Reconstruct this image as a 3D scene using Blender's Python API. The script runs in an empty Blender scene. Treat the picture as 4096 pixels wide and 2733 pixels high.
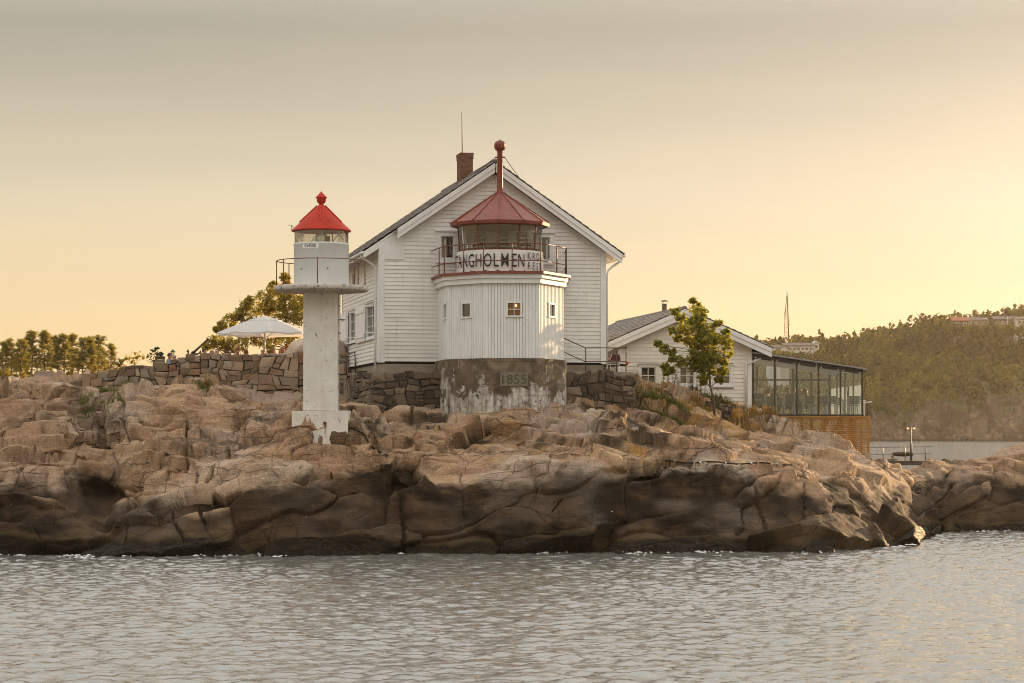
import bpy, math, random
import numpy as np
from mathutils import Vector, Matrix
from mathutils.bvhtree import BVHTree
from mathutils import noise as mnoise

SC = bpy.context.scene
COL = SC.collection
RAD = math.radians

# ------------------------------------------------------------------ camera
F, H, HY = 2250.0, 4.26, 429.5          # focal length in pixels of a 1024 frame, eye height, horizon row
cam_d = bpy.data.cameras.new("camera")
cam = bpy.data.objects.new("camera", cam_d)
COL.objects.link(cam)
SC.camera = cam
cam.location = (0, 0, H)
cam.rotation_euler = (RAD(90), 0, 0)
cam_d.sensor_width = 36.0
cam_d.lens = 36.0 * F / 1024.0
cam_d.shift_y = (HY - 341.5) / 1024.0
cam_d.clip_start, cam_d.clip_end = 0.5, 30000.0

# ------------------------------------------------------------------ light
SUN_AZ, SUN_EL = 37.0, 8.5              # degrees right of the view direction, above the horizon
sd = Vector((math.sin(RAD(SUN_AZ)) * math.cos(RAD(SUN_EL)), math.cos(RAD(SUN_AZ)) * math.cos(RAD(SUN_EL)), math.sin(RAD(SUN_EL))))
sun_d = bpy.data.lights.new("sun", 'SUN')
sun_d.energy = 4.6
sun_d.angle = RAD(0.6)
sun_d.color = (1.0, 0.66, 0.34)
sun = bpy.data.objects.new("sun", sun_d)
COL.objects.link(sun)
sun.rotation_euler = sd.to_track_quat('Z', 'Y').to_euler()
sun.location = (60, 60, 40)

world = bpy.data.worlds.new("World")
SC.world = world
world.use_nodes = True
wt = world.node_tree
wt.nodes.clear()
def wn(t, **kw):
    n = wt.nodes.new(t)
    for k, v in kw.items():
        setattr(n, k, v)
    return n
w_out = wn('ShaderNodeOutputWorld')
w_bg = wn('ShaderNodeBackground')
w_sky = wn('ShaderNodeTexSky', sky_type='NISHITA', sun_disc=False)
w_sky.sun_elevation = RAD(SUN_EL)
w_sky.sun_rotation = RAD(SUN_AZ)
w_sky.air_density, w_sky.dust_density, w_sky.ozone_density = 1.0, 3.0, 1.0
w_hs = wn('ShaderNodeHueSaturation')
w_hs.inputs['Saturation'].default_value = 0.6
w_mul = wn('ShaderNodeMix', data_type='RGBA', blend_type='MULTIPLY')
w_mul.inputs[0].default_value = 1.0
w_mul.inputs[7].default_value = (0.56, 0.50, 0.47, 1)
w_tc = wn('ShaderNodeTexCoord')
w_sep = wn('ShaderNodeSeparateXYZ')
w_ramp = wn('ShaderNodeValToRGB')       # sky tint by elevation; upper sky raised to fill shaded walls and water
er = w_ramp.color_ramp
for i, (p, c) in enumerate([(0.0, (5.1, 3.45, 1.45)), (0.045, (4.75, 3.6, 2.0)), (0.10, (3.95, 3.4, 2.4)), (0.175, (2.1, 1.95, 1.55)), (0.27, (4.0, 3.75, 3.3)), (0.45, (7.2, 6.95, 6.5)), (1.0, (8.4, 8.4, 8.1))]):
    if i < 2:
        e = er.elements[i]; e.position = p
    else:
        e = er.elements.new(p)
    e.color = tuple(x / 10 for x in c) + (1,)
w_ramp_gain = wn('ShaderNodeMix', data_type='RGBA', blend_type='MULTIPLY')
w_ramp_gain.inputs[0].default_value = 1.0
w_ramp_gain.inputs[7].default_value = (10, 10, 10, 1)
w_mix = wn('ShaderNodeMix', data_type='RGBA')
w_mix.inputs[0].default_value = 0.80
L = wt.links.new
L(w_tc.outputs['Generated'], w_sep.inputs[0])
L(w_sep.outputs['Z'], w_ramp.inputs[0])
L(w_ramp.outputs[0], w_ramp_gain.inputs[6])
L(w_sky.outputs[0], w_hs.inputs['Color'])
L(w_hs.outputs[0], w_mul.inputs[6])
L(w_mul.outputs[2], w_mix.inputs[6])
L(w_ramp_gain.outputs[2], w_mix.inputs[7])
w_map = wn('ShaderNodeMapping'); w_map.inputs['Scale'].default_value = (1.2, 1.2, 14)     # faint streaks of high haze
w_ns = wn('ShaderNodeTexNoise'); w_ns.inputs['Scale'].default_value = 2.2; w_ns.inputs['Detail'].default_value = 5
w_nr = wn('ShaderNodeValToRGB'); w_nr.color_ramp.elements[0].position = .3; w_nr.color_ramp.elements[0].color = (.94, .95, .97, 1); w_nr.color_ramp.elements[1].position = .7; w_nr.color_ramp.elements[1].color = (1.04, 1.03, 1.0, 1)
w_m2 = wn('ShaderNodeMix', data_type='RGBA', blend_type='MULTIPLY'); w_m2.inputs[0].default_value = 1.0
L(w_tc.outputs['Generated'], w_map.inputs[0]); L(w_map.outputs[0], w_ns.inputs['Vector']); L(w_ns.outputs[0], w_nr.inputs[0])
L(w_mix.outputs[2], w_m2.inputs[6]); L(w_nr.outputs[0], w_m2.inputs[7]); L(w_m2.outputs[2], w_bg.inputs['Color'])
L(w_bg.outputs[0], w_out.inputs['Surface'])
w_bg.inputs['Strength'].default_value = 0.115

vs = SC.view_settings
vs.view_transform = 'Standard'
vs.look = 'None'
vs.exposure = 0.90
vs.gamma = 1.0
vs.use_curve_mapping = False
SC.render.engine = 'CYCLES'
SC.cycles.use_denoising = True
SC.cycles.max_bounces = 6
SC.cycles.filter_width = 1.0
SC.cycles.transparent_max_bounces = 12
SC.cycles.caustics_reflective = False
SC.cycles.caustics_refractive = False
SC.cycles.sample_clamp_indirect = 6.0

# ------------------------------------------------------------------ helpers
rnd = random.Random(11)
def P(px, py, Y):
    return Vector(((px - 512.0) * Y / F, Y, H - (py - HY) * Y / F))
def PX(px, Y):
    return (px - 512.0) * Y / F
def PZ(py, Y):
    return H - (py - HY) * Y / F

def new_obj(name, mesh, mat=None, parent=None):
    o = bpy.data.objects.new(name, mesh)
    COL.objects.link(o)
    if mat is not None and mesh is not None:
        for m in (mat if isinstance(mat, (list, tuple)) else [mat]):
            mesh.materials.append(m)
    if parent is not None:
        o.parent = parent
    return o

def tag(o, label, cat, group=None, kind=None):
    o['label'] = label
    o['category'] = cat
    if group: o['group'] = group
    if kind: o['kind'] = kind
    return o

def thing(name, label, cat, loc=(0, 0, 0), rotz=0.0, group=None):
    o = bpy.data.objects.new(name, None)
    COL.objects.link(o)
    o.location = loc
    o.rotation_euler = (0, 0, rotz)
    o.empty_display_size = 0.3
    return tag(o, label, cat, group)

def frame(o):
    return Matrix.Translation(o.location) @ o.rotation_euler.to_matrix().to_4x4()

class MB:
    """collects verts and faces for one mesh"""
    def __init__(self):
        self.v, self.f, self.mi, self.sm = [], [], [], []
        self.cm, self.cs = 0, False
    def add(self, vs, fs):
        b = len(self.v)
        self.v += [tuple(p) for p in vs]
        for f in fs:
            self.f.append(tuple(i + b for i in f)); self.mi.append(self.cm); self.sm.append(self.cs)
        return self
    def hexa(self, p):        # bottom 4 ccw, top 4
        return self.add(p, [(3, 2, 1, 0), (4, 5, 6, 7), (0, 1, 5, 4), (1, 2, 6, 5), (2, 3, 7, 6), (3, 0, 4, 7)])
    def box(self, a, b):
        x0, y0, z0 = a; x1, y1, z1 = b
        return self.hexa([(x0, y0, z0), (x1, y0, z0), (x1, y1, z0), (x0, y1, z0), (x0, y0, z1), (x1, y0, z1), (x1, y1, z1), (x0, y1, z1)])
    def bar(self, a, b, w, h, up=(0, 0, 1)):   # rectangular bar from a to b
        a, b = Vector(a), Vector(b)
        d = (b - a).normalized()
        s = d.cross(Vector(up))
        if s.length < 1e-4: s = d.cross(Vector((1, 0, 0)))
        s.normalize(); u = s.cross(d)
        s *= w / 2; u *= h / 2
        return self.hexa([a - s - u, a + s - u, b + s - u, b - s - u, a - s + u, a + s + u, b + s + u, b - s + u])
    def tube(self, pts, r, n=8, cap=True):
        pts = [Vector(p) for p in pts]
        rs = r if isinstance(r, (list, tuple)) else [r] * len(pts)
        rings = []; prev = None
        for i, p in enumerate(pts):
            d = (pts[min(i + 1, len(pts) - 1)] - pts[max(i - 1, 0)]).normalized()
            if prev is None:
                s = d.cross(Vector((0, 0, 1)))
                if s.length < 1e-3: s = Vector((1, 0, 0))
            else:
                s = prev - d * prev.dot(d)
            s.normalize(); prev = s
            u = d.cross(s)
            rings.append([p + (s * math.cos(2 * math.pi * k / n) + u * math.sin(2 * math.pi * k / n)) * rs[i] for k in range(n)])
        vs = [q for ring in rings for q in ring]
        fs = []
        for i in range(len(pts) - 1):
            for k in range(n):
                fs.append((i * n + k, i * n + (k + 1) % n, (i + 1) * n + (k + 1) % n, (i + 1) * n + k))
        if cap:
            fs.append(tuple(reversed(range(n)))); fs.append(tuple((len(pts) - 1) * n + k for k in range(n)))
        c = self.cs; self.cs = n > 5
        self.add(vs, fs); self.cs = c
        return self
    def lathe(self, prof, n=24, c=(0, 0, 0), ph=0.0, smooth=True):
        vs, fs = [], []
        for (r, z) in prof:
            for k in range(n):
                a = ph + 2 * math.pi * k / n
                vs.append((c[0] + r * math.cos(a), c[1] + r * math.sin(a), c[2] + z))
        m = len(prof)
        for i in range(m - 1):
            for k in range(n):
                fs.append((i * n + k, i * n + (k + 1) % n, (i + 1) * n + (k + 1) % n, (i + 1) * n + k))
        s = self.cs; self.cs = smooth
        self.add(vs, fs)
        self.cs = False
        if prof[0][0] > 1e-4: self.add(vs[:n], [tuple(reversed(range(n)))])
        if prof[-1][0] > 1e-4: self.add(vs[-n:], [tuple(range(n))])
        self.cs = s
        return self
    def prism(self, poly, z0, z1):     # xy polygon ccw
        n = len(poly)
        vs = [(x, y, z0) for x, y in poly] + [(x, y, z1) for x, y in poly]
        fs = [tuple(reversed(range(n))), tuple(range(n, 2 * n))]
        fs += [(i, (i + 1) % n, n + (i + 1) % n, n + i) for i in range(n)]
        return self.add(vs, fs)
    def sphere(self, c, r, nu=14, nv=9, sc=(1, 1, 1)):
        vs, fs = [], []
        for j in range(nv + 1):
            t = math.pi * j / nv
            for k in range(nu):
                a = 2 * math.pi * k / nu
                vs.append((c[0] + r * sc[0] * math.sin(t) * math.cos(a), c[1] + r * sc[1] * math.sin(t) * math.sin(a), c[2] + r * sc[2] * math.cos(t)))
        for j in range(nv):
            for k in range(nu):
                fs.append((j * nu + k, (j + 1) * nu + k, (j + 1) * nu + (k + 1) % nu, j * nu + (k + 1) % nu))
        s = self.cs; self.cs = True; self.add(vs, fs); self.cs = s
        return self
    def mesh(self, name, inv=None):
        me = bpy.data.meshes.new(name)
        v = [inv @ Vector(p) for p in self.v] if inv is not None else self.v
        me.from_pydata(v, [], self.f)
        if any(self.mi): me.polygons.foreach_set('material_index', self.mi)
        if any(self.sm): me.polygons.foreach_set('use_smooth', self.sm)
        me.update()
        return me
    def build(self, name, mat, parent=None, world=False):
        """world=True: the coordinates are world ones and are brought into the parent's frame"""
        inv = frame(parent).inverted() if (world and parent is not None) else None
        return new_obj(name, self.mesh(name, inv), mat, parent)

def np_mesh(name, V, Fq, smooth=True):
    """fast mesh from numpy arrays, Fq (n,4) or (n,3)"""
    me = bpy.data.meshes.new(name)
    V = np.ascontiguousarray(V, dtype=np.float32); Fq = np.ascontiguousarray(Fq, dtype=np.int32)
    n, k = Fq.shape
    me.vertices.add(len(V)); me.vertices.foreach_set('co', V.ravel())
    me.loops.add(n * k); me.loops.foreach_set('vertex_index', Fq.ravel())
    me.polygons.add(n); me.polygons.foreach_set('loop_start', np.arange(0, n * k, k, dtype=np.int32))
    if smooth: me.polygons.foreach_set('use_smooth', np.ones(n, dtype=bool))
    me.update(calc_edges=True)
    return me

# numpy noise -------------------------------------------------------
def _h(ix, iy, iz, s):
    h = (ix.astype(np.uint32) * np.uint32(374761393) + iy.astype(np.uint32) * np.uint32(668265263) + iz.astype(np.uint32) * np.uint32(2246822519) + np.uint32(s * 3266489917 % 4294967296))
    h = (h ^ (h >> np.uint32(13))) * np.uint32(1274126177)
    h = (h ^ (h >> np.uint32(16))) * np.uint32(2654435761)
    return ((h ^ (h >> np.uint32(15))) & np.uint32(0xFFFFFF)).astype(np.float32) / 16777216.0
def vnoise(p, s=0):
    i = np.floor(p).astype(np.int64); f = (p - i).astype(np.float32)
    f = f * f * f * (f * (f * 6 - 15) + 10)
    i = i + 100000
    r = 0
    for dx in (0, 1):
        wx = f[:, 0] if dx else 1 - f[:, 0]
        for dy in (0, 1):
            wy = f[:, 1] if dy else 1 - f[:, 1]
            for dz in (0, 1):
                wz = f[:, 2] if dz else 1 - f[:, 2]
                r = r + wx * wy * wz * _h(i[:, 0] + dx, i[:, 1] + dy, i[:, 2] + dz, s)
    return r * 2 - 1
def fbm(p, s=0, oct=4, g=0.5, l=2.03):
    a, r, n = 1.0, 0.0, 0.0
    for k in range(oct):
        r = r + a * vnoise(p * (l ** k) + 17.3 * k, s + k); n += a; a *= g
    return r / n
def worley(p, s=0, box=0.0):
    """F1, F2, hash of the nearest cell, vector from its feature point"""
    i = np.floor(p).astype(np.int64); f = (p - i).astype(np.float32); i = i + 100000
    N = len(p)
    F1 = np.full(N, 9.0, np.float32); F2 = np.full(N, 9.0, np.float32); ID = np.zeros(N, np.float32); D = np.zeros((N, 3), np.float32)
    for dx in (-1, 0, 1):
        for dy in (-1, 0, 1):
            for dz in (-1, 0, 1):
                a, b, c = i[:, 0] + dx, i[:, 1] + dy, i[:, 2] + dz
                vx = f[:, 0] - dx - (0.1 + .8 * _h(a, b, c, s)); vy = f[:, 1] - dy - (0.1 + .8 * _h(a, b, c, s + 1)); vz = f[:, 2] - dz - (0.1 + .8 * _h(a, b, c, s + 2))
                d = np.sqrt(vx * vx + vy * vy + vz * vz)
                if box: d = (1 - box) * d + box * np.maximum(np.maximum(np.abs(vx), np.abs(vy)), np.abs(vz)) * 1.25
                near = d < F1
                F2 = np.where(near, F1, np.minimum(F2, d))
                F1 = np.where(near, d, F1)
                if near.any():
                    ID[near] = _h(a[near], b[near], c[near], s + 3)
                    D[near, 0] = vx[near]; D[near, 1] = vy[near]; D[near, 2] = vz[near]
    return F1, F2, ID, D
def sstep(a, b, x):
    t = np.clip((x - a) / (b - a), 0, 1)
    return t * t * (3 - 2 * t)

# materials ---------------------------------------------------------
MATS = {}
class NT:
    def __init__(self, name):
        self.m = bpy.data.materials.new(name); self.m.use_nodes = True
        self.t = self.m.node_tree; self.t.nodes.clear()
        self.out = self.n('ShaderNodeOutputMaterial')
    def n(self, t, **kw):
        n = self.t.nodes.new(t)
        for k, v in kw.items(): setattr(n, k, v)
        return n
    def l(self, a, b): self.t.links.new(a, b)
    def obj(self, scale=(1, 1, 1), rnd_shift=False):
        tc = self.n('ShaderNodeTexCoord'); mp = self.n('ShaderNodeMapping')
        mp.inputs['Scale'].default_value = scale
        if rnd_shift:
            oi = self.n('ShaderNodeObjectInfo'); mm = self.n('ShaderNodeMath', operation='MULTIPLY'); mm.inputs[1].default_value = 37.0
            self.l(oi.outputs['Random'], mm.inputs[0]); self.l(mm.outputs[0], mp.inputs['Location'])
        self.l(tc.outputs['Object'], mp.inputs['Vector'])
        return mp.outputs[0]
    def noise(self, vec, scale, detail=4, rough=0.55, dist=0.0):
        n = self.n('ShaderNodeTexNoise'); n.inputs['Scale'].default_value = scale
        n.inputs['Detail'].default_value = detail; n.inputs['Roughness'].default_value = rough; n.inputs['Distortion'].default_value = dist
        if vec is not None: self.l(vec, n.inputs['Vector'])
        return n.outputs[0]
    def ramp(self, fac, stops):
        r = self.n('ShaderNodeValToRGB'); e = r.color_ramp.elements
        for i, (p, c) in enumerate(stops):
            el = e[i] if i < 2 else e.new(p)
            el.position = p
            if not isinstance(c, (tuple, list)): c = (c, c, c)
            el.color = tuple(c)[:3] + (1,)
        self.l(fac, r.inputs[0])
        return r.outputs[0]
    def mix(self, fac, a, b, blend='MIX'):
        m = self.n('ShaderNodeMix', data_type='RGBA', blend_type=blend)
        for s, x in ((0, fac), (6, a), (7, b)):
            if hasattr(x, 'is_linked') or isinstance(x, bpy.types.NodeSocket): self.l(x, m.inputs[s])
            elif s == 0: m.inputs[0].default_value = x
            else: m.inputs[s].default_value = tuple(x)[:3] + (1,)
        return m.outputs[2]
    def math(self, op, a, b=None):
        m = self.n('ShaderNodeMath', operation=op)
        for k, x in enumerate((a, b)):
            if x is None: continue
            if isinstance(x, bpy.types.NodeSocket): self.l(x, m.inputs[k])
            else: m.inputs[k].default_value = x
        return m.outputs[0]
    def attr(self, name):
        a = self.n('ShaderNodeAttribute', attribute_name=name); return a.outputs['Fac']
    def bump(self, h, strength=0.3, dist=0.02, nrm=None):
        b = self.n('ShaderNodeBump'); b.inputs['Strength'].default_value = strength; b.inputs['Distance'].default_value = dist
        self.l(h, b.inputs['Height'])
        if nrm is not None: self.l(nrm, b.inputs['Normal'])
        return b.outputs[0]
    def bsdf(self, color, rough=0.6, spec=0.4, metal=0.0, normal=None, **kw):
        b = self.n('ShaderNodeBsdfPrincipled')
        for k, x in (('Base Color', color), ('Roughness', rough), ('Specular IOR Level', spec), ('Metallic', metal)):
            if isinstance(x, bpy.types.NodeSocket): self.l(x, b.inputs[k])
            elif k == 'Base Color': b.inputs[k].default_value = tuple(x)[:3] + (1,)
            else: b.inputs[k].default_value = x
        for k, x in kw.items(): b.inputs[k].default_value = x
        if normal is not None: self.l(normal, b.inputs['Normal'])
        self.l(b.outputs[0], self.out.inputs[0])
        return b

def simple(name, col, rough=0.6, var=0.25, scale=6.0, metal=0.0, bump=0.15, spec=0.4):
    """a plain surface with tonal variation and fine relief"""
    if name in MATS: return MATS[name]
    t = NT(name); v = t.obj(rnd_shift=True)
    n1 = t.noise(v, scale, 5, 0.6)
    lo = tuple(c * (1 - var) for c in col); hi = tuple(min(1, c * (1 + var * .6)) for c in col)
    c = t.ramp(n1, [(0.3, lo), (0.7, hi)])
    n2 = t.noise(v, scale * 7, 3, 0.6)
    t.bsdf(c, rough, spec, metal, t.bump(n2, bump, 0.01))
    MATS[name] = t.m
    return t.m

def white_paint(name, col=(0.80, 0.78, 0.74), dirt=(0.36, 0.28, 0.20), amount=0.12, streak=True):
    """weathered white paint: faint boards tone, vertical run-off streaks, rust specks"""
    if name in MATS: return MATS[name]
    t = NT(name); v = t.obj(rnd_shift=True)
    tc = t.obj((1, 1, 1))
    st = t.obj((5, 5, 0.45))
    n0 = t.noise(v, 1.1, 4, 0.55)
    base = t.ramp(n0, [(0.3, tuple(c * 0.86 for c in col)), (0.7, col)])
    oi = t.n('ShaderNodeObjectInfo')
    ov = t.ramp(oi.outputs['Random'], [(0.0, 0.93), (1.0, 1.0)])
    base = t.mix(1.0, base, ov, 'MULTIPLY')
    n1 = t.noise(st, 1.0, 5, 0.65)
    s = t.ramp(n1, [(0.52, 0.0), (0.78, amount * 2.6)])
    c = t.mix(s, base, dirt)
    n2 = t.noise(tc, 9.0, 2, 0.5)
    s2 = t.ramp(n2, [(0.75, 0.0), (0.79, 0.7)])
    c = t.mix(s2, c, (0.30, 0.15, 0.06))
    n3 = t.noise(v, 30, 3, 0.6)
    t.bsdf(c, 0.55, 0.35, 0.0, t.bump(n3, 0.12, 0.006))
    MATS[name] = t.m
    return t.m

def rust_paint(name, col, rust=(0.16, 0.07, 0.04), pale=(0.5, 0.36, 0.32), rough=0.5):
    if name in MATS: return MATS[name]
    t = NT(name); v = t.obj(rnd_shift=True)
    n0 = t.noise(v, 2.5, 5, 0.6)
    base = t.ramp(n0, [(0.3, tuple(c * .72 for c in col)), (0.72, col)])
    n1 = t.noise(v, 7, 5, 0.7)
    c = t.mix(t.ramp(n1, [(0.54, 0.0), (0.64, 0.85)]), base, rust)
    n2 = t.noise(v, 11, 4, 0.7)
    c = t.mix(t.ramp(n2, [(0.62, 0.0), (0.67, 0.55)]), c, pale)
    t.bsdf(c, rough, 0.4, 0.0, t.bump(n1, 0.2, 0.01))
    MATS[name] = t.m
    return t.m

def glass(name, tint=(0.9, 0.92, 0.9), refl=0.12, rough=0.02, rcol=(1, 1, 1)):
    if name in MATS: return MATS[name]
    t = NT(name)
    tr = t.n('ShaderNodeBsdfTransparent'); tr.inputs[0].default_value = tint + (1,)
    gl = t.n('ShaderNodeBsdfGlossy'); gl.inputs['Roughness'].default_value = rough; gl.inputs[0].default_value = rcol + (1,)
    n = t.noise(t.obj(), 1.6, 2)
    t.l(t.bump(n, 0.08, 0.05), gl.inputs['Normal'])
    fr = t.n('ShaderNodeFresnel'); fr.inputs[0].default_value = 1.5
    f = t.math('ADD', t.math('MULTIPLY', fr.outputs[0], 0.6), refl)
    ms = t.n('ShaderNodeMixShader')
    t.l(f, ms.inputs[0]); t.l(tr.outputs[0], ms.inputs[1]); t.l(gl.outputs[0], ms.inputs[2])
    t.l(ms.outputs[0], t.out.inputs[0])
    MATS[name] = t.m
    return t.m

def leaf_mat(name, c1, c2, trans=0.5, warm=(0.20, 0.17, 0.02)):
    if name in MATS: return MATS[name]
    t = NT(name)
    g = t.n('ShaderNodeNewGeometry')
    n = t.noise(t.obj(), 0.9, 3)
    c = t.mix(n, c1, c2)
    rr = t.ramp(g.outputs['Random Per Island'], [(0.0, 0.65), (1.0, 1.25)])
    c = t.mix(1.0, c, rr, 'MULTIPLY')
    d = t.n('ShaderNodeBsdfDiffuse'); t.l(c, d.inputs[0])
    tl = t.n('ShaderNodeBsdfTranslucent')
    t.l(t.mix(0.5, c, warm), tl.inputs[0])
    gl = t.n('ShaderNodeBsdfGlossy'); gl.inputs['Roughness'].default_value = 0.5
    m1 = t.n('ShaderNodeMixShader'); m1.inputs[0].default_value = trans
    t.l(d.outputs[0], m1.inputs[1]); t.l(tl.outputs[0], m1.inputs[2])
    m2 = t.n('ShaderNodeMixShader'); m2.inputs[0].default_value = 0.04
    t.l(m1.outputs[0], m2.inputs[1]); t.l(gl.outputs[0], m2.inputs[2])
    t.l(m2.outputs[0], t.out.inputs[0])
    MATS[name] = t.m
    return t.m
# ================================================================== rocks of the island
# stations: image column -> six (row, distance) points from the waterline up, then three (height, distance) points behind
ST = {
 -70: ([(556, 76.0), (497, 77.4), (462, 79.0), (449, 80.0), (396, 85.0), (384, 91.0)], [(6.0, 96), (6.0, 112), (-1.5, 128)]),
   0: ([(556, 76.0), (499, 77.4), (462, 79.0), (449, 80.2), (394, 85.0), (382, 90.5)], [(6.1, 96), (6.0, 112), (-1.5, 128)]),
  30: ([(556, 76.0), (497, 77.2), (465, 79.3), (447, 80.4), (397, 85.0), (390, 91.0)], [(6.0, 93.6), (6.0, 112), (-1.5, 128)]),
  62: ([(555, 76.0), (503, 77.2), (482, 79.4), (447, 81.2), (401, 85.4), (391, 91.6)], [(6.1, 93.6), (6.1, 112), (-1.5, 128)]),
  88: ([(556, 75.7), (528, 77.2), (512, 79.8), (462, 82.4), (408, 85.6), (395, 91.8)], [(6.2, 93.8), (6.2, 112), (-1.5, 128)]),
 108: ([(556, 75.6), (540, 77.0), (518, 79.8), (470, 82.6), (418, 85.6), (401, 91.8)], [(6.2, 93.8), (6.2, 112), (-1.5, 128)]),
 122: ([(554, 75.5), (524, 76.6), (496, 79.2), (452, 81.6), (406, 85.0), (399, 91.8)], [(6.2, 93.8), (6.2, 112), (-1.5, 128)]),
 145: ([(553, 75.6), (512, 76.8), (486, 79.2), (449, 81.2), (404, 85.2), (399, 91.8)], [(6.3, 93.8), (6.3, 112), (-1.5, 128)]),
 178: ([(552, 75.8), (497, 77.0), (478, 79.2), (446, 80.8), (395, 85.6), (392, 91.8)], [(6.4, 93.8), (6.4, 112), (-1.5, 128)]),
 215: ([(551, 76.0), (488, 77.2), (464, 79.2), (440, 81.2), (399, 86.4), (391, 91.8)], [(6.4, 93.8), (6.4, 112), (-1.5, 128)]),
 250: ([(550, 76.2), (473, 77.3), (461, 78.6), (438, 80.6), (412, 85.0), (395, 91.8)], [(6.4, 93.8), (6.4, 112), (-1.5, 128)]),
 300: ([(549, 76.5), (471, 77.5), (457, 78.9), (433, 79.7), (421, 84.5), (406, 91.8)], [(6.4, 93.8), (6.4, 112), (-1.5, 128)]),
 345: ([(550, 76.7), (472, 77.6), (459, 79.2), (432, 80.1), (419, 85.0), (405, 90.5)], [(6.2, 93.8), (6.4, 112), (-1.5, 128)]),
 390: ([(551, 76.9), (474, 77.8), (464, 79.4), (431, 82.2), (417, 85.4), (413, 86.6)], [(5.4, 88.5), (6.0, 112), (-1.5, 128)]),
 425: ([(551, 77.0), (490, 78.2), (477, 79.8), (446, 82.0), (424, 84.6), (418, 86.2)], [(5.2, 88.5), (6.0, 112), (-1.5, 128)]),
 460: ([(550, 77.1), (488, 78.0), (474, 79.8), (448, 82.0), (431, 83.4), (425, 84.2)], [(5.0, 88.5), (6.0, 112), (-1.5, 128)]),
 500: ([(549, 77.2), (479, 78.0), (461, 80.0), (440, 82.0), (428, 83.2), (423, 84.0)], [(5.0, 88.5), (6.0, 112), (-1.5, 128)]),
 545: ([(548, 77.4), (473, 78.4), (458, 80.4), (433, 82.8), (416, 84.4), (409, 85.4)], [(5.2, 89.0), (6.0, 112), (-1.5, 128)]),
 580: ([(548, 77.6), (471, 78.8), (457, 81.0), (424, 84.0), (402, 86.4), (397, 88.0)], [(5.6, 90.0), (5.8, 112), (-1.5, 128)]),
 620: ([(548, 77.8), (470, 79.2), (458, 81.4), (430, 84.4), (403, 88.0), (397, 90.0)], [(6.0, 94.0), (5.8, 112), (-1.5, 128)]),
 648: ([(547, 78.0), (469, 79.4), (458, 81.6), (436, 85.0), (411, 88.4), (387, 92.6)], [(5.8, 95.0), (5.5, 112), (-1.5, 126)]),
 668: ([(547, 78.1), (469, 79.5), (458, 81.8), (438, 85.2), (414, 88.8), (392, 93.2)], [(5.6, 96.0), (5.3, 112), (-1.5, 126)]),
 700: ([(545, 78.4), (468, 79.8), (456, 82.4), (441, 85.6), (420, 90.0), (406, 94.2)], [(5.2, 97.0), (5.0, 112), (-1.5, 124)]),
 745: ([(546, 78.3), (470, 80.5), (463, 84.0), (446, 87.0), (436, 90.6), (419, 95.0)], [(4.8, 97.5), (4.0, 110), (-1.5, 122)]),
 775: ([(548, 77.9), (475, 81.0), (468, 85.0), (453, 88.0), (449, 91.4), (429, 95.2)], [(3.9, 98.0), (2.5, 109), (-1.5, 120)]),
 805: ([(548, 77.7), (482, 81.2), (474, 86.0), (459, 89.0), (457, 92.0), (443, 95.4)], [(3.0, 98.5), (1.5, 108), (-1.5, 118)]),
 850: ([(544, 79.0), (498, 81.6), (487, 87.0), (470, 90.2), (471, 93.2), (468, 96.0)], [(2.0, 99.0), (1.2, 107), (-1.5, 116)]),
 890: ([(541, 80.4), (515, 82.4), (499, 88.6), (479, 91.6), (476, 95.2), (474, 99.0)], [(1.5, 103.0), (1.0, 108), (-1.5, 115)]),
 914: ([(537, 83.0), (530, 84.0), (511, 90.0), (487, 92.6), (472, 96.6), (468, 100.0)], [(1.6, 104.0), (1.0, 109), (-1.5, 116)]),
 928: ([(534, 89.0), (529, 90.0), (512, 91.6), (489, 94.0), (471, 97.6), (467, 101.0)], [(1.6, 105.0), (1.0, 109), (-1.5, 116)]),
 942: ([(532, 92.6), (522, 93.6), (500, 94.8), (484, 96.6), (470, 99.8), (466, 103.0)], [(1.6, 106.0), (1.0, 110), (-1.5, 117)]),
 955: ([(532, 93.8), (512, 94.6), (488, 96.2), (477, 98.2), (471, 101.0), (468, 104.0)], [(1.6, 107.0), (1.0, 112), (-1.5, 118)]),
 985: ([(532, 94.0), (504, 94.8), (479, 96.8), (471, 99.2), (467, 102.0), (465, 105.0)], [(2.0, 108.0), (1.0, 113), (-1.5, 119)]),
1030: ([(532, 94.0), (501, 95.0), (476, 97.2), (469, 99.6), (464, 103.0), (463, 107.0)], [(1.9, 110.0), (1.0, 115), (-1.5, 121)]),
1100: ([(532, 94.0), (501, 95.0), (476, 97.2), (469, 99.6), (464, 103.0), (463, 107.0)], [(1.9, 110.0), (1.0, 115), (-1.5, 121)]),
}
NU, NV1, NV2 = 940, 430, 50

def gsmooth(A, sig, axis):
    r = int(3 * sig) + 1
    k = np.exp(-0.5 * (np.arange(-r, r + 1) / sig) ** 2); k /= k.sum()
    pad = [(0, 0)] * A.ndim; pad[axis] = (r, r)
    B = np.pad(A, pad, mode='edge'); out = 0
    n = A.shape[axis]
    for i, w in enumerate(k):
        sl = [slice(None)] * A.ndim; sl[axis] = slice(i, i + n)
        out = out + w * B[tuple(sl)]
    return out

def resample(pts, n):
    pts = np.array(pts); d = np.r_[0, np.cumsum(np.linalg.norm(np.diff(pts, axis=0), axis=1))]
    t = np.linspace(0, d[-1], n)
    return np.stack([np.interp(t, d, pts[:, k]) for k in range(pts.shape[1])], 1)

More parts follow.
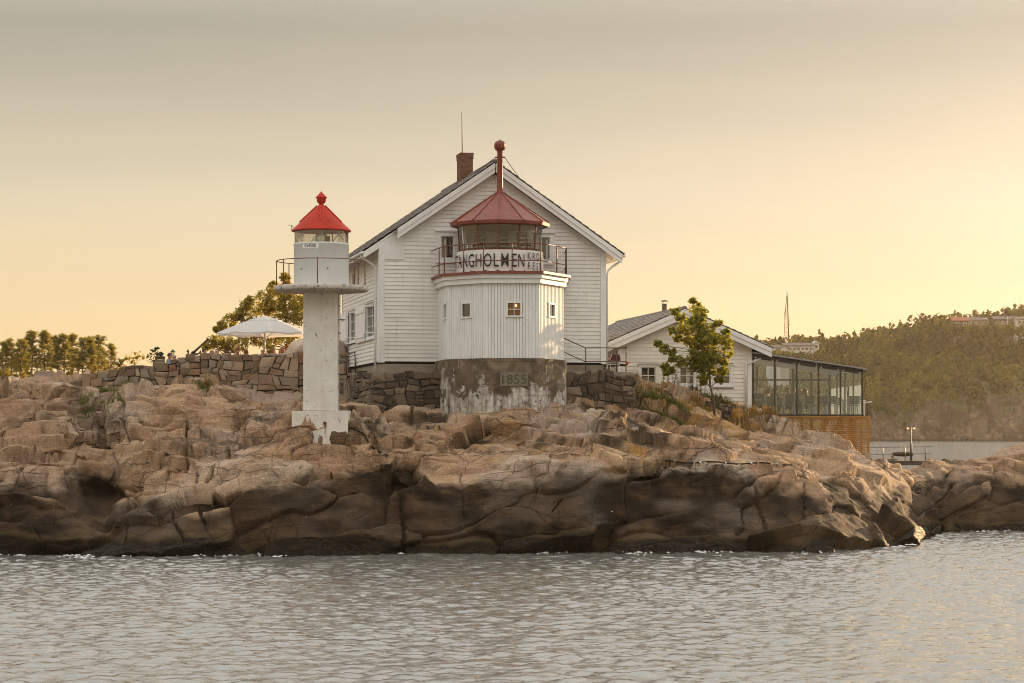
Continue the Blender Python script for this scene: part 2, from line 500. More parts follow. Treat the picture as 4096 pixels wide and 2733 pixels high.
def make_rocks():
    keys = sorted(ST); prof = []
    for px in keys:
        a, b = ST[px]
        f = [P(px, py, Y) for py, Y in a]
        first = Vector((PX(px, a[0][1] - 2.2), a[0][1] - 2.2, -1.9))
        dp1 = (0.42 if px > 560 else 0.22) * (0.6 + 0.8 * abs(mnoise.noise(Vector((px * .013, 5.5, 0))))); dp2 = 0.35 * abs(mnoise.noise(Vector((px * .017, 9.5, 0)))) + .05
        d1 = f[1].lerp(f[2], .42); d1.z = min(f[1].z, f[2].z) - dp1
        d2 = f[3].lerp(f[4], .35); d2.z = min(d2.z, f[3].z) - dp2
        front = [tuple(first)] + [tuple(p) for p in (f[0], f[1], d1, f[2], f[3], d2, f[4], f[5])]
        back = [tuple(f[-1])] + [(PX(px, Y), Y, z) for z, Y in b]
        prof.append(np.concatenate([resample(front, NV1), resample(back, NV2 + 1)[1:]]))
    prof = np.array(prof)                                   # (stations, rows, 3)
    t = np.linspace(keys[0], keys[-1], NU)
    G = np.zeros((NU, NV1 + NV2, 3))
    for k in range(3):
        for j in range(NV1 + NV2):
            G[:, j, k] = np.interp(t, keys, prof[:, j, k])
    G = gsmooth(gsmooth(G, 5.0, 0), 3.5, 1)
    du = np.gradient(G, axis=0); dv = np.gradient(G, axis=1)
    N = np.cross(du, dv); N /= np.linalg.norm(N, axis=2, keepdims=True) + 1e-9
    p = G.reshape(-1, 3).astype(np.float32); n = N.reshape(-1, 3).astype(np.float32)
    z0 = p[:, 2].copy()
    px = 512 + p[:, 0] / p[:, 1] * F; py = HY - (p[:, 2] - H) / p[:, 1] * F
    # broad swells
    d = 0.45 * fbm(p * 0.30, 1, 3) + 0.16 * fbm(p * 0.9, 5, 3)
    low = 1 - sstep(1.6, 3.0, z0 + 0.5 * fbm(p * 0.5, 8, 2))           # smooth, wave-washed lower faces
    # joint sets: sheets dipping to the right, cut by steep joints
    th = RAD(-12); ca, sa = math.cos(th), math.sin(th)
    w = p + 0.35 * np.stack([fbm(p * .6, 20, 2), fbm(p * .6, 23, 2), fbm(p * .6, 26, 2)], 1)
    q = np.stack([ca * w[:, 0] - sa * w[:, 2], w[:, 1], sa * w[:, 0] + ca * w[:, 2]], 1)
    tone = np.zeros(len(p), np.float32); crack = np.zeros(len(p), np.float32)
    blockm = sstep(-0.35, 0.25, fbm(p * 0.22 + 9.0, 31, 3))
    slab = np.interp(px, [0, 110, 130, 300, 380, 480, 560, 640, 1100], [.75, .8, 1.0, 1.0, .9, 1.0, .75, .45, .40])   # broad worn slabs to the right
    for (sx, sy, sz, amp, tilt, groove, gw, seed, lw, box) in (
            (4.2, 3.0, 1.30, 0.60, 0.40, 0.12, 0.03, 40, 1.0, 0.6),
            (1.5, 1.2, 0.55, 0.34, 0.26, 0.11, 0.04, 50, 0.16, 0.85),
            (0.66, 0.50, 0.22, 0.12, 0.10, 0.045, 0.045, 60, 0.18, 0.85)):
        qq = q / np.array([sx, sy, sz], np.float32)
        F1, F2, ID, D = worley(qq, seed, box)
        m = low * lw + (1 - low)
        if seed >= 50: m = m * (0.22 + 0.78 * blockm) * slab
        tv = np.stack([np.sin(ID * 61.7), np.cos(ID * 47.1), np.sin(ID * 93.3)], 1)
        d += m * (amp * (ID - 0.5) + tilt * (tv * D).sum(1))
        e = np.exp(-((F2 - F1) / gw) ** 2)
        d -= m * groove * e
        crack = np.maximum(crack, e * m * (1.0 if seed < 60 else 0.6))
        if seed == 40: ID40 = ID.copy()
        tone += (ID - 0.5) * {40: 0.4, 50: 0.55, 60: 0.3}[seed]
    # sheeting: thin ledges that follow the dip
    for per, amp, sd in ((0.62, 0.13, 140), (0.27, 0.06, 143)):
        ph = q[:, 2] / per + 0.9 * fbm(q * np.array([.35, .35, .5], np.float32), sd, 3)
        fr = ph - np.floor(ph)
        d += (1 - 0.85 * low) * amp * (np.minimum(fr / 0.82, (1 - fr) / 0.18) - 0.5) * (0.4 + 0.6 * sstep(-.2, .3, fbm(p * .35, sd + 5, 2)))
    # single long joints and the dark dykes
    dyke = np.zeros(len(p), np.float32)
    jx = 3.2 * fbm(p * 0.9, 3, 3) + 1.2 * np.floor(3 * fbm(p * np.array([.3, .3, 1.3]), 4, 2))
    for pts, wd, dp, dk in (
            ([(185, 424), (186, 450), (184, 476)], 2.6, 0.45, 0.9), ([(394, 470), (398, 505), (404, 552)], 3.2, 0.28, 0.9),
            ([(122, 402), (123, 425), (125, 452)], 2.6, 0.55, 0.5), ([(100, 408), (98, 430), (101, 462)], 8, 0.9, 0.3),
            ([(237, 410), (233, 440)], 4.5, 0.4, 0.9), ([(225, 446), (218, 466), (208, 486)], 3.2, 0.38, 0.8),
            ([(195, 478), (200, 500), (207, 540)], 2.2, 0.3, 0.8), ([(407, 412), (413, 446)], 3.0, 0.45, 0.6),
            ([(270, 472), (271, 505), (269, 545)], 0.9, 0.10, 0.5), ([(462, 480), (463, 525)], 1.1, 0.15, 0.5),
            ([(798, 474), (803, 500), (802, 525)], 1.6, 0.25, 0.4), ([(752, 492), (766, 530)], 2.2, 0.25, 0.6),
            ([(330, 474), (332, 520)], 0.7, 0.07, 0.3), ([(132, 500), (124, 548)], 1.8, 0.3, 0.4), ([(170, 500), (183, 545)], 1.6, 0.25, 0.6),
            ([(640, 474), (560, 500), (548, 520)], 1.6, 0.18, 0.3), ([(700, 520), (640, 530), (560, 512)], 1.2, 0.14, 0.4),
            ([(880, 490), (905, 515)], 1.8, 0.25, 0.4), ([(958, 470), (940, 500), (944, 530)], 2.6, 0.5, 0.5)):
        best = np.full(len(p), 99.0, np.float32)
        for (x0, y0), (x1, y1) in zip(pts, pts[1:]):
            ex, ey = x1 - x0, y1 - y0; tt = np.clip(((px - x0) * ex + (py - y0) * ey) / (ex * ex + ey * ey), 0, 1)
            best = np.minimum(best, np.hypot(px - x0 - tt * ex + jx, (py - y0 - tt * ey)))
        best[z0 < -0.3] = 99
        wd = wd * .72; g = sstep(wd, wd * .6, best)
        g = g * sstep(-.45, .05, fbm(p * 1.1, 6, 2))
        d -= dp * g; dyke = np.maximum(dyke, 0.6 * dk * g)
    d += 0.028 * fbm(p * 3.5, 70, 3) + 0.012 * fbm(p * 9, 75, 2)
    # slabs: level treads and steep risers whose height shifts from block to block
    q2 = np.stack([p[:, 0] / 2.6 + .35 * fbm(p * .5, 150, 2), p[:, 1] / 2.2 + .35 * fbm(p * .5, 152, 2), 0 * p[:, 0]], 1).astype(np.float32)
    _, _, IDa, _ = worley(q2, 160, .5)
    q3 = np.stack([p[:, 0] / .95, p[:, 1] / .9, 0 * p[:, 0]], 1).astype(np.float32)
    _, _, IDb, _ = worley(q3, 170, .7)
    zz0 = p[:, 2] + n[:, 2] * d
    dip = np.interp(px, [-70, 500, 640, 1100], [.06, .10, .26, .26]) * p[:, 0]
    rgt = np.interp(px, [-70, 520, 640, 1100], [1, 1, .38, .38])
    for hs, IDx, wgt in ((0.62, IDa, 0.85), (0.24, IDb, 0.55)):
        ph = (zz0 + dip) / hs + IDx * 1.3 + .25 * fbm(p * .45, 155, 2)
        fr = ph - np.floor(ph); st_ = np.floor(ph) + sstep(.0, .30, fr) * .92 + .08 * fr
        dzt = (st_ - ph + .35) * hs
        tmask = (1 - low) * wgt * (.35 + .65 * blockm) * (1 if hs > .5 else rgt)
        zz0 = zz0 + dzt * tmask
    lift = zz0 - (p[:, 2] + n[:, 2] * d)
    # striations along the sheets
    d += (1 - low) * 0.035 * fbm(q * np.array([0.8, 1.2, 7.0], np.float32), 77, 3)
    weedm = 1 - sstep(0.18, 0.68, z0 + 0.22 * fbm(p * 1.1, 80, 3))
    d += weedm * (0.10 * fbm(p * 5, 82, 3) + 0.04)
    bk = np.tile(np.r_[np.ones(NV1), np.linspace(1, 0.25, NV2)], NU)   # calmer behind the walls
    d *= bk
    d -= 0.12 * sstep(2.6, 3.4, z0)
    p = p + n * d[:, None]; p[:, 2] += lift * bk
    idx = np.arange(NU * (NV1 + NV2)).reshape(NU, -1)
    Fq = np.stack([idx[:-1, :-1], idx[1:, :-1], idx[1:, 1:], idx[:-1, 1:]], -1).reshape(-1, 4)
    me = np_mesh('island_rock', p, Fq, False)
    zz = p[:, 2]
    thr = np.interp(px, [-70, 40, 110, 200, 260, 320, 500, 700, 800, 850, 890, 930, 960, 1100], [2.5, 2.3, 2.6, 1.9, 2.4, 2.65, 2.6, 2.65, 2.5, 2.1, 1.7, 2.0, 2.0, 2.0])
    stain = sstep(0.32, -0.32, zz - thr + 0.85 * fbm(p * 0.45, 90, 4) + 0.9 * (ID40 - .5) + 0.16 * fbm(p * 3, 95, 2))
    stain *= 0.80 + 0.20 * sstep(-0.4, 0.3, fbm(p * np.array([.5, .5, 1.4]), 97, 3) + 0.25 * (zz - 1.6))
    hi = sstep(3.2, 3.8, zz)
    blot = hi * sstep(0.08, 0.34, fbm(p * 0.6 + 40, 101, 5, .6)) * np.interp(px, [0, 300, 380, 640, 700, 1000], [.6, .65, 1, 1, .85, .7])
    stain = np.maximum(stain, 0.85 * blot)
    up = n[:, 2]
    lich = sstep(0.10, 0.34, fbm(p * 1.1, 110, 5, 0.6)) * np.interp(px, [0, 380, 420, 560, 610, 720, 800, 900], [.10, .2, .35, .6, 1, 1, .5, .2]) * sstep(2.6, 3.4, zz)
    pale = np.interp(px, [0, 240, 300, 560, 610, 760, 850, 1000], [.35, .35, .4, .5, .9, .8, .5, .3]) * sstep(-0.1, .4, fbm(p * .4 + 70, 120, 3))
    for nm, arr in (('tone', tone * .5 + .5), ('stain', stain), ('weed', weedm), ('lichen', lich), ('pale', pale), ('dyke', dyke), ('crack', crack)):
        at = me.attributes.new(nm, 'FLOAT', 'POINT'); at.data.foreach_set('value', np.ascontiguousarray(np.clip(arr, 0, 1), dtype=np.float32))
    return me, p, Fq

def rock_material():
    t = NT('granite'); v = t.obj()
    tone = t.attr('tone')
    n1 = t.noise(v, 0.55, 6, 0.6, 0.6); n2 = t.noise(v, 4.0, 6, 0.65, 0.4); n3 = t.noise(v, 26, 3, 0.6)
    c = t.ramp(tone, [(0.1, (0.17, 0.100, 0.054)), (0.45, (0.29, 0.182, 0.104)), (0.7, (0.42, 0.280, 0.168)), (0.95, (0.58, 0.42, 0.280))])
    c = t.mix(t.ramp(n1, [(0.35, 0.0), (0.7, 0.45)]), c, (0.42, 0.255, 0.160))
    c = t.mix(t.math('MULTIPLY', t.attr('pale'), 0.7), c, (0.50, 0.455, 0.40))
    st = t.obj((0.5, 1.0, 7.0)); n4 = t.noise(st, 1.2, 5, 0.65, 0.8)
    c = t.mix(t.ramp(n4, [(0.50, 0.0), (0.70, 0.38)]), c, (0.16, 0.115, 0.085))
    c = t.mix(t.ramp(n2, [(0.50, 0.0), (0.78, 0.45)]), c, (0.22, 0.165, 0.125))
    c = t.mix(1.0, c, t.ramp(n3, [(0.32, 0.62), (0.5, 1.0), (0.68, 1.32)]), 'MULTIPLY')
    dr = t.obj((2.2, 2.2, 0.30)); n5 = t.noise(dr, 1.0, 5, 0.6)
    stn = t.ramp(t.noise(v, 1.3, 5, 0.6), [(0.3, (0.008, 0.005, 0.003)), (0.5, (0.022, 0.013, 0.007)), (0.66, (0.070, 0.042, 0.022)), (0.8, (0.14, 0.088, 0.05))])
    stn = t.mix(t.ramp(n5, [(0.5, 0.0), (0.75, 0.5)]), stn, (0.026, 0.019, 0.013))
    c = t.mix(t.attr('stain'), c, stn)
    c = t.mix(t.math('MULTIPLY', t.attr('lichen'), t.ramp(t.noise(v, 7, 4, 0.7), [(0.42, 0.0), (0.6, 0.95)])), c, (0.36, 0.19, 0.035))
    c = t.mix(t.math('MULTIPLY', t.attr('dyke'), 0.8), c, (0.055, 0.042, 0.032))
    w = t.attr('weed')
    wc = t.ramp(t.noise(v, 5.0, 4, 0.7), [(0.35, (0.006, 0.004, 0.002)), (0.6, (0.016, 0.010, 0.004)), (0.8, (0.055, 0.034, 0.008))])
    c = t.mix(t.ramp(w, [(0.02, 0.0), (0.25, 0.55), (0.55, 1.0)]), c, t.mix(t.ramp(w, [(0.2, 0.0), (0.7, 1.0)]), (0.070, 0.046, 0.014), wc))
    # hairline joints: two crossing sets, warped, broken up
    wv = t.n('ShaderNodeVectorMath', operation='ADD'); nz = t.n('ShaderNodeTexNoise'); nz.inputs['Scale'].default_value = 0.9; nz.inputs['Detail'].default_value = 4; t.l(v, nz.inputs['Vector'])
    sc0 = t.n('ShaderNodeVectorMath', operation='SCALE'); sc0.inputs['Scale'].default_value = 0.55; t.l(nz.outputs['Color'], sc0.inputs[0]); t.l(v, wv.inputs[0]); t.l(sc0.outputs[0], wv.inputs[1])
    ck = None
    for scl, rot, th in (((0.22, 0.35, 1.30), 0.16, 0.016), ((0.62, 0.5, 0.16), 0.10, 0.010)):
        mp2 = t.n('ShaderNodeMapping'); mp2.inputs['Scale'].default_value = scl; mp2.inputs['Rotation'].default_value = (0, rot, 0.4); t.l(wv.outputs[0], mp2.inputs['Vector'])
        vo2 = t.n('ShaderNodeTexVoronoi', feature='DISTANCE_TO_EDGE', distance='EUCLIDEAN'); vo2.inputs['Scale'].default_value = 1.0; vo2.inputs['Randomness'].default_value = 0.9; t.l(mp2.outputs[0], vo2.inputs['Vector'])
        k = t.math('MULTIPLY', t.ramp(vo2.outputs['Distance'], [(th * .35, 1.0), (th, 0.0)]), t.ramp(t.noise(v, 0.45, 3), [(0.46, 0.0), (0.56, 1.0)]))
        ck = k if ck is None else t.math('MAXIMUM', ck, k)
    c = t.mix(t.math('MULTIPLY', ck, 0.4), c, (0.045, 0.033, 0.025))
    # bird lime and salt flecks
    vo = t.n('ShaderNodeTexVoronoi'); vo.inputs['Scale'].default_value = 1.7; t.l(v, vo.inputs['Vector'])
    fl = t.math('MULTIPLY', t.ramp(vo.outputs['Distance'], [(0.03, 1.0), (0.05, 0.0)]), t.ramp(t.noise(v, 1.9, 2), [(0.52, 0.0), (0.56, 1.0)]))
    c = t.mix(fl, c, (0.6, 0.58, 0.55))
    hgt = t.math('SUBTRACT', t.math('ADD', t.math('MULTIPLY', n2, 0.8), t.math('ADD', t.math('MULTIPLY', n3, 0.3), t.math('MULTIPLY', n4, 0.7))), t.math('MULTIPLY', ck, 0.8))
    ro = t.ramp(w, [(0.1, 0.85), (0.7, 0.6)])
    t.bsdf(c, ro, 0.14, 0.0, t.bump(hgt, 0.8, 0.09))
    return t.m

rock_me, rock_v, rock_f = make_rocks()
M_ROCK = rock_material()
rocks = new_obj('island_rock', rock_me, M_ROCK)
rocks['kind'] = 'structure'
_st = 1
rock_bvh = BVHTree.FromPolygons(rock_v.tolist(), rock_f.tolist())
def ground(x, y, default=0.0):
    h = rock_bvh.ray_cast(Vector((x, y, 60)), Vector((0, 0, -1)))
    return h[0].z if h[0] is not None else default
def rock_at(px, py):
    """point of the rock seen at an image position"""
    d = Vector(((px - 512) / F, 1.0, -(py - HY) / F)).normalized()
    h = rock_bvh.ray_cast(Vector((0, 0, H)), d)
    return h[0]

# ================================================================== sea
def make_sea():
    N, LT = 1024, 60.0
    rs = np.random.RandomState(4)
    k1 = np.fft.fftfreq(N, LT / N) * 2 * np.pi
    KX, KY = np.meshgrid(k1, k1, indexing='ij'); K = np.hypot(KX, KY); K[0, 0] = 1
    kp = 2 * np.pi / 0.9
    wdir = RAD(-62)
    cosd = np.abs((KX * math.cos(wdir) + KY * math.sin(wdir)) / K)
    S = K ** -3.5 * np.exp(-(kp / K) ** 2) * (0.25 + 0.75 * cosd ** 2) * np.exp(-(K * 0.028) ** 2)
    S += 0.00016 * np.exp(-((K - 2 * np.pi / 7) / 0.35) ** 2) * cosd ** 4
    A = np.sqrt(S) * (rs.normal(size=(N, N)) + 1j * rs.normal(size=(N, N))); A[0, 0] = 0
    h = np.real(np.fft.ifft2(A))
    DXf = np.real(np.fft.ifft2(-1j * KX / K * A)); DYf = np.real(np.fft.ifft2(-1j * KY / K * A))
    gx = np.gradient(h, LT / N, axis=0); gy = np.gradient(h, LT / N, axis=1)
    gain = 0.215 / np.sqrt((gx ** 2 + gy ** 2).mean()); h = h * gain; DXf = DXf * gain * 1.35; DYf = DYf * gain * 1.35
    sp = 0.085
    X0, X1, Y0, Y1 = -25.0, 25.0, 32.0, 97.5
    xs = np.arange(X0, X1 + sp, sp); ys = np.arange(Y0, Y1 + sp, sp)
    X, Y = np.meshgrid(xs, ys, indexing='ij')
    fx, fy = (X / LT * N) % N, (Y / LT * N) % N
    i0, j0 = np.floor(fx).astype(int), np.floor(fy).astype(int); u, v = fx - i0, fy - j0
    i1, j1 = (i0 + 1) % N, (j0 + 1) % N; i0 %= N; j0 %= N
    def smp(h): return (1 - u) * (1 - v) * h[i0, j0] + u * (1 - v) * h[i1, j0] + (1 - u) * v * h[i0, j1] + u * v * h[i1, j1]
    Z = smp(h); fade = sstep(0, 2, X - X0) * sstep(0, 2, X1 - X) * sstep(0, 2, Y - Y0) * sstep(0, 2, Y1 - Y)
    CX, CY = smp(DXf) * fade, smp(DYf) * fade
    Z *= sstep(0, 2, X - X0) * sstep(0, 2, X1 - X) * sstep(0, 2, Y - Y0) * sstep(0, 2, Y1 - Y)
    # calmer patches and gusts
    pp = np.stack([X.ravel() * .09, Y.ravel() * .05, 0 * X.ravel()], 1)
    Z *= (1.0 + 0.35 * fbm(pp, 7, 2)).reshape(X.shape)
    V = np.stack([X + CX, Y + CY, Z], -1).reshape(-1, 3)
    nx, ny = X.shape
    idx = np.arange(nx * ny).reshape(nx, ny)
    Fq = np.stack([idx[:-1, :-1], idx[1:, :-1], idx[1:, 1:], idx[:-1, 1:]], -1).reshape(-1, 4)
    bx = [-1900, xs[0], xs[-1], 1900]; by = [-300, ys[0], ys[-1], 2900]
    b = len(V)
    ring = np.array([(x, y, 0) for x in bx for y in by], float)
    RF = [(b + i * 4 + j, b + (i + 1) * 4 + j, b + (i + 1) * 4 + j + 1, b + i * 4 + j + 1) for i in range(3) for j in range(3) if not (i == 1 and j == 1)]
    me = np_mesh('sea', np.concatenate([V, ring]), np.concatenate([Fq, np.array(RF)]))
    return me

def sea_material():
    t = NT('sea_water')
    tc = t.n('ShaderNodeTexCoord')
    def mp(s):
        m = t.n('ShaderNodeMapping'); m.inputs['Scale'].default_value = s; t.l(tc.outputs['Object'], m.inputs['Vector']); return m.outputs[0]
    a = t.noise(mp((1.0, 1.4, 1)), 4.2, 4, 0.6, 0.3)
    b = t.noise(mp((1.0, 1.2, 1)), 0.9, 5, 0.62, 0.2)
    sep = t.n('ShaderNodeSeparateXYZ'); t.l(tc.outputs['Object'], sep.inputs[0])
    far = t.n('ShaderNodeMapRange'); far.inputs[1].default_value = 95.5; far.inputs[2].default_value = 98
    t.l(sep.outputs['Y'], far.inputs[0])
    hb = t.math('ADD', t.math('MULTIPLY', a, 0.03), t.math('MULTIPLY', t.math('MULTIPLY', b, far.outputs[0]), 1.3))
    nr = t.bump(hb, 1.0, 0.8)
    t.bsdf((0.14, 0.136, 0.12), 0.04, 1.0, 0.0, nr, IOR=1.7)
    return t.m
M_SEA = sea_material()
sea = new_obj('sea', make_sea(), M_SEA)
sea['kind'] = 'structure'

# broken foam and wash along the waterline
def foam():
    r = np.random.RandomState(8); V, Fc = [], []; b = 0
    for (px0, px1, n, w) in ((0, 40, 60, .25), (58, 96, 160, .5), (110, 140, 80, .3), (150, 260, 120, .22), (258, 292, 170, .45), (330, 420, 60, .2), (520, 600, 50, .25), (612, 668, 170, .5), (690, 740, 150, .45), (780, 840, 60, .3), (880, 930, 70, .3), (940, 1024, 50, .25)):
        for k in range(int(n * .16)):
            px = px0 + (px1 - px0) * np.clip(.5 + .22 * r.randn(), 0, 1); d = Vector(((px - 512) / F, 1.0, -(560 - HY) / F))
            Yw = float(np.interp(px, sorted(ST), [ST[q][0][0][1] for q in sorted(ST)])) + .1 - abs(r.randn()) * w * 1.6
            x = PX(px, Yw); s = .018 + .045 * r.rand() ** 2; e = r.uniform(1.2, 3.5); z = .03 + .05 * r.rand(); a0 = r.rand() * 6.28
            m_ = 6
            pts = [(x + s * e * (.7 + .5 * r.rand()) * math.cos(a0 + 6.283 * q / m_), Yw + s * 1.6 * (.7 + .5 * r.rand()) * math.sin(a0 + 6.283 * q / m_), z - .03) for q in range(m_)]
            V += pts + [(x, Yw, z + s * .4)]; Fc += [(b + q, b + (q + 1) % m_, b + m_) for q in range(m_)]; b += m_ + 1
    o = new_obj('wave_foam', np_mesh('wave_foam', np.array(V), np.array(Fc)), simple('foam', (.50, .50, .48), .7, .1))
    tag(o, 'broken white foam along the waterline of the rocks', 'foam', kind='stuff')
foam()
# ================================================================== shared building pieces
M_WHITE = white_paint('white_paint', (0.82, 0.80, 0.76))
M_TRIM = white_paint('white_trim', (0.82, 0.81, 0.79), amount=0.08)
M_TOWERW = white_paint('white_boarding', (0.82, 0.82, 0.80), amount=0.10)
M_DARKIN = simple('dark_interior', (0.035, 0.030, 0.026), 0.8, 0.2)
M_CURTAIN = simple('curtain_cloth', (0.55, 0.50, 0.44), 0.9, 0.15)
M_PANE = None
def pane_mat():
    t = NT('window_glass')
    n = t.noise(t.obj(), 1.3, 2)
    t.bsdf((0.035, 0.032, 0.03), 0.04, 0.9, 0.0, t.bump(n, 0.06, 0.05), IOR=1.6)
    return t.m
M_PANE = pane_mat()
M_RUSTRED = rust_paint('red_oxide_paint', (0.225, 0.046, 0.026))
M_RAIL = rust_paint('rusty_red_rail', (0.17, 0.050, 0.030), rust=(0.10, 0.045, 0.025), pale=(0.26, 0.15, 0.12))
M_IRON = rust_paint('rusty_iron', (0.085, 0.045, 0.028), rust=(0.13, 0.06, 0.03), pale=(0.16, 0.10, 0.07))
M_TILE = simple('weathered_roof_tile', (0.14, 0.115, 0.10), 0.8, 0.45, 3.0, bump=0.3)
M_PIPE = simple('white_pipe', (0.72, 0.72, 0.70), 0.4, 0.08)
M_STONE = None

class Plan:
    """a rotated building frame with camera-ray lookups for measuring"""
    def __init__(self, origin, deg):
        self.o = Vector(origin); self.rz = RAD(deg)
        self.M = Matrix.Translation(self.o) @ Matrix.Rotation(self.rz, 4, 'Z'); self.I = self.M.inverted()
    def hit(self, px, py, axis, val):
        o = self.I @ Vector((0, 0, H)); d = self.I.to_3x3() @ Vector(((px - 512) / F, 1, -(py - HY) / F))
        t = (val - o[axis]) / d[axis]
        return o + d * t
    def front(self, px, py, y=0.0): return self.hit(px, py, 1, y)
    def side(self, px, py, x=0.0): return self.hit(px, py, 0, x)

def segs(a, b, cuts):
    out = [(a, b)]
    for c0, c1 in cuts:
        nx = []
        for s, e in out:
            if c1 <= s or c0 >= e: nx.append((s, e)); continue
            if c0 > s: nx.append((s, c0))
            if c1 < e: nx.append((c1, e))
        out = nx
    return [(s, e) for s, e in out if e - s > 0.03]

def clapboards(root, plane, lim, z0, z1, pitch, cuts=(), mat=None, proud=0.034, fixed=0.0):
    """horizontal weatherboards; plane 'front' runs in x at y=fixed facing -y, 'left' runs in y at x=fixed facing -x
    lim(za, zb) -> (a, b, a2, b2): ends at the bottom and top edge of a board"""
    n = int(math.ceil((z1 - z0) / pitch))
    for i in range(n):
        za = z0 + i * pitch; zb = min(za + pitch, z1)
        if zb - za < 0.02: continue
        a, b, a2, b2 = lim(za, zb)
        if b - a < 0.05: continue
        jit = rnd.uniform(-0.004, 0.004)
        c = [(u0, u1) for (u0, u1, w0, w1) in cuts if w0 < zb - 0.02 and w1 > za + 0.02]
        spans = segs(a, b, c)
        full = []
        for s, e in spans:                                  # long runs have a butt joint somewhere
            if e - s > 5.5:
                m = s + (e - s) * rnd.uniform(.3, .7); full += [(s, m - .002), (m + .002, e)]
            else: full.append((s, e))
        for s, e in full:
            s2 = a2 if abs(s - a) < 1e-6 else s
            e2 = b2 if abs(e - b) < 1e-6 else e
            if e2 - s2 < 0.01: s2 = e2 = (s + e) / 2; e2 += 0.005; s2 -= .005
            za_, zb_ = za + jit - 0.012, zb
            q0, q1 = -proud - jit, -0.008      # bottom edge stands proud of the board below
            pts = [(s, q0, za_), (e, q0, za_), (e, 0.0, za_), (s, 0.0, za_), (s2, q1, zb_), (e2, q1, zb_), (e2, 0.0, zb_), (s2, 0.0, zb_)]
            m = MB()
            if plane == 'front': m.hexa([(x, fixed + y, z) for x, y, z in pts])
            else: m.hexa([(fixed + y, -x, z) for x, y, z in [(-p[0], p[1], p[2]) for p in pts]][::1] if False else [(fixed + y, x, z) for x, y, z in [pts[1], pts[0], pts[3], pts[2], pts[5], pts[4], pts[7], pts[6]]])
            m.build('clapboard', mat, root)

def window(root, plane, u0, u1, z0, z1, fixed=0.0, fw=0.10, mullions=(1, 1), curtain=False, sill=True, name='window', proud=0.06, head=True, pane=None):
    """window > frame, sash bars, pane, sill; built in the wall plane"""
    def T(u, d, z):     # d: outwards
        return (u, fixed - d, z) if plane == 'front' else (fixed - d, u, z)
    def bx(m, a, b):
        A, B = T(*a), T(*b)
        m.box([min(p, q) for p, q in zip(A, B)], [max(p, q) for p, q in zip(A, B)])
    m = MB()
    bx(m, (u0, 0, z0), (u0 + fw, proud, z1)); bx(m, (u1 - fw, 0, z0), (u1, proud, z1))
    bx(m, (u0 + fw, 0, z1 - fw), (u1 - fw, proud, z1)); bx(m, (u0 + fw, 0, z0), (u1 - fw, proud, z0 + fw * .8))
    w = m.build(name, M_TRIM, root)
    i0, i1, j0, j1 = u0 + fw, u1 - fw, z0 + fw * .8, z1 - fw
    m = MB(); bx(m, (i0 + .002, -0.06, j0 + .002), (i1 - .002, -0.05, j1 - .002)); m.build('pane', pane or M_PANE, w)
    m = MB()
    s = 0.035
    bx(m, (i0, -0.045, j0), (i0 + s, 0.0, j1)); bx(m, (i1 - s, -0.045, j0), (i1, 0.0, j1))
    bx(m, (i0 + s, -0.045, j1 - s), (i1 - s, 0.0, j1)); bx(m, (i0 + s, -0.045, j0), (i1 - s, 0.0, j0 + s))
    m.build('sash', M_TRIM, w)
    nx, nz = mullions
    for k in range(1, nx):
        u = i0 + (i1 - i0) * k / nx; m = MB(); bx(m, (u - .014, -0.046, j0 + s), (u + .014, -0.01, j1 - s)); m.build('glazing_bar', M_TRIM, w)
    for k in range(1, nz):
        z = j0 + (j1 - j0) * k / nz; m = MB(); bx(m, (i0 + s, -0.047, z - .012), (i1 - s, -0.012, z + .012)); m.build('glazing_bar', M_TRIM, w)
    if curtain:
        m = MB(); uu = i0 + (i1 - i0) * curtain
        bx(m, (uu, -0.049, j0 + s), (uu + (i1 - i0) * .18, -0.0475, j1 - s)); m.build('curtain', M_CURTAIN, w)
    if sill:
        m = MB(); bx(m, (u0 - .04, 0, z0 - .05), (u1 + .04, proud + .05, z0 - .002)); m.build('sill', M_TRIM, w)
    if head:
        m = MB(); bx(m, (u0 - .06, 0, z1 + .002), (u1 + .06, proud + .06, z1 + .045)); m.build('head_moulding', M_TRIM, w)
    return w

def roof_tiles(root, xr, zr, xe, ze, y0, y1, wave=0.21, course=0.34, mat=None, lift=0.03):
    """pantile covering of one slope from ridge (xr, zr) to eave (xe, ze) in the building frame"""
    Ln = math.hypot(xe - xr, ze - zr); nc = int(Ln / course)
    ux, uz = (xe - xr) / Ln, (ze - zr) / Ln
    nx, nz = (-uz, ux) if (-uz * 0 + ux * 1) > 0 else (uz, -ux)
    if nz < 0: nx, nz = -nx, -nz
    m = MB(); rr = random.Random(5)
    nw = int((y1 - y0) / wave)
    for c in range(nc + 1):
        s0 = c * course - 0.03; s1 = min(s0 + course + 0.06, Ln + 0.03)
        vs, fs = [], []
        k = 0
        for w in range(nw):
            for (fr, hh) in ((0.0, 0.0), (0.3, 0.035), (0.55, 0.045), (0.8, 0.02)):
                y = y0 + (w + fr) * wave; j = rr.uniform(-.007, .007)
                for s, h in ((s0, 0.012 + j), (s1 + rr.uniform(-.012, .012), 0.045 + j)):
                    vs.append((xr + ux * s + nx * (hh + h + lift), y, zr + uz * s + nz * (hh + h + lift)))
                vs.append((xr + ux * s1 + nx * (hh * .9 + lift + .012), y, zr + uz * s1 + nz * (hh * .9 + lift + .012)))
                k += 1
        for i in range(k - 1):
            b = i * 3
            fs += [(b, b + 3, b + 4, b + 1), (b + 1, b + 4, b + 5, b + 2)]
        m.add(vs, fs)
    o = m.build('roof_tiles', mat or M_TILE, root)
    o['kind'] = 'stuff'
    return o

def tube_obj(name, pts, r, mat, parent=None, n=8, world=False):
    m = MB(); m.tube(pts, r, n); return m.build(name, mat, parent, world)

